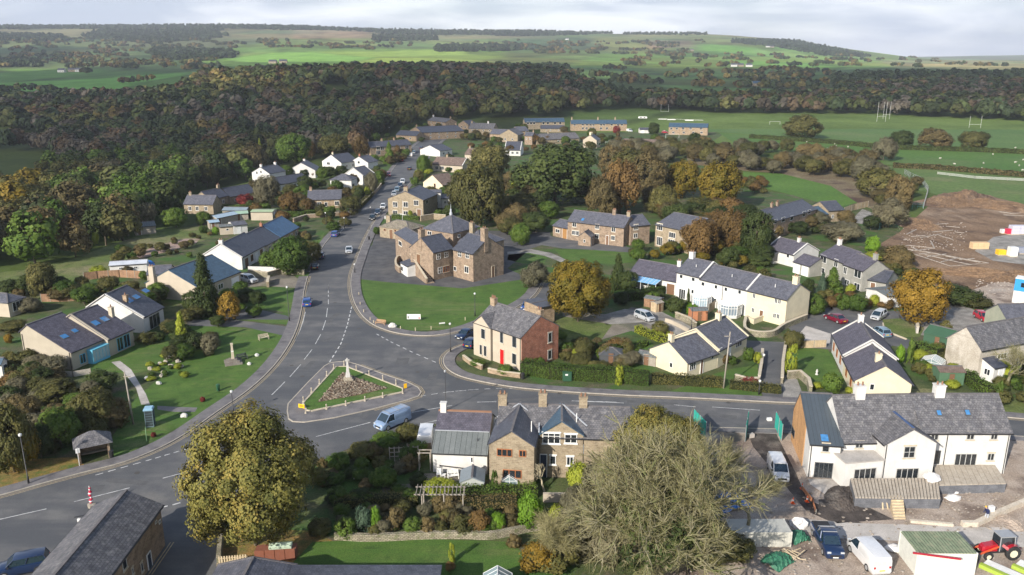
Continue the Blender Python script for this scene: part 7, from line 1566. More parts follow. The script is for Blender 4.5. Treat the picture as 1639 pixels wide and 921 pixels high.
# green site netting fences
netg=PM('green_netting',(.02,.3,.24),.8);
def net(k,xb,yb,xt,yt,label,h_=2.2):
    a=G(k,xb,yb);b=G(k,xt,yt);o=thing('netting_fence',label,'fence',(a[0],a[1],0));d=(b[0]-a[0],b[1]-a[1]);n=14;m=MB()
    for i in range(n):
        t,t2=i/n,(i+1)/n;of=.06*math.sin(i*2.1);of2=.06*math.sin((i+1)*2.1);m.hexa([(d[0]*t+of,d[1]*t,.05),(d[0]*t2+of2,d[1]*t2,.05),(d[0]*t2+of2+.02,d[1]*t2,.05),(d[0]*t+of+.02,d[1]*t,.05)],[(d[0]*t+of,d[1]*t,h_),(d[0]*t2+of2,d[1]*t2,h_),(d[0]*t2+of2+.02,d[1]*t2,h_),(d[0]*t+of+.02,d[1]*t,h_)])
    m.build('netting',netg,o);p=MB()
    for t in (0,.5,1):p.box(d[0]*t-.03,d[1]*t-.03,0,d[0]*t+.03,d[1]*t+.03,h_+.1)
    p.build('posts',steel,o)
net(12,150,310,162,240,'green netting screen left of the site entrance');net(12,318,305,288,245,'green netting screen right of the site entrance against the timber wall');net(14,945,292,890,232,'green netting screen behind the bare tree crown')
X,Y=G(12,262,212);o=thing('concrete_block','white block on the road edge at the site entrance','block',(X,Y,.06),.2);MB().box(-.3,-.2,0,.3,.2,.35).build('block',upvc,o);X,Y=G(12,178,288);o=thing('concrete_block','grey fence block foot beside the left netting screen','block',(X,Y,.03),.3);MB().box(-.35,-.25,0,.35,.25,.5).build('block',slab,o)
# tarpaulins
def tarp(k,x,y,r,label,mat,seed,name='tarpaulin'):
    X,Y=G(k,x,y);R=random.Random(seed);m=MB();n=12;g=[[(r[0]*(i/n*2-1),r[1]*(j/n*2-1),max(.04,r[2]*(1-((i/n*2-1)**2+(j/n*2-1)**2)*.6)+R.uniform(-.12,.12))) for j in range(n+1)] for i in range(n+1)]
    for i in range(n):
        for j in range(n):m.poly([g[i][j],g[i+1][j],g[i+1][j+1],g[i][j+1]])
    o=m.build(name,mat,None,False,(X,Y,0),R.random());tag(o,label,'tarpaulin')
tb=PM('blue_tarpaulin',(.02,.16,.5),.5);tarp(14,1060,590,(1.8,1.6,.9),'bright blue tarpaulin over a heap seen through the bare branches',tb,1);tarp(14,1015,780,(1.4,1.,.6),'smaller blue tarpaulin left of the pale container',tb,2);tarp(12,395,755,(1.,.9,.9),'green tarpaulin heap at the right end of the pale container',PM('green_tarpaulin',(.03,.14,.08),.6),3);tarp(12,300,860,(1.4,1.1,.7),'green tarpaulin over timber below the pale container',PM('green_tarpaulin',(.05,.13,.085),.6),4);tarp(3,612,378,(1.2,.8,1.6),'blue cover at the end of the long white shed',tb,5)
X,Y=G(12,350,845);o=thing('timber_stack','criss crossed offcuts of timber beside the green tarpaulin','timber',(X,Y,0));m=MB()
for i in range(14):
    a=R.uniform(0,3.1);m.beam((R.uniform(-1,1),R.uniform(-1,1),.1+i*.03),(R.uniform(-1,1)+math.cos(a),R.uniform(-1,1)+math.sin(a),.15+i*.03),.1,.05)
m.build('planks',woodt,o)
X,Y=G(21,1430,405);o=thing('long_board_stack','white sheet boards bordered by green netting below the tractor','boards',(X,Y,0),-.9);MB().box(0,-.5,0,3.4,.7,.25).build('boards',upvc,o);MB().box(-.1,-1.,0,3.4,-.55,.4).build('green_edge',PM('lime_net',(.3,.4,.05),.8),o)
X,Y=G(21,1600,410);o=thing('long_board_stack','white sheet boards bordered by green netting at the right edge','boards',(X,Y,0),-.9);MB().box(0,-.5,0,3.4,.9,.25).build('boards',upvc,o);MB().box(-.1,-1.,0,3.4,-.55,.4).build('green_edge',PM('lime_net',(.3,.4,.05),.8),o)
# worker on the site: one continuous body grown from a skeleton
def person(k,x,y,label,rz,top,legs_,hat=None,z=.05,bend=.25):
    X,Y=G(k,x,y);o=thing('person',label,'person',(X,Y,z),rz);J=[(0,0,.95),(0,.03,1.2),(0,.03+bend*.3,1.45),(0,.05+bend*.5,1.58),(0,.07+bend*.6,1.7),(-.1,0,.92),(-.11,.05,.5),(-.11,-.02,.08),(-.11,.14,.04),(.1,0,.92),(.12,.12,.52),(.12,.06,.08),(.12,.22,.04),(-.2,.03+bend*.3,1.42),(-.25,.12,1.15),(-.2,.34,1.05),(-.19,.42,1.04),(.2,.03+bend*.3,1.42),(.26,.1,1.15),(.22,.32,1.02),(.21,.4,1.0)]
    E_=[(0,1),(1,2),(2,3),(3,4),(0,5),(5,6),(6,7),(7,8),(0,9),(9,10),(10,11),(11,12),(2,13),(13,14),(14,15),(15,16),(2,17),(17,18),(18,19),(19,20)];RD_=[.15,.15,.17,.06,.105,.1,.07,.05,.045,.1,.07,.05,.045,.065,.05,.035,.035,.065,.05,.035,.035]
    me=bpy.data.meshes.new('body');me.from_pydata(J,E_,[]);b=bpy.data.objects.new('body',me);COL.objects.link(b);b.parent=o;md=b.modifiers.new('skin','SKIN');md.use_smooth_shade=True
    for i,r_ in enumerate(RD_):
        me.skin_vertices[0].data[i].radius=(r_,r_)
    me.skin_vertices[0].data[0].use_root=True;b.modifiers.new('sub','SUBSURF').levels=1;b.modifiers['sub'].render_levels=1
    # clothing by height: jacket, trousers, skin
    m,nt,bs=_mat('clothed_body_'+top[0]);tcd=nt.nodes.new('ShaderNodeTexCoord');sp=nt.nodes.new('ShaderNodeSeparateXYZ');nt.links.new(tcd.outputs['Object'],sp.inputs[0])
    cr=nt.nodes.new('ShaderNodeValToRGB');cr.color_ramp.interpolation='CONSTANT';mr=nt.nodes.new('ShaderNodeMath');mr.operation='DIVIDE';mr.inputs[1].default_value=2.;nt.links.new(sp.outputs[2],mr.inputs[0]);nt.links.new(mr.outputs[0],cr.inputs[0])
    el=cr.color_ramp.elements;el[0].position=0;el[0].color=(.03,.025,.02,1);el[1].position=.06;el[1].color=c4(legs_)
    for pz,cc in ((.47,top[1]),(.78,(.45,.28,.2))):
        e_=el.new(pz);e_.color=c4(cc)
    nt.links.new(cr.outputs[0],bs.inputs['Base Color']);me.materials.append(m)
    hx,hy,hz=J[4];MB().blob((hx,hy+.01,hz+.1),(.105,.12,.06),3,10,5,.02).build('hat',hat or yel,o,True)
    return o
person(21,1440,182,'worker in navy jacket and pale trousers bending at the end of the low wall',1.9,('worker',(.015,.025,.09)),(.4,.42,.46),yel,bend=.5)
X,Y=G(21,1462,150);o=MB().box(-.25,-.2,0,.25,.2,1.1).build('cement_bag',PM('white_bag',(.66,.64,.62),.7),None,False,(X,Y,.04),.2);tag(o,'upright white sack beside the worker at the low wall','bag')
# far playing field goals, sheep, caravan
def goal(k,x,yb,w_,h_,label,rugby=True):
    X,Y=G(k,x,yb);o=thing('goal_posts',label,'goal posts',(X,Y,0));m=MB();bar=h_*.3 if rugby else h_
    m.box(-w_/2-.05,-.05,0,-w_/2+.05,.05,h_).box(w_/2-.05,-.05,0,w_/2+.05,.05,h_);m.build('uprights',upvc,o);MB().box(-w_/2,-.045,bar-.05,w_/2,.045,bar+.05).build('crossbar',upvc,o)
goal(2,452,360,5.6,10.5,'white rugby posts, left pair behind the terraces');goal(2,487,368,6.5,9,'white rugby posts, nearer pair behind the terraces');goal(2,649,365,.8,9,'single white upright by the central clump of trees')
goal(2,888,364,4,7,'small white rugby posts at the far edge beside the trees');goal(2,1180,392,6.5,15,'tall white rugby posts alone in the middle of the pitch');goal(2,1196,385,5,14,'white rugby posts just behind the tall pair');goal(2,1480,410,8,8,'white rugby posts at the right of the picture')
goal(2,840,400,7.5,2.4,'white football goal right of the central clump of trees',False);goal(2,512,443,8,2.4,'white football goal in front of the brick terrace',False)
R=random.Random(12);sm=MB()
def sheepm():
    m=MB();m.blob((0,0,.55),(.55,.3,.3),2,9,6,.06);m.blob((.6,0,.72),(.2,.12,.13),3,7,5,.05)
    for a in (-.3,.3):
        for b in (-.15,.15):m.box(a-.04,b-.04,0,a+.04,b+.04,.4)
    return m.mesh('sheep',NM('fleece',(.42,.4,.33),(.5,.48,.42),3,.95,12,.2),True)
shm=sheepm()
for i in range(26):
    x,y=R.choice([(R.uniform(1420,1639),R.uniform(252,272)),(R.uniform(1560,1639),R.uniform(235,275)),(R.uniform(1290,1420),R.uniform(228,240))])
    X,Y=G(0,x,y);o=link('sheep',shm,None,(X,Y,.03),R.uniform(0,6.28),(.95,.95,.95));tag(o,'white sheep grazing in the pasture below the playing fields','sheep','sheep grazing in the pasture')
X,Y=G(17,1040,100);o=thing('caravan','white caravan parked at the near edge of the playing field','caravan',(X,Y,0));MB().loft([[(x,-1.1,.5+d_),(x,-1.1,2.5-d_),(x,1.1,2.5-d_),(x,1.1,.5+d_)] for x,d_ in ((-3.4,.4),(-3,0),(3,0),(3.4,.5))]).build('body',upvc,o);MB().box(-2.2,-1.12,1.5,-.8,-1.1,2.1).box(.6,-1.12,1.5,2,-1.1,2.1).build('window',glass,o);MB().cyl(0,-.9,.0,.5,.3).build('wheel',tyre,o)
bl_=['farthest left','second from the left','third from the left','fourth from the left','left of the three before the brick terrace roofline','middle of the three before the brick terrace roofline','rightmost']
for i,(x,y) in enumerate(((572,76),(635,79),(702,82),(764,84),(1185,106),(1250,109),(1380,113))):
    X,Y=G(17,x,y);o=thing('advertising_board','blank white pitch side board, '+bl_[i],'board',(X,Y,0),0,'white boards along the pitch rail');MB().box(-3.2,-.05,.1,3.2,.05,1.3).build('panel',upvc,o);MB().box(-3.1,.051,0,-3,.1,1.2).box(3,.051,0,3.1,.1,1.2).build('legs',dgrey,o)
fence('long white rail along the near touchline of the playing field',[(17,480,74),(17,760,84),(17,1000,96),(17,1480,112)],1.1,upvc,boards=False,post=6,name='pitch_rail',pm=upvc)
fence('pale rail fence crossing the far paddock at the right',[(0,1500,280),(0,1560,287),(0,1639,291),(0,1750,300)],1.2,upvc,boards=False,post=5,pm=woodg)
fence('galvanised security fence curving along the edge of the building site',[(6,670,268),(6,700,285),(6,745,305),(6,772,345),(6,752,418)],2.,steel,boards=False,post=2.6,name='security_fence',pm=steel)
fence('green mesh fence between the scrub and the building site',[(6,560,510),(6,610,460),(6,680,420),(6,750,415)],1.8,PM('mesh_green',(.06,.2,.17),.7),boards=False,post=2.4,name='mesh_fence',pm=PM('mesh_green',(.06,.2,.17),.7))
# ================================================================ WALLS, FENCES, HEDGES
fence('long brown board fence behind the left bungalows',[(3,345,432),(3,400,425),(3,490,420),(3,585,425)],1.7,fencew,name='board_fence');fence('brown board fence with concrete posts below the rough field',[(3,170,520),(3,245,520),(3,322,515)],1.6,fencew,name='board_fence')
fence('orange brown fence beside the slab drive right of the small lane',[(11,10,375),(11,160,370)],1.3,fencel,name='board_fence');fence('pale boarded gateway by the buff house at the lane end',[(6,408,440),(6,450,425),(6,512,410)],2.,fencel,name='board_fence')
fence('short fence panel at the right of the second conservatory',[(10,655,440),(10,680,425)],1.8,fencel,name='board_fence');fence('short fence panel between the two conservatories',[(10,525,415),(10,558,395)],1.8,fencel,name='board_fence')
fence('low pale railings in front of the cream bungalow at the left',[(3,70,815),(3,180,822),(3,300,828),(3,372,815)],.9,NM('pale_railing',(.42,.38,.32),(.5,.46,.4),2,.8,9,.2),name='low_fence')
fence('timber trellis between the garden and the parked white van',[(26,295,455),(26,400,450),(26,505,445)],1.8,woodg,boards=False,post=.5,name='trellis_fence');fence('brown brushwood fence below the white van',[(26,425,400),(26,600,392)],1.3,NM('brushwood',(.16,.12,.07),(.22,.17,.11),5,.95,20,.4),name='brushwood_fence')
fence('orange barrier boards by the dark trench of the site',[(12,412,530),(12,460,590),(12,475,640)],.5,PM('orange_board',(.6,.25,.12),.7),name='barrier')
wall('dry stone wall winding along the foot of the shrub border above the lawn',smooth_line(W([(13,110,742),(13,250,752),(13,400,748),(13,560,740),(13,740,738),(13,860,742),(13,950,728),(13,1060,705),(13,1160,690)]),3),.75,.45,drywall,cap=False,name='dry_stone_wall')
wall('stone wall bounding the pavement before the cream house with the red door',[(9,128,600),(9,160,625),(9,220,652)],.7,.3,stone,cat='wall');wall('stone wall right of the gate before the cream house',[(9,250,665),(9,320,680),(9,408,692)],.7,.3,stone)
wall('curved retaining wall of stone beside the pale yellow end house',smooth_line(W([(10,728,462),(10,720,505),(10,735,530),(10,800,545),(10,880,540),(10,940,500),(10,1060,450)]),4),1.0,.4,drywall)
wall('cream rendered garden stair wall before the pale yellow end house',[(10,735,455),(10,770,475),(10,830,452)],.9,.3,cream)
wall('stone wall edging the street side of the western houses',[(4,560,505),(4,620,455),(4,690,385),(4,720,345)],1.1,.35,stone);wall('stone wall above the driveway by the silver estate car',[(4,55,800),(4,150,812),(4,215,795),(4,330,800)],1.2,.4,drywall)
wall('white topped retaining wall below the big shrubs by the bungalow row',[(4,55,780),(4,215,785)],1.1,.35,white,cap=False)
wall('pink stone retaining wall along the side road opposite the bungalow row',[(4,275,540),(4,340,520),(4,420,515),(4,500,508)],1.1,.5,stone_p);wall('cream garden wall and parking bay below the stone gabled house',[(4,725,525),(4,800,512),(4,840,520)],.9,.4,white,cap=False)
wall('old stone wall behind the tower of the hall',[(15,510,150),(15,640,130),(15,760,140)],1.6,.4,stone_g)
wall('stone wall beside the lane mouth at the lower road',[(12,345,20),(12,400,15),(12,440,50),(12,450,90)],1.2,.4,drywall);wall('stone wall with red creeper at the bottom of the bungalow garden',[(10,668,780),(10,740,800),(10,800,798)],.9,.35,drywall)
wall('stone boundary wall left of the narrow lane',[(10,800,790),(10,815,700),(10,818,640)],1.,.35,slab);wall('stone wall on the right side of the narrow lane',[(10,925,800),(10,930,700),(10,945,600),(10,960,560)],.9,.35,drywall)
wall('low stone wall beside the side street yard',[(20,1165,345),(20,1155,440),(20,1150,500)],.9,.4,drywall,cap=False);wall('stone wall of the gravel lane by the round bushes',smooth_line(W([(10,290,462),(10,330,475),(10,380,500),(10,415,520)]),3),.7,.35,cream_p,cap=False)
wall('retaining wall at the back of the terrace gardens',[(10,345,440),(10,420,470),(10,455,500)],1.1,.35,drywall);wall('tall gate piers and wall of the side drive on the left',[(4,150,860),(4,155,830)],1.2,.5,stone_g)
wall('low kerb wall round the grass circle on the lane',smooth_line(W([(22,1235,420),(22,1260,500),(22,1380,570),(22,1560,640)]),3),.25,.25,stonetrim,cap=False);wall('grey wall below the block of scrub by the lower car park',[(19,235,790),(19,240,830)],1.2,.4,slab)
wall('pale wall strip in the garden behind the green shrub',[(13,1130,560),(13,1250,560)],1.,.4,cream_p,cap=False)
HG='clipped hedges of the village gardens'
hedge('tall dark green hedge along the lower road behind the cream house',[(9,420,665),(9,560,690),(9,740,700),(9,880,708),(9,1040,722)],1.8,2.0,L_gr,HG,.15,60)
hedge('lower brown green hedge along the road in front of the cream bungalows',[(10,215,795),(10,340,800),(10,480,810),(10,600,815)],1.4,1.3,L_ol,HG,.15,60);hedge('dark hedge right of the telegraph pole by the lower road',[(10,640,822),(10,760,835),(10,920,850)],1.3,1.1,L_ol,HG)
hedge('hedge beside the low slate bungalow with the canopy',[(10,75,345),(10,180,330),(10,270,305)],2.,1.7,L_gr,HG);hedge('yellow green hedge around the round bushes',[(10,135,515),(10,200,545),(10,270,570),(10,320,585)],1.3,1.1,L_lime,HG);hedge('dark hedge of the lawn beside the cream bungalow gable',[(10,100,620),(10,190,590)],1.,1.,L_gr,HG)
hedge('neat hedge line between the garden and the shrub border of the terrace',[(13,110,590),(13,300,575),(13,520,570)],1.4,1.1,L_ol,HG,.12,70);hedge('green hedge below the shed and the stone gabled cottage',[(13,690,548),(13,850,540),(13,1020,535),(13,1100,530)],1.5,1.2,L_gr,HG,.12,70);hedge('brown beech hedge in front of the green one',[(13,700,600),(13,850,590),(13,1000,585)],1.6,1.1,L_bn,HG,.12,70)
hedge('clipped hedge before the weathered stone house porch',[(11,1035,570),(11,1060,610),(11,1130,650),(11,1220,690)],1.6,1.5,L_gr,HG);hedge('square green hedge beside the dark green shed',[(11,700,395),(11,780,415),(11,860,440)],2.2,1.7,L_gr,HG)
hedge('hedge along the top of the clipped garden by the sheds',[(18,500,340),(18,650,345),(18,830,325)],2.2,1.6,L_gr,HG);hedge('hedge in front of the stone bungalow with mullioned windows',[(4,235,515),(4,330,510),(4,430,495)],2.,1.4,L_gr,HG);hedge('roadside hedge beside the white street houses',[(4,600,470),(4,640,430),(4,690,370)],1.6,1.3,L_ol,HG)
hedge('ivy hedge at the foot of the stone house with the big gable',[(4,760,520),(4,830,525),(4,895,530)],1.3,1.1,L_gr,HG);hedge('dark field hedge crossing behind the great solitary tree',[(6,0,112),(6,200,125),(6,400,140),(6,600,160),(6,760,165),(6,1000,172),(6,1400,190)],3.,2.2,L_dk,'field hedges',.5,6,name='field_hedge');hedge('lower field hedge between the two pastures',[(6,620,240),(6,800,248),(6,1000,265),(6,1300,290)],2.6,2.,L_bn,'field hedges',.5,6,name='field_hedge')
# ================================================================ TREES NEAR THE CAMERA
pxt('broadleaf_tree','f_olive',0,410,872,640,240,'large round olive and gold tree in the foreground left of the terrace garden',)
pxt('broadleaf_tree','f_gold',0,925,515,405,122,'rounded golden tree behind the cream house with the brick side wall')
pxt('broadleaf_tree','f_orange',19,238,770,432,350,'golden orange tree beside the grass circle and the white garages')
pxt('broadleaf_tree','f_olive',0,1052,770,642,165,'yellow leaved tree rising behind the bare twigs of the foreground tree')
# the great bare tree
bm_,tips=bare_mesh(11,'limbs',barkm,levels=5,first=.2,spread=.68,r0=.026,rk=.69,wig=.26,kids=(3,4),shrink=.8,up=.03,start=[((0,0,0),(.05,0,1)),((0,0,.05),(.75,.2,.7)),((0,0,.05),(-.8,.15,.65)),((0,0,.08),(.1,.8,.7)),((0,0,.04),(-.1,-.75,.6)),((0,0,.1),(.55,-.5,.9)),((0,0,.1),(-.5,.5,.9))])
X,Y=G(0,1052,925);o=thing('bare_tree','huge leafless tree with mossy spreading limbs in the right foreground','tree',(X,Y,0))
def twigs(tips,n,l,mat,seed=1,w=.012):
    R=np.random.default_rng(seed);tip=np.array([t[0] for t in tips]);d=np.array([t[1] for t in tips]);m=len(tip)
    a=np.repeat(tip,n,0);dd_=np.repeat(d,n,0)+R.normal(0,.6,(m*n,3));dd_/=np.linalg.norm(dd_,axis=1)[:,None];L=l*R.uniform(.5,1.3,(m*n,1));st=a-np.repeat(d,n,0)*R.uniform(0,l*1.6,(m*n,1))
    e_=st+dd_*L;r_=R.normal(size=(m*n,3));sd_=np.cross(dd_,r_);sd_/=np.linalg.norm(sd_,axis=1)[:,None]
    V=np.stack([st-sd_*w,st+sd_*w,e_+sd_*w*.3,e_-sd_*w*.3],1).reshape(-1,3).astype(np.float32)
    me=bpy.data.meshes.new('twigs');k=m*n;me.vertices.add(k*4);me.vertices.foreach_set('co',V.ravel());me.loops.add(k*4);me.loops.foreach_set('vertex_index',np.arange(k*4,dtype=np.int32));me.polygons.add(k);me.polygons.foreach_set('loop_start',np.arange(0,k*4,4,dtype=np.int32))
    a_=me.attributes.new('rnd','FLOAT','FACE');a_.data.foreach_set('value',R.random(k).astype(np.float32));me.update(calc_edges=True);me.materials.append(mat);return me
ext=np.array([t[0] for t in tips]);mxx=np.percentile(np.linalg.norm(ext[:,:2],axis=1),93);mz=np.percentile(ext[:,2],99)
def scaled(mb,sx,sz):
    mb.v=[(x*sx,y*sx,z*sz) for x,y,z in mb.v];return mb
kx=8.3/mxx;kz=14./mz
print('bare tips',len(tips),kx,kz)
scaled(bm_,kx,kz).build('limbs',barkm,o,True)
tp=[(Vector((p.x*kx,p.y*kx,p.z*kz)),d) for p,d in tips];link('twigs',twigs(tp,12,1.0,L_tw,1,.01),o)
c,n_,s_,r_=crown_pts(77,70,11,18,'round',.04,.3,.12,.4,-.8);link('ivy',leafmesh('ivy',c,n_,s_,r_,L_dk),o,(0,0,6.2),0,(6.4,6.4,5.8))
# ivy and undergrowth below it
for i,(k,x,y,r_,hh,ky,l) in enumerate(((0,985,905,3.,4.2,'s_grey','grey twiggy thicket at the foot of the huge leafless tree, left side'),(0,930,880,3.2,4.,'s_grey','grey twiggy thicket between the lawn and the huge leafless tree'),(0,1120,900,3.2,4.,'s_olive','dull green undergrowth below the right limbs of the huge leafless tree'),(0,860,915,1.9,3.,'s_orange','russet and gold bush at the right end of the bottom lawn'),(0,960,800,2.2,4.4,'s_grey','grey twiggy bush between the stone wings and the leafless tree'),(0,925,790,1.5,4.,'s_lime','yellow green bush between the stone wings and the leafless tree'),(0,1165,890,2.6,2.4,'s_olive','mossy undergrowth below the pale container'))):
    X,Y=G(k,x,y);tree('shrub',ky,(X,Y,0),r_,hh,l,'shrub')
for i,(x,y,hh,l,up_) in enumerate(((1135,790,7.5,'slender leafless tree in front of the dark mud of the site entrance',.2),(1195,870,7.,'leafless branching tree overhanging the pale container',.1),(1608,625,7.5,'thin leafless tree in front of the weathered stone house',.25),(632,1,0,'',0),(870,905,5.,'low leafless tree at the bottom edge left of the huge one',.1))):
    if not l:continue
    b_,t_=bare_mesh(20+i,'limbs',barkm,levels=5,first=.24,spread=.6,r0=.02,kids=(2,4),up=up_);X,Y=G(0,x,y);o=thing('bare_tree',l,'tree',(X,Y,0));z_=max(t[0].z for t in t_);r_=np.percentile(np.abs(np.array([t[0][:2] for t in t_])),96);a_=hh/z_;bx_=hh*.5/r_
    scaled(b_,bx_,a_).build('limbs',barkm,o,True);link('twigs',twigs([(Vector((p.x*bx_,p.y*bx_,p.z*a_)),d) for p,d in t_],14,.9,L_tw,i,.011),o)
b_,t_=bare_mesh(40,'limbs',bark,levels=4,first=.22,spread=.7,r0=.03,kids=(3,4));X,Y=G(25,640,845);o=thing('bare_tree','small pale branched fruit tree between the two stone gables','tree',(X,Y,0));z_=max(t[0].z for t in t_);scaled(b_,3.2/z_,3.4/z_).build('limbs',NM('pale_bark',(.35,.3,.2),(.45,.4,.28),2,.9,9,.2),o,True)
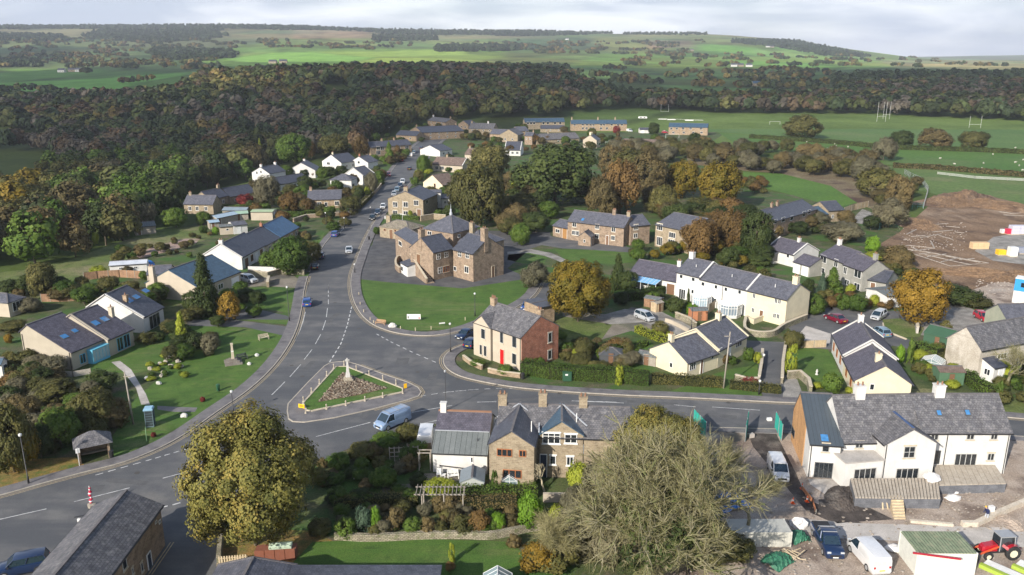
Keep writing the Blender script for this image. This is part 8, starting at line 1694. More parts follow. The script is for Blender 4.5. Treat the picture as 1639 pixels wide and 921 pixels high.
NT=[ # key, zoom, x, ybase, ytop, width, label
('m_gold',5,450,1,0,0,''),
('m_dark',5,330,455,128,460,'great dark green oak dome in the middle of the village'),
('m_olive',4,1190,560,235,250,'broad olive tree behind the stone hall and right of the cream gabled house'),
('m_olive',4,1240,330,140,230,'olive tree between the brown roofed houses and the great oak'),
('m_olive',5,700,330,165,210,'olive brown tree above the tall brown pink tree'),('m_dark',5,880,400,240,140,'dark tree left of the broad golden brown one'),('m_olive',4,1115,480,270,190,'grey olive tree between the cream gabled house and the broad olive tree'),('m_brown',5,610,310,150,150,'grey brown tree beside the top of the great oak'),('m_rust',5,1180,430,250,150,'rust tree at the right of the broad golden brown one'),
('m_rust',5,650,500,205,230,'tall brown pink tree right of the great oak'),
('m_brown',5,560,520,300,170,'brown tree at the foot of the great oak on its right'),
('m_brown',5,790,430,180,210,'grey brown tree behind the tall brown pink one'),
('m_gold',5,1130,480,215,230,'broad golden brown tree above the russet pair'),
('m_gold',5,960,420,215,180,'olive gold tree left of the broad golden brown one'),
('m_olive',5,860,500,350,150,'loose grey green tree behind the buff stone villa'),
('m_rust',5,1040,720,500,200,'russet tree in front of the buff stone villa'),
('m_rust',5,1195,690,455,190,'russet and brown tree right of the one before the villa'),
('m_gold',5,1090,700,600,180,'golden lower tree between the villa and the white terrace'),
('m_green',5,165,650,540,120,'round green shrub tree at the end of the farmhouse yard'),
('lime_conifer',5,125,440,350,70,'yellow green pointed tree left of the great oak'),
('m_olive',5,200,520,420,150,'mixed olive shrubby tree below the great oak on its left'),
('m_green',5,300,520,430,120,'green shrubby tree below the middle of the great oak'),
('m_olive',5,30,520,240,120,'olive tree at the right of the stone hall tower'),
('m_dark',5,245,500,380,110,'dark bushy tree at the left foot of the great oak'),
('m_conifer',5,640,870,705,110,'dark cypress clump right of the golden tree'),
('m_dark',5,690,880,770,110,'dark evergreen bush left of the low slate bungalow'),
('blue_conifer',5,803,720,668,38,'small blue green conifer behind the low slate bungalow'),
('s_lime',5,600,510,462,70,'yellow green bush behind the farmhouse chimneys'),
('m_grey',5,235,860,730,150,'pale grey bare tree left of the golden tree'),
('m_dark',6,20,640,400,150,'dark green tree left of the brown and grey stone terrace'),
('m_grey',6,600,500,365,150,'purple grey bare tree beside the lane end'),
('m_grey',6,400,560,475,190,'low grey bare thicket behind the white bungalow'),
('m_olive',6,550,370,230,200,'olive and grey scrub tree above the lane end'),
('m_brown',6,640,430,260,130,'brown scrub tree at the right end of the scrub belt'),
('s_bright',6,530,605,535,70,'rounded bright green bush behind the pebbledashed semis'),
('s_lime',6,545,640,600,90,'low yellow green hedge bush behind the pebbledashed semis'),
('s_bright',6,400,1,0,0,''),
('m_dark',6,250,790,715,60,'dark green bush at the left of the semis garden'),
('green_conifer',6,355,780,675,110,'clump of green conifers in front of the pebbledashed semis'),
('blue_conifer',6,310,790,700,60,'blue green conifer in front of the pebbledashed semis'),
('s_green',6,402,855,785,62,'clipped green dome left of the larger one by the lane'),
('s_green',6,466,865,785,82,'larger clipped green dome by the lane'),
('s_rust',6,352,850,795,55,'dark red bush left of the clipped green domes'),
('s_lime',6,435,790,740,45,'yellow green bush by the semis doorway'),
('s_lime',6,538,840,785,45,'golden bush right of the clipped green domes'),
('m_brown',6,650,680,580,130,'brown scrubby tree behind the gable of the semis'),
('m_olive',2,928,445,362,130,'great solitary tree standing by the playing field hedge'),
('m_dark',2,1245,475,412,75,'dark round tree, left of the three along the pasture hedge'),
('m_brown',2,1348,478,405,115,'russet spreading tree, middle of the three along the pasture hedge'),
('m_olive',2,1472,482,412,105,'olive spreading tree, right of the three along the pasture hedge'),
('m_grey',2,1187,515,435,80,'thin leafless tree in the pasture left of the three hedge trees'),
('m_dark',2,583,480,420,45,'dark pointed tree behind the low brown roofed bungalow'),
('m_dark',2,730,1,0,0,''),
('m_gold',4,1160,1,0,0,''),
('green_conifer',16,390,625,420,140,'pointed green conifer in front of the stone terrace with bay windows'),
('m_rust',16,110,560,330,190,'rusty brown tree left of the stone terrace with bay windows'),
('m_green',16,730,720,530,150,'round green tree beside the white gable on the street'),
('s_rust',16,470,560,440,60,'orange brown shrub on the stone terrace front'),
('m_dark',16,1200,400,320,90,'dark round bush before the mottled roof house'),
('m_green',4,285,250,90,190,'rounded green tree behind the white houses at the wood edge'),
('m_olive',4,475,215,100,170,'grey olive tree above the white houses'),
('m_rust',4,365,225,130,55,'slim rust coloured tree at the wood edge'),
('lime_conifer',4,112,190,130,28,'small yellow pointed tree in the wood edge'),
('m_grey',4,150,470,305,135,'grey green tree with forked trunk by the sheds'),
('m_rust',4,262,490,380,120,'copper brown tree left of the stone bungalow with mullioned windows'),
('m_olive',4,560,505,400,125,'yellow olive shrub tree at the street side of the stone bungalow'),
('s_lime',4,470,500,455,34,'small yellow green bush before the stone bungalow'),
('m_dark',4,600,430,360,60,'dark conifer beside the white house with cat slide roof'),
('s_lime',4,638,420,360,32,'yellow green upright bush beside the dark conifer'),
('m_grey',4,660,400,290,70,'bare brown thicket beside the white house near the street'),
('m_green',4,700,360,280,60,'green tree at the roadside above the parked cars'),
('s_green',4,670,240,205,50,'small shrub group beside the side road of the white houses'),
('m_green',4,270,790,600,230,'large spreading green shrub above the parked black cars'),
('m_olive',4,350,740,620,150,'olive shrub beside the large spreading one on the bank'),
('s_green',4,170,770,680,120,'round green shrub before the bungalow row'),
('s_lime',4,850,515,478,24,'small clipped yellow green bush at the ivy house'),
('m_dark',4,1040,510,450,70,'dark conifer right of the vivid blue awning'),
('s_green',4,990,510,475,45,'clipped square bush before the white extension'),
('s_green',4,685,600,560,35,'green shrub at the left end of the low stone outbuilding'),
('m_green',4,915,300,205,70,'dark green garden tree above the stone gabled house'),
('m_olive',4,890,340,280,60,'olive shrubs at the street edge above the stone gabled house'),
('m_green',18,110,480,310,230,'dense round green tree below the stone cottages'),
('s_red',18,685,300,205,155,'deep red purple bush in front of the long dark roofed cottage'),
('s_dark',18,350,360,290,110,'dark conifer bush in front of the stone cottages'),
('m_green',18,340,460,345,150,'dark green shrubs between the cottages and the sheds'),
('s_bright',18,440,540,475,66,'yellow bush beside the cream rendered shed'),
('s_green',18,340,530,460,75,'green bush at the top of the rough field'),
('s_lime',3,394,285,230,32,'yellow green upright bush at the wood edge above the rough field'),
('s_lime',3,458,260,222,34,'second yellow green bush at the wood edge, behind the first'),
('m_olive',3,180,500,340,130,'spindly dark green tree above the board fence on the left'),
('m_grey',3,120,560,500,110,'grey leafless shrub by the small hipped bungalow'),
('s_lime',3,405,410,370,70,'yellow bush beside the long board fence'),
('s_green',3,590,430,390,35,'small bush right of the long board fence'),
('m_conifer',3,845,570,335,160,'tall dark pine in front of the cream gabled bungalow'),
('m_dark',3,790,560,470,90,'low dark bushes at the foot of the tall pine'),
('s_orange',3,940,600,475,95,'golden weeping tree beside the tall pine'),
('lime_conifer',3,748,710,570,80,'bright yellow green conifer on the rock garden slope'),
('s_dark',3,800,720,640,90,'dark shrub right of the bright yellow green conifer'),
('s_grey',3,865,735,650,80,'small leafless tree in a guard on the left green'),
('s_olive',3,700,640,590,90,'low olive shrubs at the top of the rock garden'),
('s_lime',3,430,725,660,85,'yellow creeper mound on the gable between the bungalows'),
('s_olive',3,600,690,640,90,'rough shrubs before the white gabled bungalow'),
('s_orange',3,38,690,650,40,'small orange bush at the left edge of the cream bungalow'),
('m_olive',3,60,640,595,120,'green garden shrubs behind the low cream bungalow'),
('s_grey',3,140,830,770,80,'bare pink twigged bush against the cream bungalow wall'),
('s_rust',3,60,880,810,130,'rust coloured shrubs below the cream bungalow'),
('s_olive',3,200,890,840,120,'mixed shrubs below the pale railings'),
('s_dark',3,420,890,800,130,'dark shrub mass right of the pale railings'),
('m_olive',7,60,500,200,190,'golden olive tree at the left edge beside the street lamp') ,
('m_gold',7,100,480,290,150,'yellowing tree beside the street lamp at the left edge'),
('m_green',7,250,400,230,180,'bright green spreading shrub above the bus shelter'),
('m_olive',7,380,330,150,200,'tall olive shrubs on the slope above the bus shelter'),
('m_dark',7,170,440,300,120,'dark bush left of the bus shelter'),
('m_green',7,330,260,170,150,'green shrub on the slope below the railings'),
('m_brown',7,460,310,190,160,'brown bare shrub behind the telephone kiosk'),
('m_brown',7,100,300,180,170,'brown shrubs on the slope at the left edge'),
('m_olive',7,230,210,120,200,'low olive and russet shrubs under the cream bungalow'),
('column',9,893,722,630,46,'narrow bright yellow green conifer in the roadside hedge'),
('column',10,972,750,580,72,'tall bright yellow conifer beside the lane mouth'),
('m_olive',10,985,610,500,130,'loose olive tree beside the narrow lane'),
('m_dark',10,345,420,320,110,'dark green bush cluster before the first conservatory'),
('m_conifer',10,412,385,285,38,'narrow dark cypress beside the first conservatory'),
('s_bright',10,430,420,360,90,'bright green shrub in front of the first conservatory'),
('s_lime',10,315,555,512,52,'clipped yellow green ball bush by the gravel lane'),
('s_lime',10,262,550,512,40,'smaller clipped yellow ball bush by the gravel lane'),
('s_olive',10,262,520,455,100,'russet green rounded bush behind the silver people carrier'),
('s_green',10,655,695,648,50,'clipped round bush beside the cream bungalow door'),
('s_rust',10,610,690,630,60,'brown bush by the door of the cream bungalow'),
('s_green',10,740,670,600,70,'green shrub at the top of the bungalow garden'),
('s_lime',10,790,690,620,50,'yellow green shrub along the lane wall'),
('s_red',10,750,805,765,90,'red creeper bush over the garden wall'),
('s_lime',10,1118,825,790,60,'yellow low bush on the lawn right of the lane'),
('m_dark',10,800,160,90,150,'dark shrubs in the wood gap behind the white terrace'),
('m_green',10,1100,420,300,130,'dark green bush group right of the pale yellow gable'),
('s_green',11,195,650,520,130,'large green shrub left of the pale yellow sunlit gable'),
('s_lime',11,105,625,582,60,'yellow low shrub on the lawn left of the sunlit gable'),
('s_lime',11,310,655,610,70,'yellow shrub at the foot of the sunlit gable'),
('column_dark',11,672,470,320,45,'narrow dark cypress beside the square hedge'),
('s_bright',11,612,475,350,58,'bright green clipped cube of hedge beside the narrow cypress'),
('s_olive',11,890,285,198,80,'dark olive bush on the edge of the pale gravel car park'),
('column_dark',11,1215,720,580,55,'dark conifer below the white porch of the weathered stone house'),
('s_green',11,1290,600,545,110,'green shrub before the weathered stone house'),
('m_olive',13,470,260,175,130,'dark hedge tree beside the lower road'),
('m_green',13,360,300,220,160,'green shrubs under the silver blue van'),
('m_olive',13,250,350,270,170,'olive garden shrub beside the shaded lawn, upper'),
('m_green',13,130,400,320,130,'green shrubs at the left of the shaded lawn') ,
('m_green',13,350,490,390,140,'round leafy bush beside the small white statue'),
('m_dark',13,240,560,500,130,'dark shrubs at the foot of the shaded lawn'),
('s_grey',13,435,420,360,80,'silvery bush beside the trellis'),
('s_dark',13,520,480,420,90,'dark bush at the end of the patio'),
('s_lime',13,630,510,458,170,'yellow climber spread over the pergola'),
('s_green',13,480,560,500,90,'green bush left of the pergola'),
('column_dark',13,893,530,410,40,'green climber column on the corner of the stone gabled cottage'),
('column_dark',13,1222,430,295,45,'climber column between the white windows of the stone gable'),
('s_bright',13,1060,680,512,150,'bright green clipped globe bush at the end of the shrub border'),
('s_bright',13,910,700,615,85,'small bright green bush next to the globe bush'),
('s_blue',13,262,710,575,100,'grey green domed bush at the left of the shrub border'),
('s_bright',13,312,712,580,65,'bright green upright bush beside the grey green dome'),
('s_green',13,165,735,640,110,'dark green dome farthest left in the shrub border'),
('s_green',13,495,720,640,95,'mid green dome in the shrub border below the pergola'),
('s_olive',13,738,715,620,125,'grey olive dome in the middle of the shrub border'),
('s_olive',13,630,720,650,70,'small olive bush between the domes of the border'),
('s_brown',13,400,690,590,110,'brown twiggy shrub beside the bright upright bush'),
('s_brown',13,560,720,640,90,'brown shrub in the border below the pergola posts'),
('s_rust',13,820,710,600,110,'russet shrub between the olive dome and the small bright bush'),
('s_brown',13,680,660,600,120,'brown shrub behind the olive dome'),
('s_lime',13,1200,660,575,110,'yellow green bush right of the globe bush'),
('s_olive',13,40,720,640,120,'olive shrub at the left end of the border'),
('s_brown',13,960,660,590,110,'brown shrub left of the globe bush'),
('column',13,683,858,760,36,'small yellow green cypress standing on the bottom lawn'),
('s_rust',13,675,900,855,50,'low russet plants in the bed at the cypress foot'),
('s_brown',13,985,780,725,80,'brown cut back shrub at the corner of the bottom lawn'),
('s_olive',13,1180,870,730,260,'olive undergrowth right of the bottom lawn'),
('m_grey',13,1280,640,480,150,'grey leafless bush right of the stone wings'),
('s_green',9,500,640,590,60,'green shrub by the brick side wall'),
('m_olive',9,720,600,490,120,'brown olive bush behind the long hedge'),
('s_lime',9,685,600,540,60,'yellow green bush behind the long hedge'),
('s_rust',9,880,560,495,110,'pinkish bare shrub at the end of the gravel yard'),
('s_green',9,960,560,530,90,'green shrub bed beyond the dark garden shelter'),
('s_green',9,330,670,625,80,'low green shrubs in the front garden of the cream house'),
('s_green',9,200,630,600,80,'low hedge bush left of the red door garden'),
('s_olive',9,740,640,600,50,'olive shrub at the hedge end'),
('m_dark',9,900,330,260,90,'dark bush before the low slate bungalow canopy'),
('s_dark',19,480,660,560,230,'dark bramble bank between the car park and the brown site'),
('s_olive',19,560,670,610,190,'olive bramble bank at the corner of the brown site'),
('s_brown',19,130,440,330,160,'brown scrub bank left of the brown site'),
('s_olive',19,60,420,330,110,'olive scrub behind the semis gable'),
('m_dark',17,1120,215,110,90,'dark tree between the caravan and the brick terrace'),
('m_dark',17,1420,260,190,90,'dark tree in front of the right end of the brick terrace'),
('s_red',17,850,200,140,60,'red leaved shrub in front of the stone and white terrace'),
('s_rust',17,860,240,180,30,'rusty slim shrub below the stone and white terrace'),
('s_green',17,890,305,280,35,'small yellow green bush by the brown roofed bungalow'),
('s_lime',17,590,170,150,30,'low bush before the stone and white terrace'),
]
for i,(ky,k,x,yb,yt,w_,l) in enumerate(NT):
    if not l:continue
    tall=not ky.startswith('s_')
    nm={'s_':'shrub','m_':'broadleaf_tree','f_':'broadleaf_tree'}.get(ky[:2],'conifer')
    if 'conifer' in ky or 'column' in ky:nm='conifer'
    pxt(nm,ky,k,x,yb,yt,w_,l,'shrub' if nm=='shrub' else 'tree',Rz=None,var=i)
# rock garden
rk=[(600,840),(620,820),(640,800),(655,780),(680,770),(690,755),(712,745),(735,752),(700,790),(660,830),(650,860),(615,800),(728,770),(670,815),(745,790)]
for i,(x,y) in enumerate(rk):
    X,Y=G(3,x,y);o=MB().blob((0,0,.3),(random.uniform(.25,.5),random.uniform(.25,.45),random.uniform(.2,.35)),i,8,5,.3).build('boulder',rockm if i%5 else granite,None,False,(X,Y,0));tag(o,'grey boulder in the rock garden on the slope of the left green','rock','boulders of the rock garden')
for i in range(14):
    X,Y=G(3,random.uniform(600,760),random.uniform(740,850));tree('heather',random.choice(['s_lime','s_olive','s_green']),(X,Y,0),random.uniform(.4,.8),random.uniform(.5,1.1),'small heather clump among the grey boulders of the rock garden','shrub','clumps among the boulders',var=0)
# small filler shrubs: gardens of the village, by patch
FILL=[(0,[(20,560),(110,600),(170,640),(180,700),(110,730),(0,740)],64,'low shrub on the overgrown slope left of the bus shelter','shrubs of the overgrown slope',(.9,2.),['s_olive','s_brown','s_dark','s_grey','s_olive']),
(0,[(505,750),(680,710),(690,760),(640,800),(520,820)],34,'garden shrub around the shaded lawn of the terrace','shrubs of the terrace garden',(.5,1.3),['s_green','s_olive','s_dark','s_brown']),
(0,[(535,815),(860,812),(870,850),(545,862)],40,'shrub in the long border above the winding dry stone wall','shrubs of the long border',(.5,1.1),['s_olive','s_brown','s_green','s_grey']),
(0,[(880,540),(1030,560),(1030,595),(900,590)],26,'shrub in the cottage garden behind the long roadside hedge','shrubs behind the roadside hedge',(.6,1.4),['s_olive','s_brown','s_green','s_dark']),
(0,[(1100,235),(1290,245),(1430,275),(1420,300),(1250,280),(1100,262)],70,'grey brown willow scrub below the pasture hedge','scrub belt below the pasture',(3.,5.5),['m_grey','m_brown','m_olive']),
(0,[(980,240),(1110,236),(1120,262),(1000,262)],30,'olive scrub behind the great oak and brown pink tree','scrub belt behind the oak',(3.,5.),['m_grey','m_olive','m_brown']),
(0,[(1180,290),(1215,290),(1240,315),(1190,312)],14,'russet garden shrub above the brown and grey stone terrace','shrubs above the brown terrace',(1.2,2.4),['s_rust','s_orange','s_olive']),
(0,[(800,300),(860,330),(870,370),(830,385),(800,370)],34,'tangled undergrowth between the stone hall and the great oak','undergrowth below the oak',(2.5,4.5),['m_olive','m_dark','m_brown']),
(0,[(930,320),(1040,330),(1190,360),(1230,395),(1200,410),(1100,400),(1040,340),(940,338)],60,'undergrowth behind the farmhouse and villa','undergrowth behind the villa',(2.6,5.),['m_olive','m_dark','m_rust','m_brown']),
(0,[(1090,375),(1200,370),(1235,400),(1225,440),(1180,436),(1120,420)],14,'dark undergrowth behind the white terrace','undergrowth behind the terrace',(1.8,3.2),['m_dark','m_green','m_olive']),
(0,[(1380,330),(1440,330),(1470,300),(1440,285),(1410,300)],16,'scrubby tree at the right end of the scrub belt by the mesh fence','scrub by the mesh fence',(2.2,4.),['m_grey','m_olive','m_brown']),
(0,[(1180,440),(1225,440),(1215,480),(1200,470)],5,'shrub in the dip right of the white terrace','shrubs right of the terrace',(1.,2.),['s_green','s_olive']),
(0,[(0,480),(60,480),(250,505),(260,480),(180,465),(110,455),(0,470)],26,'garden tree or tall bush behind the left bungalows','bushes behind the left bungalows',(1.4,2.8),['m_olive','m_green','m_brown','m_dark']),
(0,[(250,540),(330,500),(380,470),(440,505),(360,520),(330,560),(270,590)],22,'garden bush between the bungalows and the left green','bushes above the left green',(1.,2.2),['m_olive','m_green','m_dark']),
(0,[(180,405),(300,395),(340,385),(370,395),(300,415),(200,440)],20,'rough bush along the top fence of the bungalow gardens','bushes along the garden tops',(.9,2.),['m_olive','m_green','m_brown']),
(0,[(400,285),(600,265),(640,240),(650,250),(600,300),(560,330),(470,345),(400,330)],58,'garden tree among the white houses west of the street','garden trees among the white houses',(1.6,3.4),['m_olive','m_green','m_brown','m_dark','m_rust']),
(0,[(640,330),(720,300),(790,280),(830,300),(830,330),(760,340),(690,345)],46,'garden tree among the houses above the stone hall','garden trees above the hall',(1.6,3.6),['m_olive','m_green','m_brown','m_dark']),
(0,[(740,215),(820,205),(1000,222),(1120,226),(1100,240),(960,245),(820,250),(740,240)],80,'garden tree among the houses in the village centre','garden trees of the village centre',(1.8,3.4),['m_olive','m_green','m_brown','m_dark','m_rust']),
(0,[(590,230),(700,196),(745,190),(740,200),(660,225),(610,250)],24,'garden tree by the terraces at the top of the street','garden trees at the street top',(1.8,3.4),['m_olive','m_green','m_dark']),
(0,[(1000,405),(1090,400),(1180,420),(1200,440),(1100,415),(1010,420)],16,'bush on the bank behind the white terrace','bushes on the bank behind the terrace',(1.2,2.4),['m_olive','m_green','m_gold']),
(0,[(1200,340),(1290,345),(1400,350),(1410,380),(1330,385),(1240,385)],30,'bush around the houses left of the building site','bushes left of the building site',(1.2,2.8),['m_olive','m_grey','m_brown','m_dark']),
(0,[(1400,400),(1440,425),(1500,458),(1560,485),(1540,490),(1470,460),(1400,430)],20,'bramble bush on the bank below the building site','brambles below the building site',(.8,1.6),['m_olive','m_brown','m_dark']),
(0,[(880,560),(1000,575),(1040,600),(1000,610),(900,600)],10,'fruit tree in the cottage garden behind the long roadside hedge','fruit trees behind the hedge',(1.2,2.),['m_grey','m_olive']),
(0,[(1490,560),(1530,580),(1540,625),(1470,625),(1460,580)],26,'garden shrub left of the weathered stone house','shrubs left of the stone house',(.6,1.3),['s_green','s_olive','s_lime']),
(0,[(1580,600),(1660,600),(1660,660),(1600,650)],22,'garden shrub in front of the weathered stone house','shrubs before the stone house',(.7,1.6),['s_green','s_olive','s_lime','s_dark']),

(0,[(610,250),(690,205),(700,215),(640,262),(600,300),(590,290)],26,'roadside garden shrub west of the upper street','shrubs west of the street',(1.2,2.6),['s_green','s_olive','s_dark','s_rust']),
(0,[(680,260),(720,250),(740,290),(690,320),(650,330),(640,320)],24,'roadside garden shrub east of the upper street','shrubs east of the street',(1.,2.6),['s_green','s_olive','s_dark','s_lime']),
(0,[(400,310),(470,330),(560,350),(560,372),(480,372),(400,352)],30,'garden shrub around the sheds west of the street','shrubs by the sheds',(.8,2.2),['s_green','s_olive','s_dark','s_rust']),
(0,[(440,380),(470,372),(500,384),(470,430),(440,424)],20,'shrub on the bank below the bungalow row','shrubs on the bank',(.8,1.8),['s_green','s_olive','s_brown']),
(0,[(230,400),(330,372),(340,380),(300,396),(260,420)],14,'rough weed clump on the pink rubble strip','weeds on the rubble strip',(.4,1.),['s_olive','s_brown']),
(0,[(1030,470),(1085,480),(1080,500),(1040,500)],8,'shrub before the low slate bungalow hedge','shrubs by the low bungalow',(.6,1.4),['s_green','s_dark']),
(0,[(1290,480),(1340,470),(1450,500),(1430,500),(1340,490),(1310,492)],18,'hedge bush along the lane under the pebbledashed semis','bushes along the lane',(.6,1.3),['s_green','s_olive','s_rust']),
]
for k,poly,n,l,g,(r0,r1),ks in FILL:
    xs=[p[0] for p in poly];ys=[p[1] for p in poly];c=0;t_=0
    while c<n and t_<4000:
        t_+=1;x,y=random.uniform(min(xs),max(xs)),random.uniform(min(ys),max(ys))
        if not inpoly(np.array([x]),np.array([y]),poly)[0]:continue
        X,Y=G(k,x,y);r_=random.uniform(r0,r1);ky=random.choice(ks);tree('bush' if ky[0]=='s' else 'scrub_tree' if 'scrub' in g or 'under' in g else 'garden_tree',ky,(X,Y,0),r_,r_*random.uniform(1.3,1.9),l,'shrub' if ky[0]=='s' else 'tree',g);c+=1
# ================================================================ WOODS
WOOD=[ # ground polygons (pixels), species weights, label, spacing
([(-420,330),(-420,165),(-100,163),(0,163),(140,164),(200,162),(290,154),(330,130),(420,124),(560,121),(700,119),(905,123),(905,190),(752,190),(705,196),(655,206),(600,226),(575,245),(500,258),(440,272),(400,290),(330,305),(278,322),(272,362),(196,396),(100,426),(0,446),(-100,462),(-420,500)],'left'),
([(905,130),(1000,160),(1100,163),(1330,162),(1345,146),(1500,139),(2000,142),(2000,228),(1640,196),(1400,184),(1150,182),(1000,174),(905,184)],'right'),
]
HOLES=[[(-420,205),(20,207),(78,222),(95,236),(60,238),(-420,232)],[(-420,240),(60,244),(95,262),(80,318),(-420,345)],[(505,140),(560,138),(570,165),(520,170)],[(1250,118),(1330,118),(1340,150),(1260,150)]]
R=np.random.default_rng(21);TR=[]
for poly,side_ in WOOD:
    Y=175.
    while Y<1300:
        sp_=10. if Y<420 else (11. if Y<800 else 13.)
        X=-1.0*Y
        while X<1.0*Y:
            x=X+R.uniform(-.5,.5)*sp_;y=Y+R.uniform(-.5,.5)*sp_;X+=sp_
            z=float(terr(x,y));u,v_=pr(x,y,z)
            if u<-260 or u>1900:continue
            a=np.array([u]);b=np.array([v_])
            if not inpoly(a,b,poly)[0]:continue
            if any(inpoly(a,b,h_)[0] for h_ in HOLES):continue
            if abs(u-1050)<260 and v_>205:continue
            TR.append((x,y,z,u,v_,side_))
        Y+=sp_*.9
# hedgerow and parkland trees on the far fields
FAR=[([(0,118),(300,112),(300,160),(0,160)],9),([(880,112),(1330,114),(1330,150),(880,130)],60),([(340,66),(900,66),(900,84),(340,78)],80),([(1000,84),(1500,92),(1640,110),(1000,108)],100),([(0,62),(340,62),(340,112),(0,110)],170),([(830,70),(1130,66),(1100,90),(830,86)],80)]
kinds=['dark','green','olive','gold','rust','brown','grey','conifer']
kn={'dark':'dark green','green':'green','olive':'olive','gold':'golden','rust':'rust coloured','brown':'brown','grey':'bare grey','conifer':'dark pointed'}
def pick(x,y):
    n=math.sin(x*.013+1.7)*math.cos(y*.011)+math.sin(x*.031+y*.027)*.6+R.normal(0,.45)
    if n>1.35:return 'gold'
    if n>.7:return 'olive'
    if n>.35:return 'rust' if R.random()<.3 else 'brown'
    if n>-.3:return 'green' if R.random()<.5 else 'olive'
    if n>-1.:return 'dark' if R.random()<.75 else 'grey'
    return 'grey' if R.random()<.5 else 'brown'
TR.sort(key=lambda t:t[1])
ind={};rest=[]
for t in TR:
    x,y,z,u,v_,s_=t;ky=pick(x,y)
    if y>760 and 820<u<1300 and R.random()<.3:ky='conifer'
    r_=R.uniform(4.6,8.6);hh=min(r_*R.uniform(1.5,2.1)+2.5,14 if s_=='right' else 17)
    if y<240:hh*=.8;r_*=.8
    vis=-60<u<1700
    if vis and y<450 and len(ind)<290 and (R.random()<.97):
        ind[len(ind)]=1
        tree('woodland_tree',ky,(x,y,z),r_,hh,'%s tree in the dense wood west of the village'%kn[ky] if s_=='left' else '%s tree in the wood belt beyond the playing field'%kn[ky],'tree','woodland trees west of the village' if s_=='left' else 'woodland trees beyond the field',Rz=hh*.5)
    else:rest.append((x,y,z,r_,hh,ky))
print('wood',len(TR),'individual',len(ind),'rest',len(rest))
CO={'dark':.06,'green':.2,'olive':.36,'gold':.5,'rust':.64,'brown':.78,'grey':.92,'conifer':0.}
for poly,n in FAR:
    xs=[p[0] for p in poly];ys=[p[1] for p in poly]
    for _ in range(n):
        x,y=R.uniform(min(xs),max(xs)),R.uniform(min(ys),max(ys))
        if not inpoly(np.array([x]),np.array([y]),poly)[0]:continue
        g=GT(0,x,y)
        if g is None:continue
        m_=R.integers(2,7);dx_,dy_=R.uniform(-30,30),R.uniform(-8,8)
        for j in range(m_):
            X,Y=g[0]+dx_*j*.45,g[1]+dy_*j*.4;rest.append((X,Y,float(terr(X,Y)),R.uniform(5,8),R.uniform(8,13),R.choice(['dark','olive','green','gold','rust'])))
# plantations on the moor
PL=[([(-60,37),(300,36),(520,42),(520,48),(300,46),(-60,48)],15),([(300,40),(400,38),(640,42),(700,50),(560,50),(400,47)],15),([(160,50),(330,50),(370,58),(300,66),(240,70),(130,60)],16),([(270,45),(350,44),(360,50),(280,51)],14),([(-60,56),(100,58),(110,66),(-60,66)],20),
    ([(560,50),(900,48),(1000,54),(880,58),(640,56)],15),([(600,58),(700,60),(700,66),(600,66)],14),([(1165,54),(1230,58),(1330,78),(1400,92),(1330,90),(1240,76),(1170,68)],15),([(1000,52),(1130,52),(1130,56),(1000,56)],14),([(700,76),(830,74),(830,82),(700,84)],16),
    ([(1340,128),(1700,122),(1700,132),(1340,140)],14),([(-60,98),(60,100),(60,108),(-60,106)],20),([(240,80),(370,84),(380,92),(300,100),(250,96)],16),([(560,116),(905,112),(905,120),(560,120)],14)]
for poly,sp_ in PL:
    xs=[p[0] for p in poly];ys=[p[1] for p in poly];dxp=sp_*1.0
    y=min(ys)
    while y<max(ys):
        gm=GT(0,sum(xs)/len(xs),y)
        if gm is None:y+=1;continue
        dpx=F*sp_/gm[1];x=min(xs)
        while x<max(xs):
            if inpoly(np.array([x]),np.array([y]),poly)[0]:
                g=GT(0,x+R.uniform(-.5,.5)*dpx,y+R.uniform(-.4,.4))
                if g is not None and g[1]<6200:rest.append((g[0],g[1],g[2],sp_*.62,R.uniform(9,15),'conifer' if R.random()<.7 else 'dark'))
            x+=dpx
        y+=max(.9,1.5*0+.9)
# one object for the far masses
hiC=[crown_pts(350+i,14,7,7,'round' if i else 'cone',.24,.42,.2,0,-.6) for i in range(5)];lowC=[crown_pts(300+i,9,5,4,'round' if i else 'cone',.42,.42,.22) for i in range(5)];tinyC=[crown_pts(400+i,5,3,3,'round' if i else 'cone',.7,.5,.25) for i in range(4)]
L_far=LM('far_wood_leaves',[(.034,.05,.022),(.038,.052,.018),(.055,.072,.02),(.078,.08,.026),(.105,.088,.032),(.14,.11,.03),(.1,.06,.03),(.085,.065,.04),(.09,.078,.06)],.0,tone=True)
C=[];NN_=[];S=[];Q_=[];TB=[]
for x,y,z,r_,hh,ky in rest:
    src=hiC if y<640 and abs(x)<y*.75 else lowC if y<1000 else tinyC;i=0 if ky=='conifer' else R.integers(1,len(src));c,n,s,rn=src[i];a=R.uniform(0,6.28);ca,sa=math.cos(a),math.sin(a);rz_=hh*.46
    cc=np.stack([(c[:,0]*ca-c[:,1]*sa)*r_+x,(c[:,0]*sa+c[:,1]*ca)*r_+y,c[:,2]*rz_+z+hh-rz_],1);nn=np.stack([n[:,0]*ca-n[:,1]*sa,n[:,0]*sa+n[:,1]*ca,n[:,2]],1)
    C.append(cc);NN_.append(nn);TB.append(np.full(len(c),R.uniform(.75,1.9)));S.append(s*r_*1.05);Q_.append(np.clip(CO[ky]+R.normal(0,.035)+(rn-.5)*.12,0,1))
print('far crowns',len(rest),sum(len(c) for c in C))
o=link('distant_woodland',leafmesh('distant_woodland',np.concatenate(C),np.concatenate(NN_),np.concatenate(S),np.concatenate(Q_),L_far,br=np.concatenate(TB)));tag(o,'far woods and plantations rolling over the valley and moor behind the village','woodland',kind='stuff')
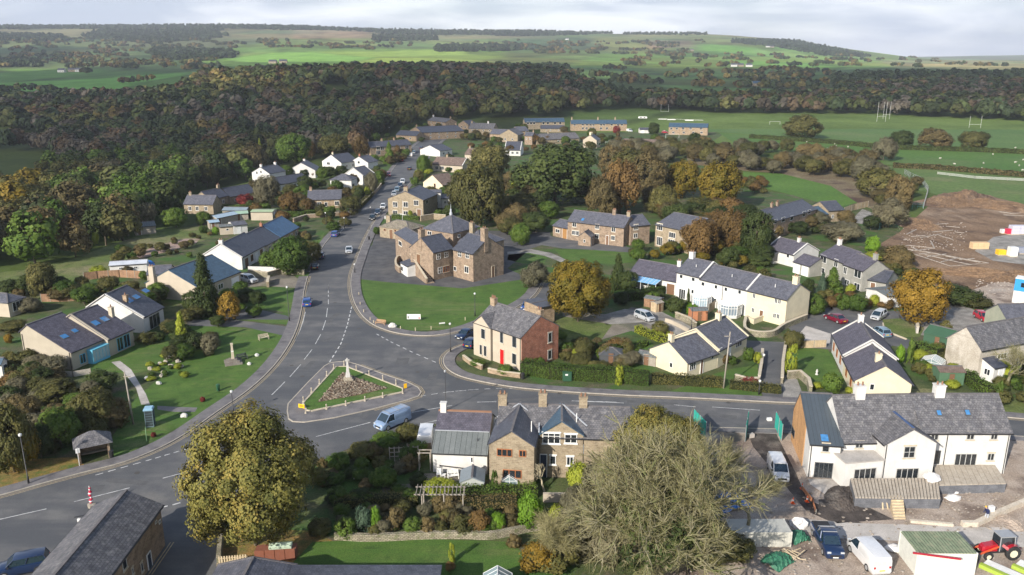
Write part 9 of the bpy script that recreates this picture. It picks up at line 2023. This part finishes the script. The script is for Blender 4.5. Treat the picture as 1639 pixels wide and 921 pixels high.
# far farmsteads
def farm(x,y,n,label,wl_,rf,s=12):
    g=GT(0,x,y)
    if g is None:return
    for j in range(n):
        X,Y=g[0]+j*s*1.25,g[1]+(j%2)*6;h=HS('farm_building',label[j] if j<len(label) else label[0],(X,Y),(X+s,Y+(1 if j%2 else -1)),8,4.5,7.5,'x',wl_ if j%2==0 else stone_g,rf,base=float(terr(X,Y)))
        h.row('F',(.25,.5,.75),2.,1.6,1.4)
farm(92,116,3,['pale farm shed on the far left fields, leftmost of three','long farm shed on the far left fields, middle of three','stone farmhouse on the far left fields, rightmost of three'],white,slate,14)
farm(430,102,2,['stone barn at the edge of the bright green field, left','low stone barn at the edge of the bright green field, right'],stone_g,slate_d,16)
farm(1226,76,2,['white farmhouse high on the sunlit hill','stone barn beside the white farmhouse on the sunlit hill'],white,slate,16)
farm(1170,107,3,['white farm shed behind the far tree belt, left','farm building behind the far tree belt, middle','white farm shed behind the far tree belt, right'],white,slate_d,14)
farm(1205,139,1,['blue roofed farm building among the middle fields'],stone_g,slate_b,16);farm(905,64,1,['small white farmhouse on the far slope'],white,slate,14);farm(1105,82,1,['brown stone farmhouse in the clump below the far slope'],stone,slate,12)
# ================================================================ CLOUDS that shade the middle distance, and the air
cm,nt,bs=_mat('cloud_vapour');bs.inputs['Base Color'].default_value=(.8,.8,.8,1);bs.inputs['Roughness'].default_value=1
tr=nt.nodes.new('ShaderNodeBsdfTransparent');ms=nt.nodes.new('ShaderNodeMixShader');ms.inputs[0].default_value=.42;nt.links.new(tr.outputs[0],ms.inputs[1]);nt.links.new(bs.outputs[0],ms.inputs[2]);nt.links.new(ms.outputs[0],nt.nodes['Material Output'].inputs[0])
CH=3000.
def cloud(cx,cy,rx,ry,seed,rot=0):
    """a flat cumulus 3 km up, towards the sun, whose shadow falls round (cx,cy) on the ground"""
    t=CH/SUNV.z;ox,oy=SUNV.x*t,SUNV.y*t;R=random.Random(seed);m=MB();pts=[];n=40
    for i in range(n):
        a=2*math.pi*i/n;k=1+.16*math.sin(3*a+seed)+.1*math.sin(7*a+seed*2)+.05*math.sin(13*a);x,y=rx*math.cos(a)*k,ry*math.sin(a)*k;pts.append((x*math.cos(rot)-y*math.sin(rot),x*math.sin(rot)+y*math.cos(rot)))
    m.loft([[(x*f,y*f,z) for x,y in pts] for f,z in ((.9,0),(1.,12),(.95,40),(.7,80),(.3,110))])
    o=m.build('cloud',cm,None,True,(cx+ox,cy+oy,CH));o['kind']='structure'
cloud(-420,520,360,310,1,.1)
cloud(-900,1250,800,500,2)
cloud(420,960,640,310,3,.06)
cloud(-1900,2400,800,550,4)
cloud(700,1650,620,330,5)
# haze
hz=bpy.data.materials.new('haze');hz.use_nodes=True;nt=hz.node_tree;nt.nodes.remove(nt.nodes['Principled BSDF']);pv_=nt.nodes.new('ShaderNodeVolumePrincipled');pv_.inputs['Color'].default_value=(.82,.88,1,1);pv_.inputs['Density'].default_value=HAZE;pv_.inputs['Anisotropy'].default_value=0
nt.links.new(pv_.outputs[0],nt.nodes['Material Output'].inputs['Volume'])
if HAZE>0:
    zmin=float(TZ.min())-3;zmax=float(max(TZ.max()+25,H+8));me=MB().box(-20500,-150,zmin,20500,13050,zmax).mesh('haze',hz);o=link('haze',me);tag(o,'thin pale haze softening the far hills','haze',kind='stuff')
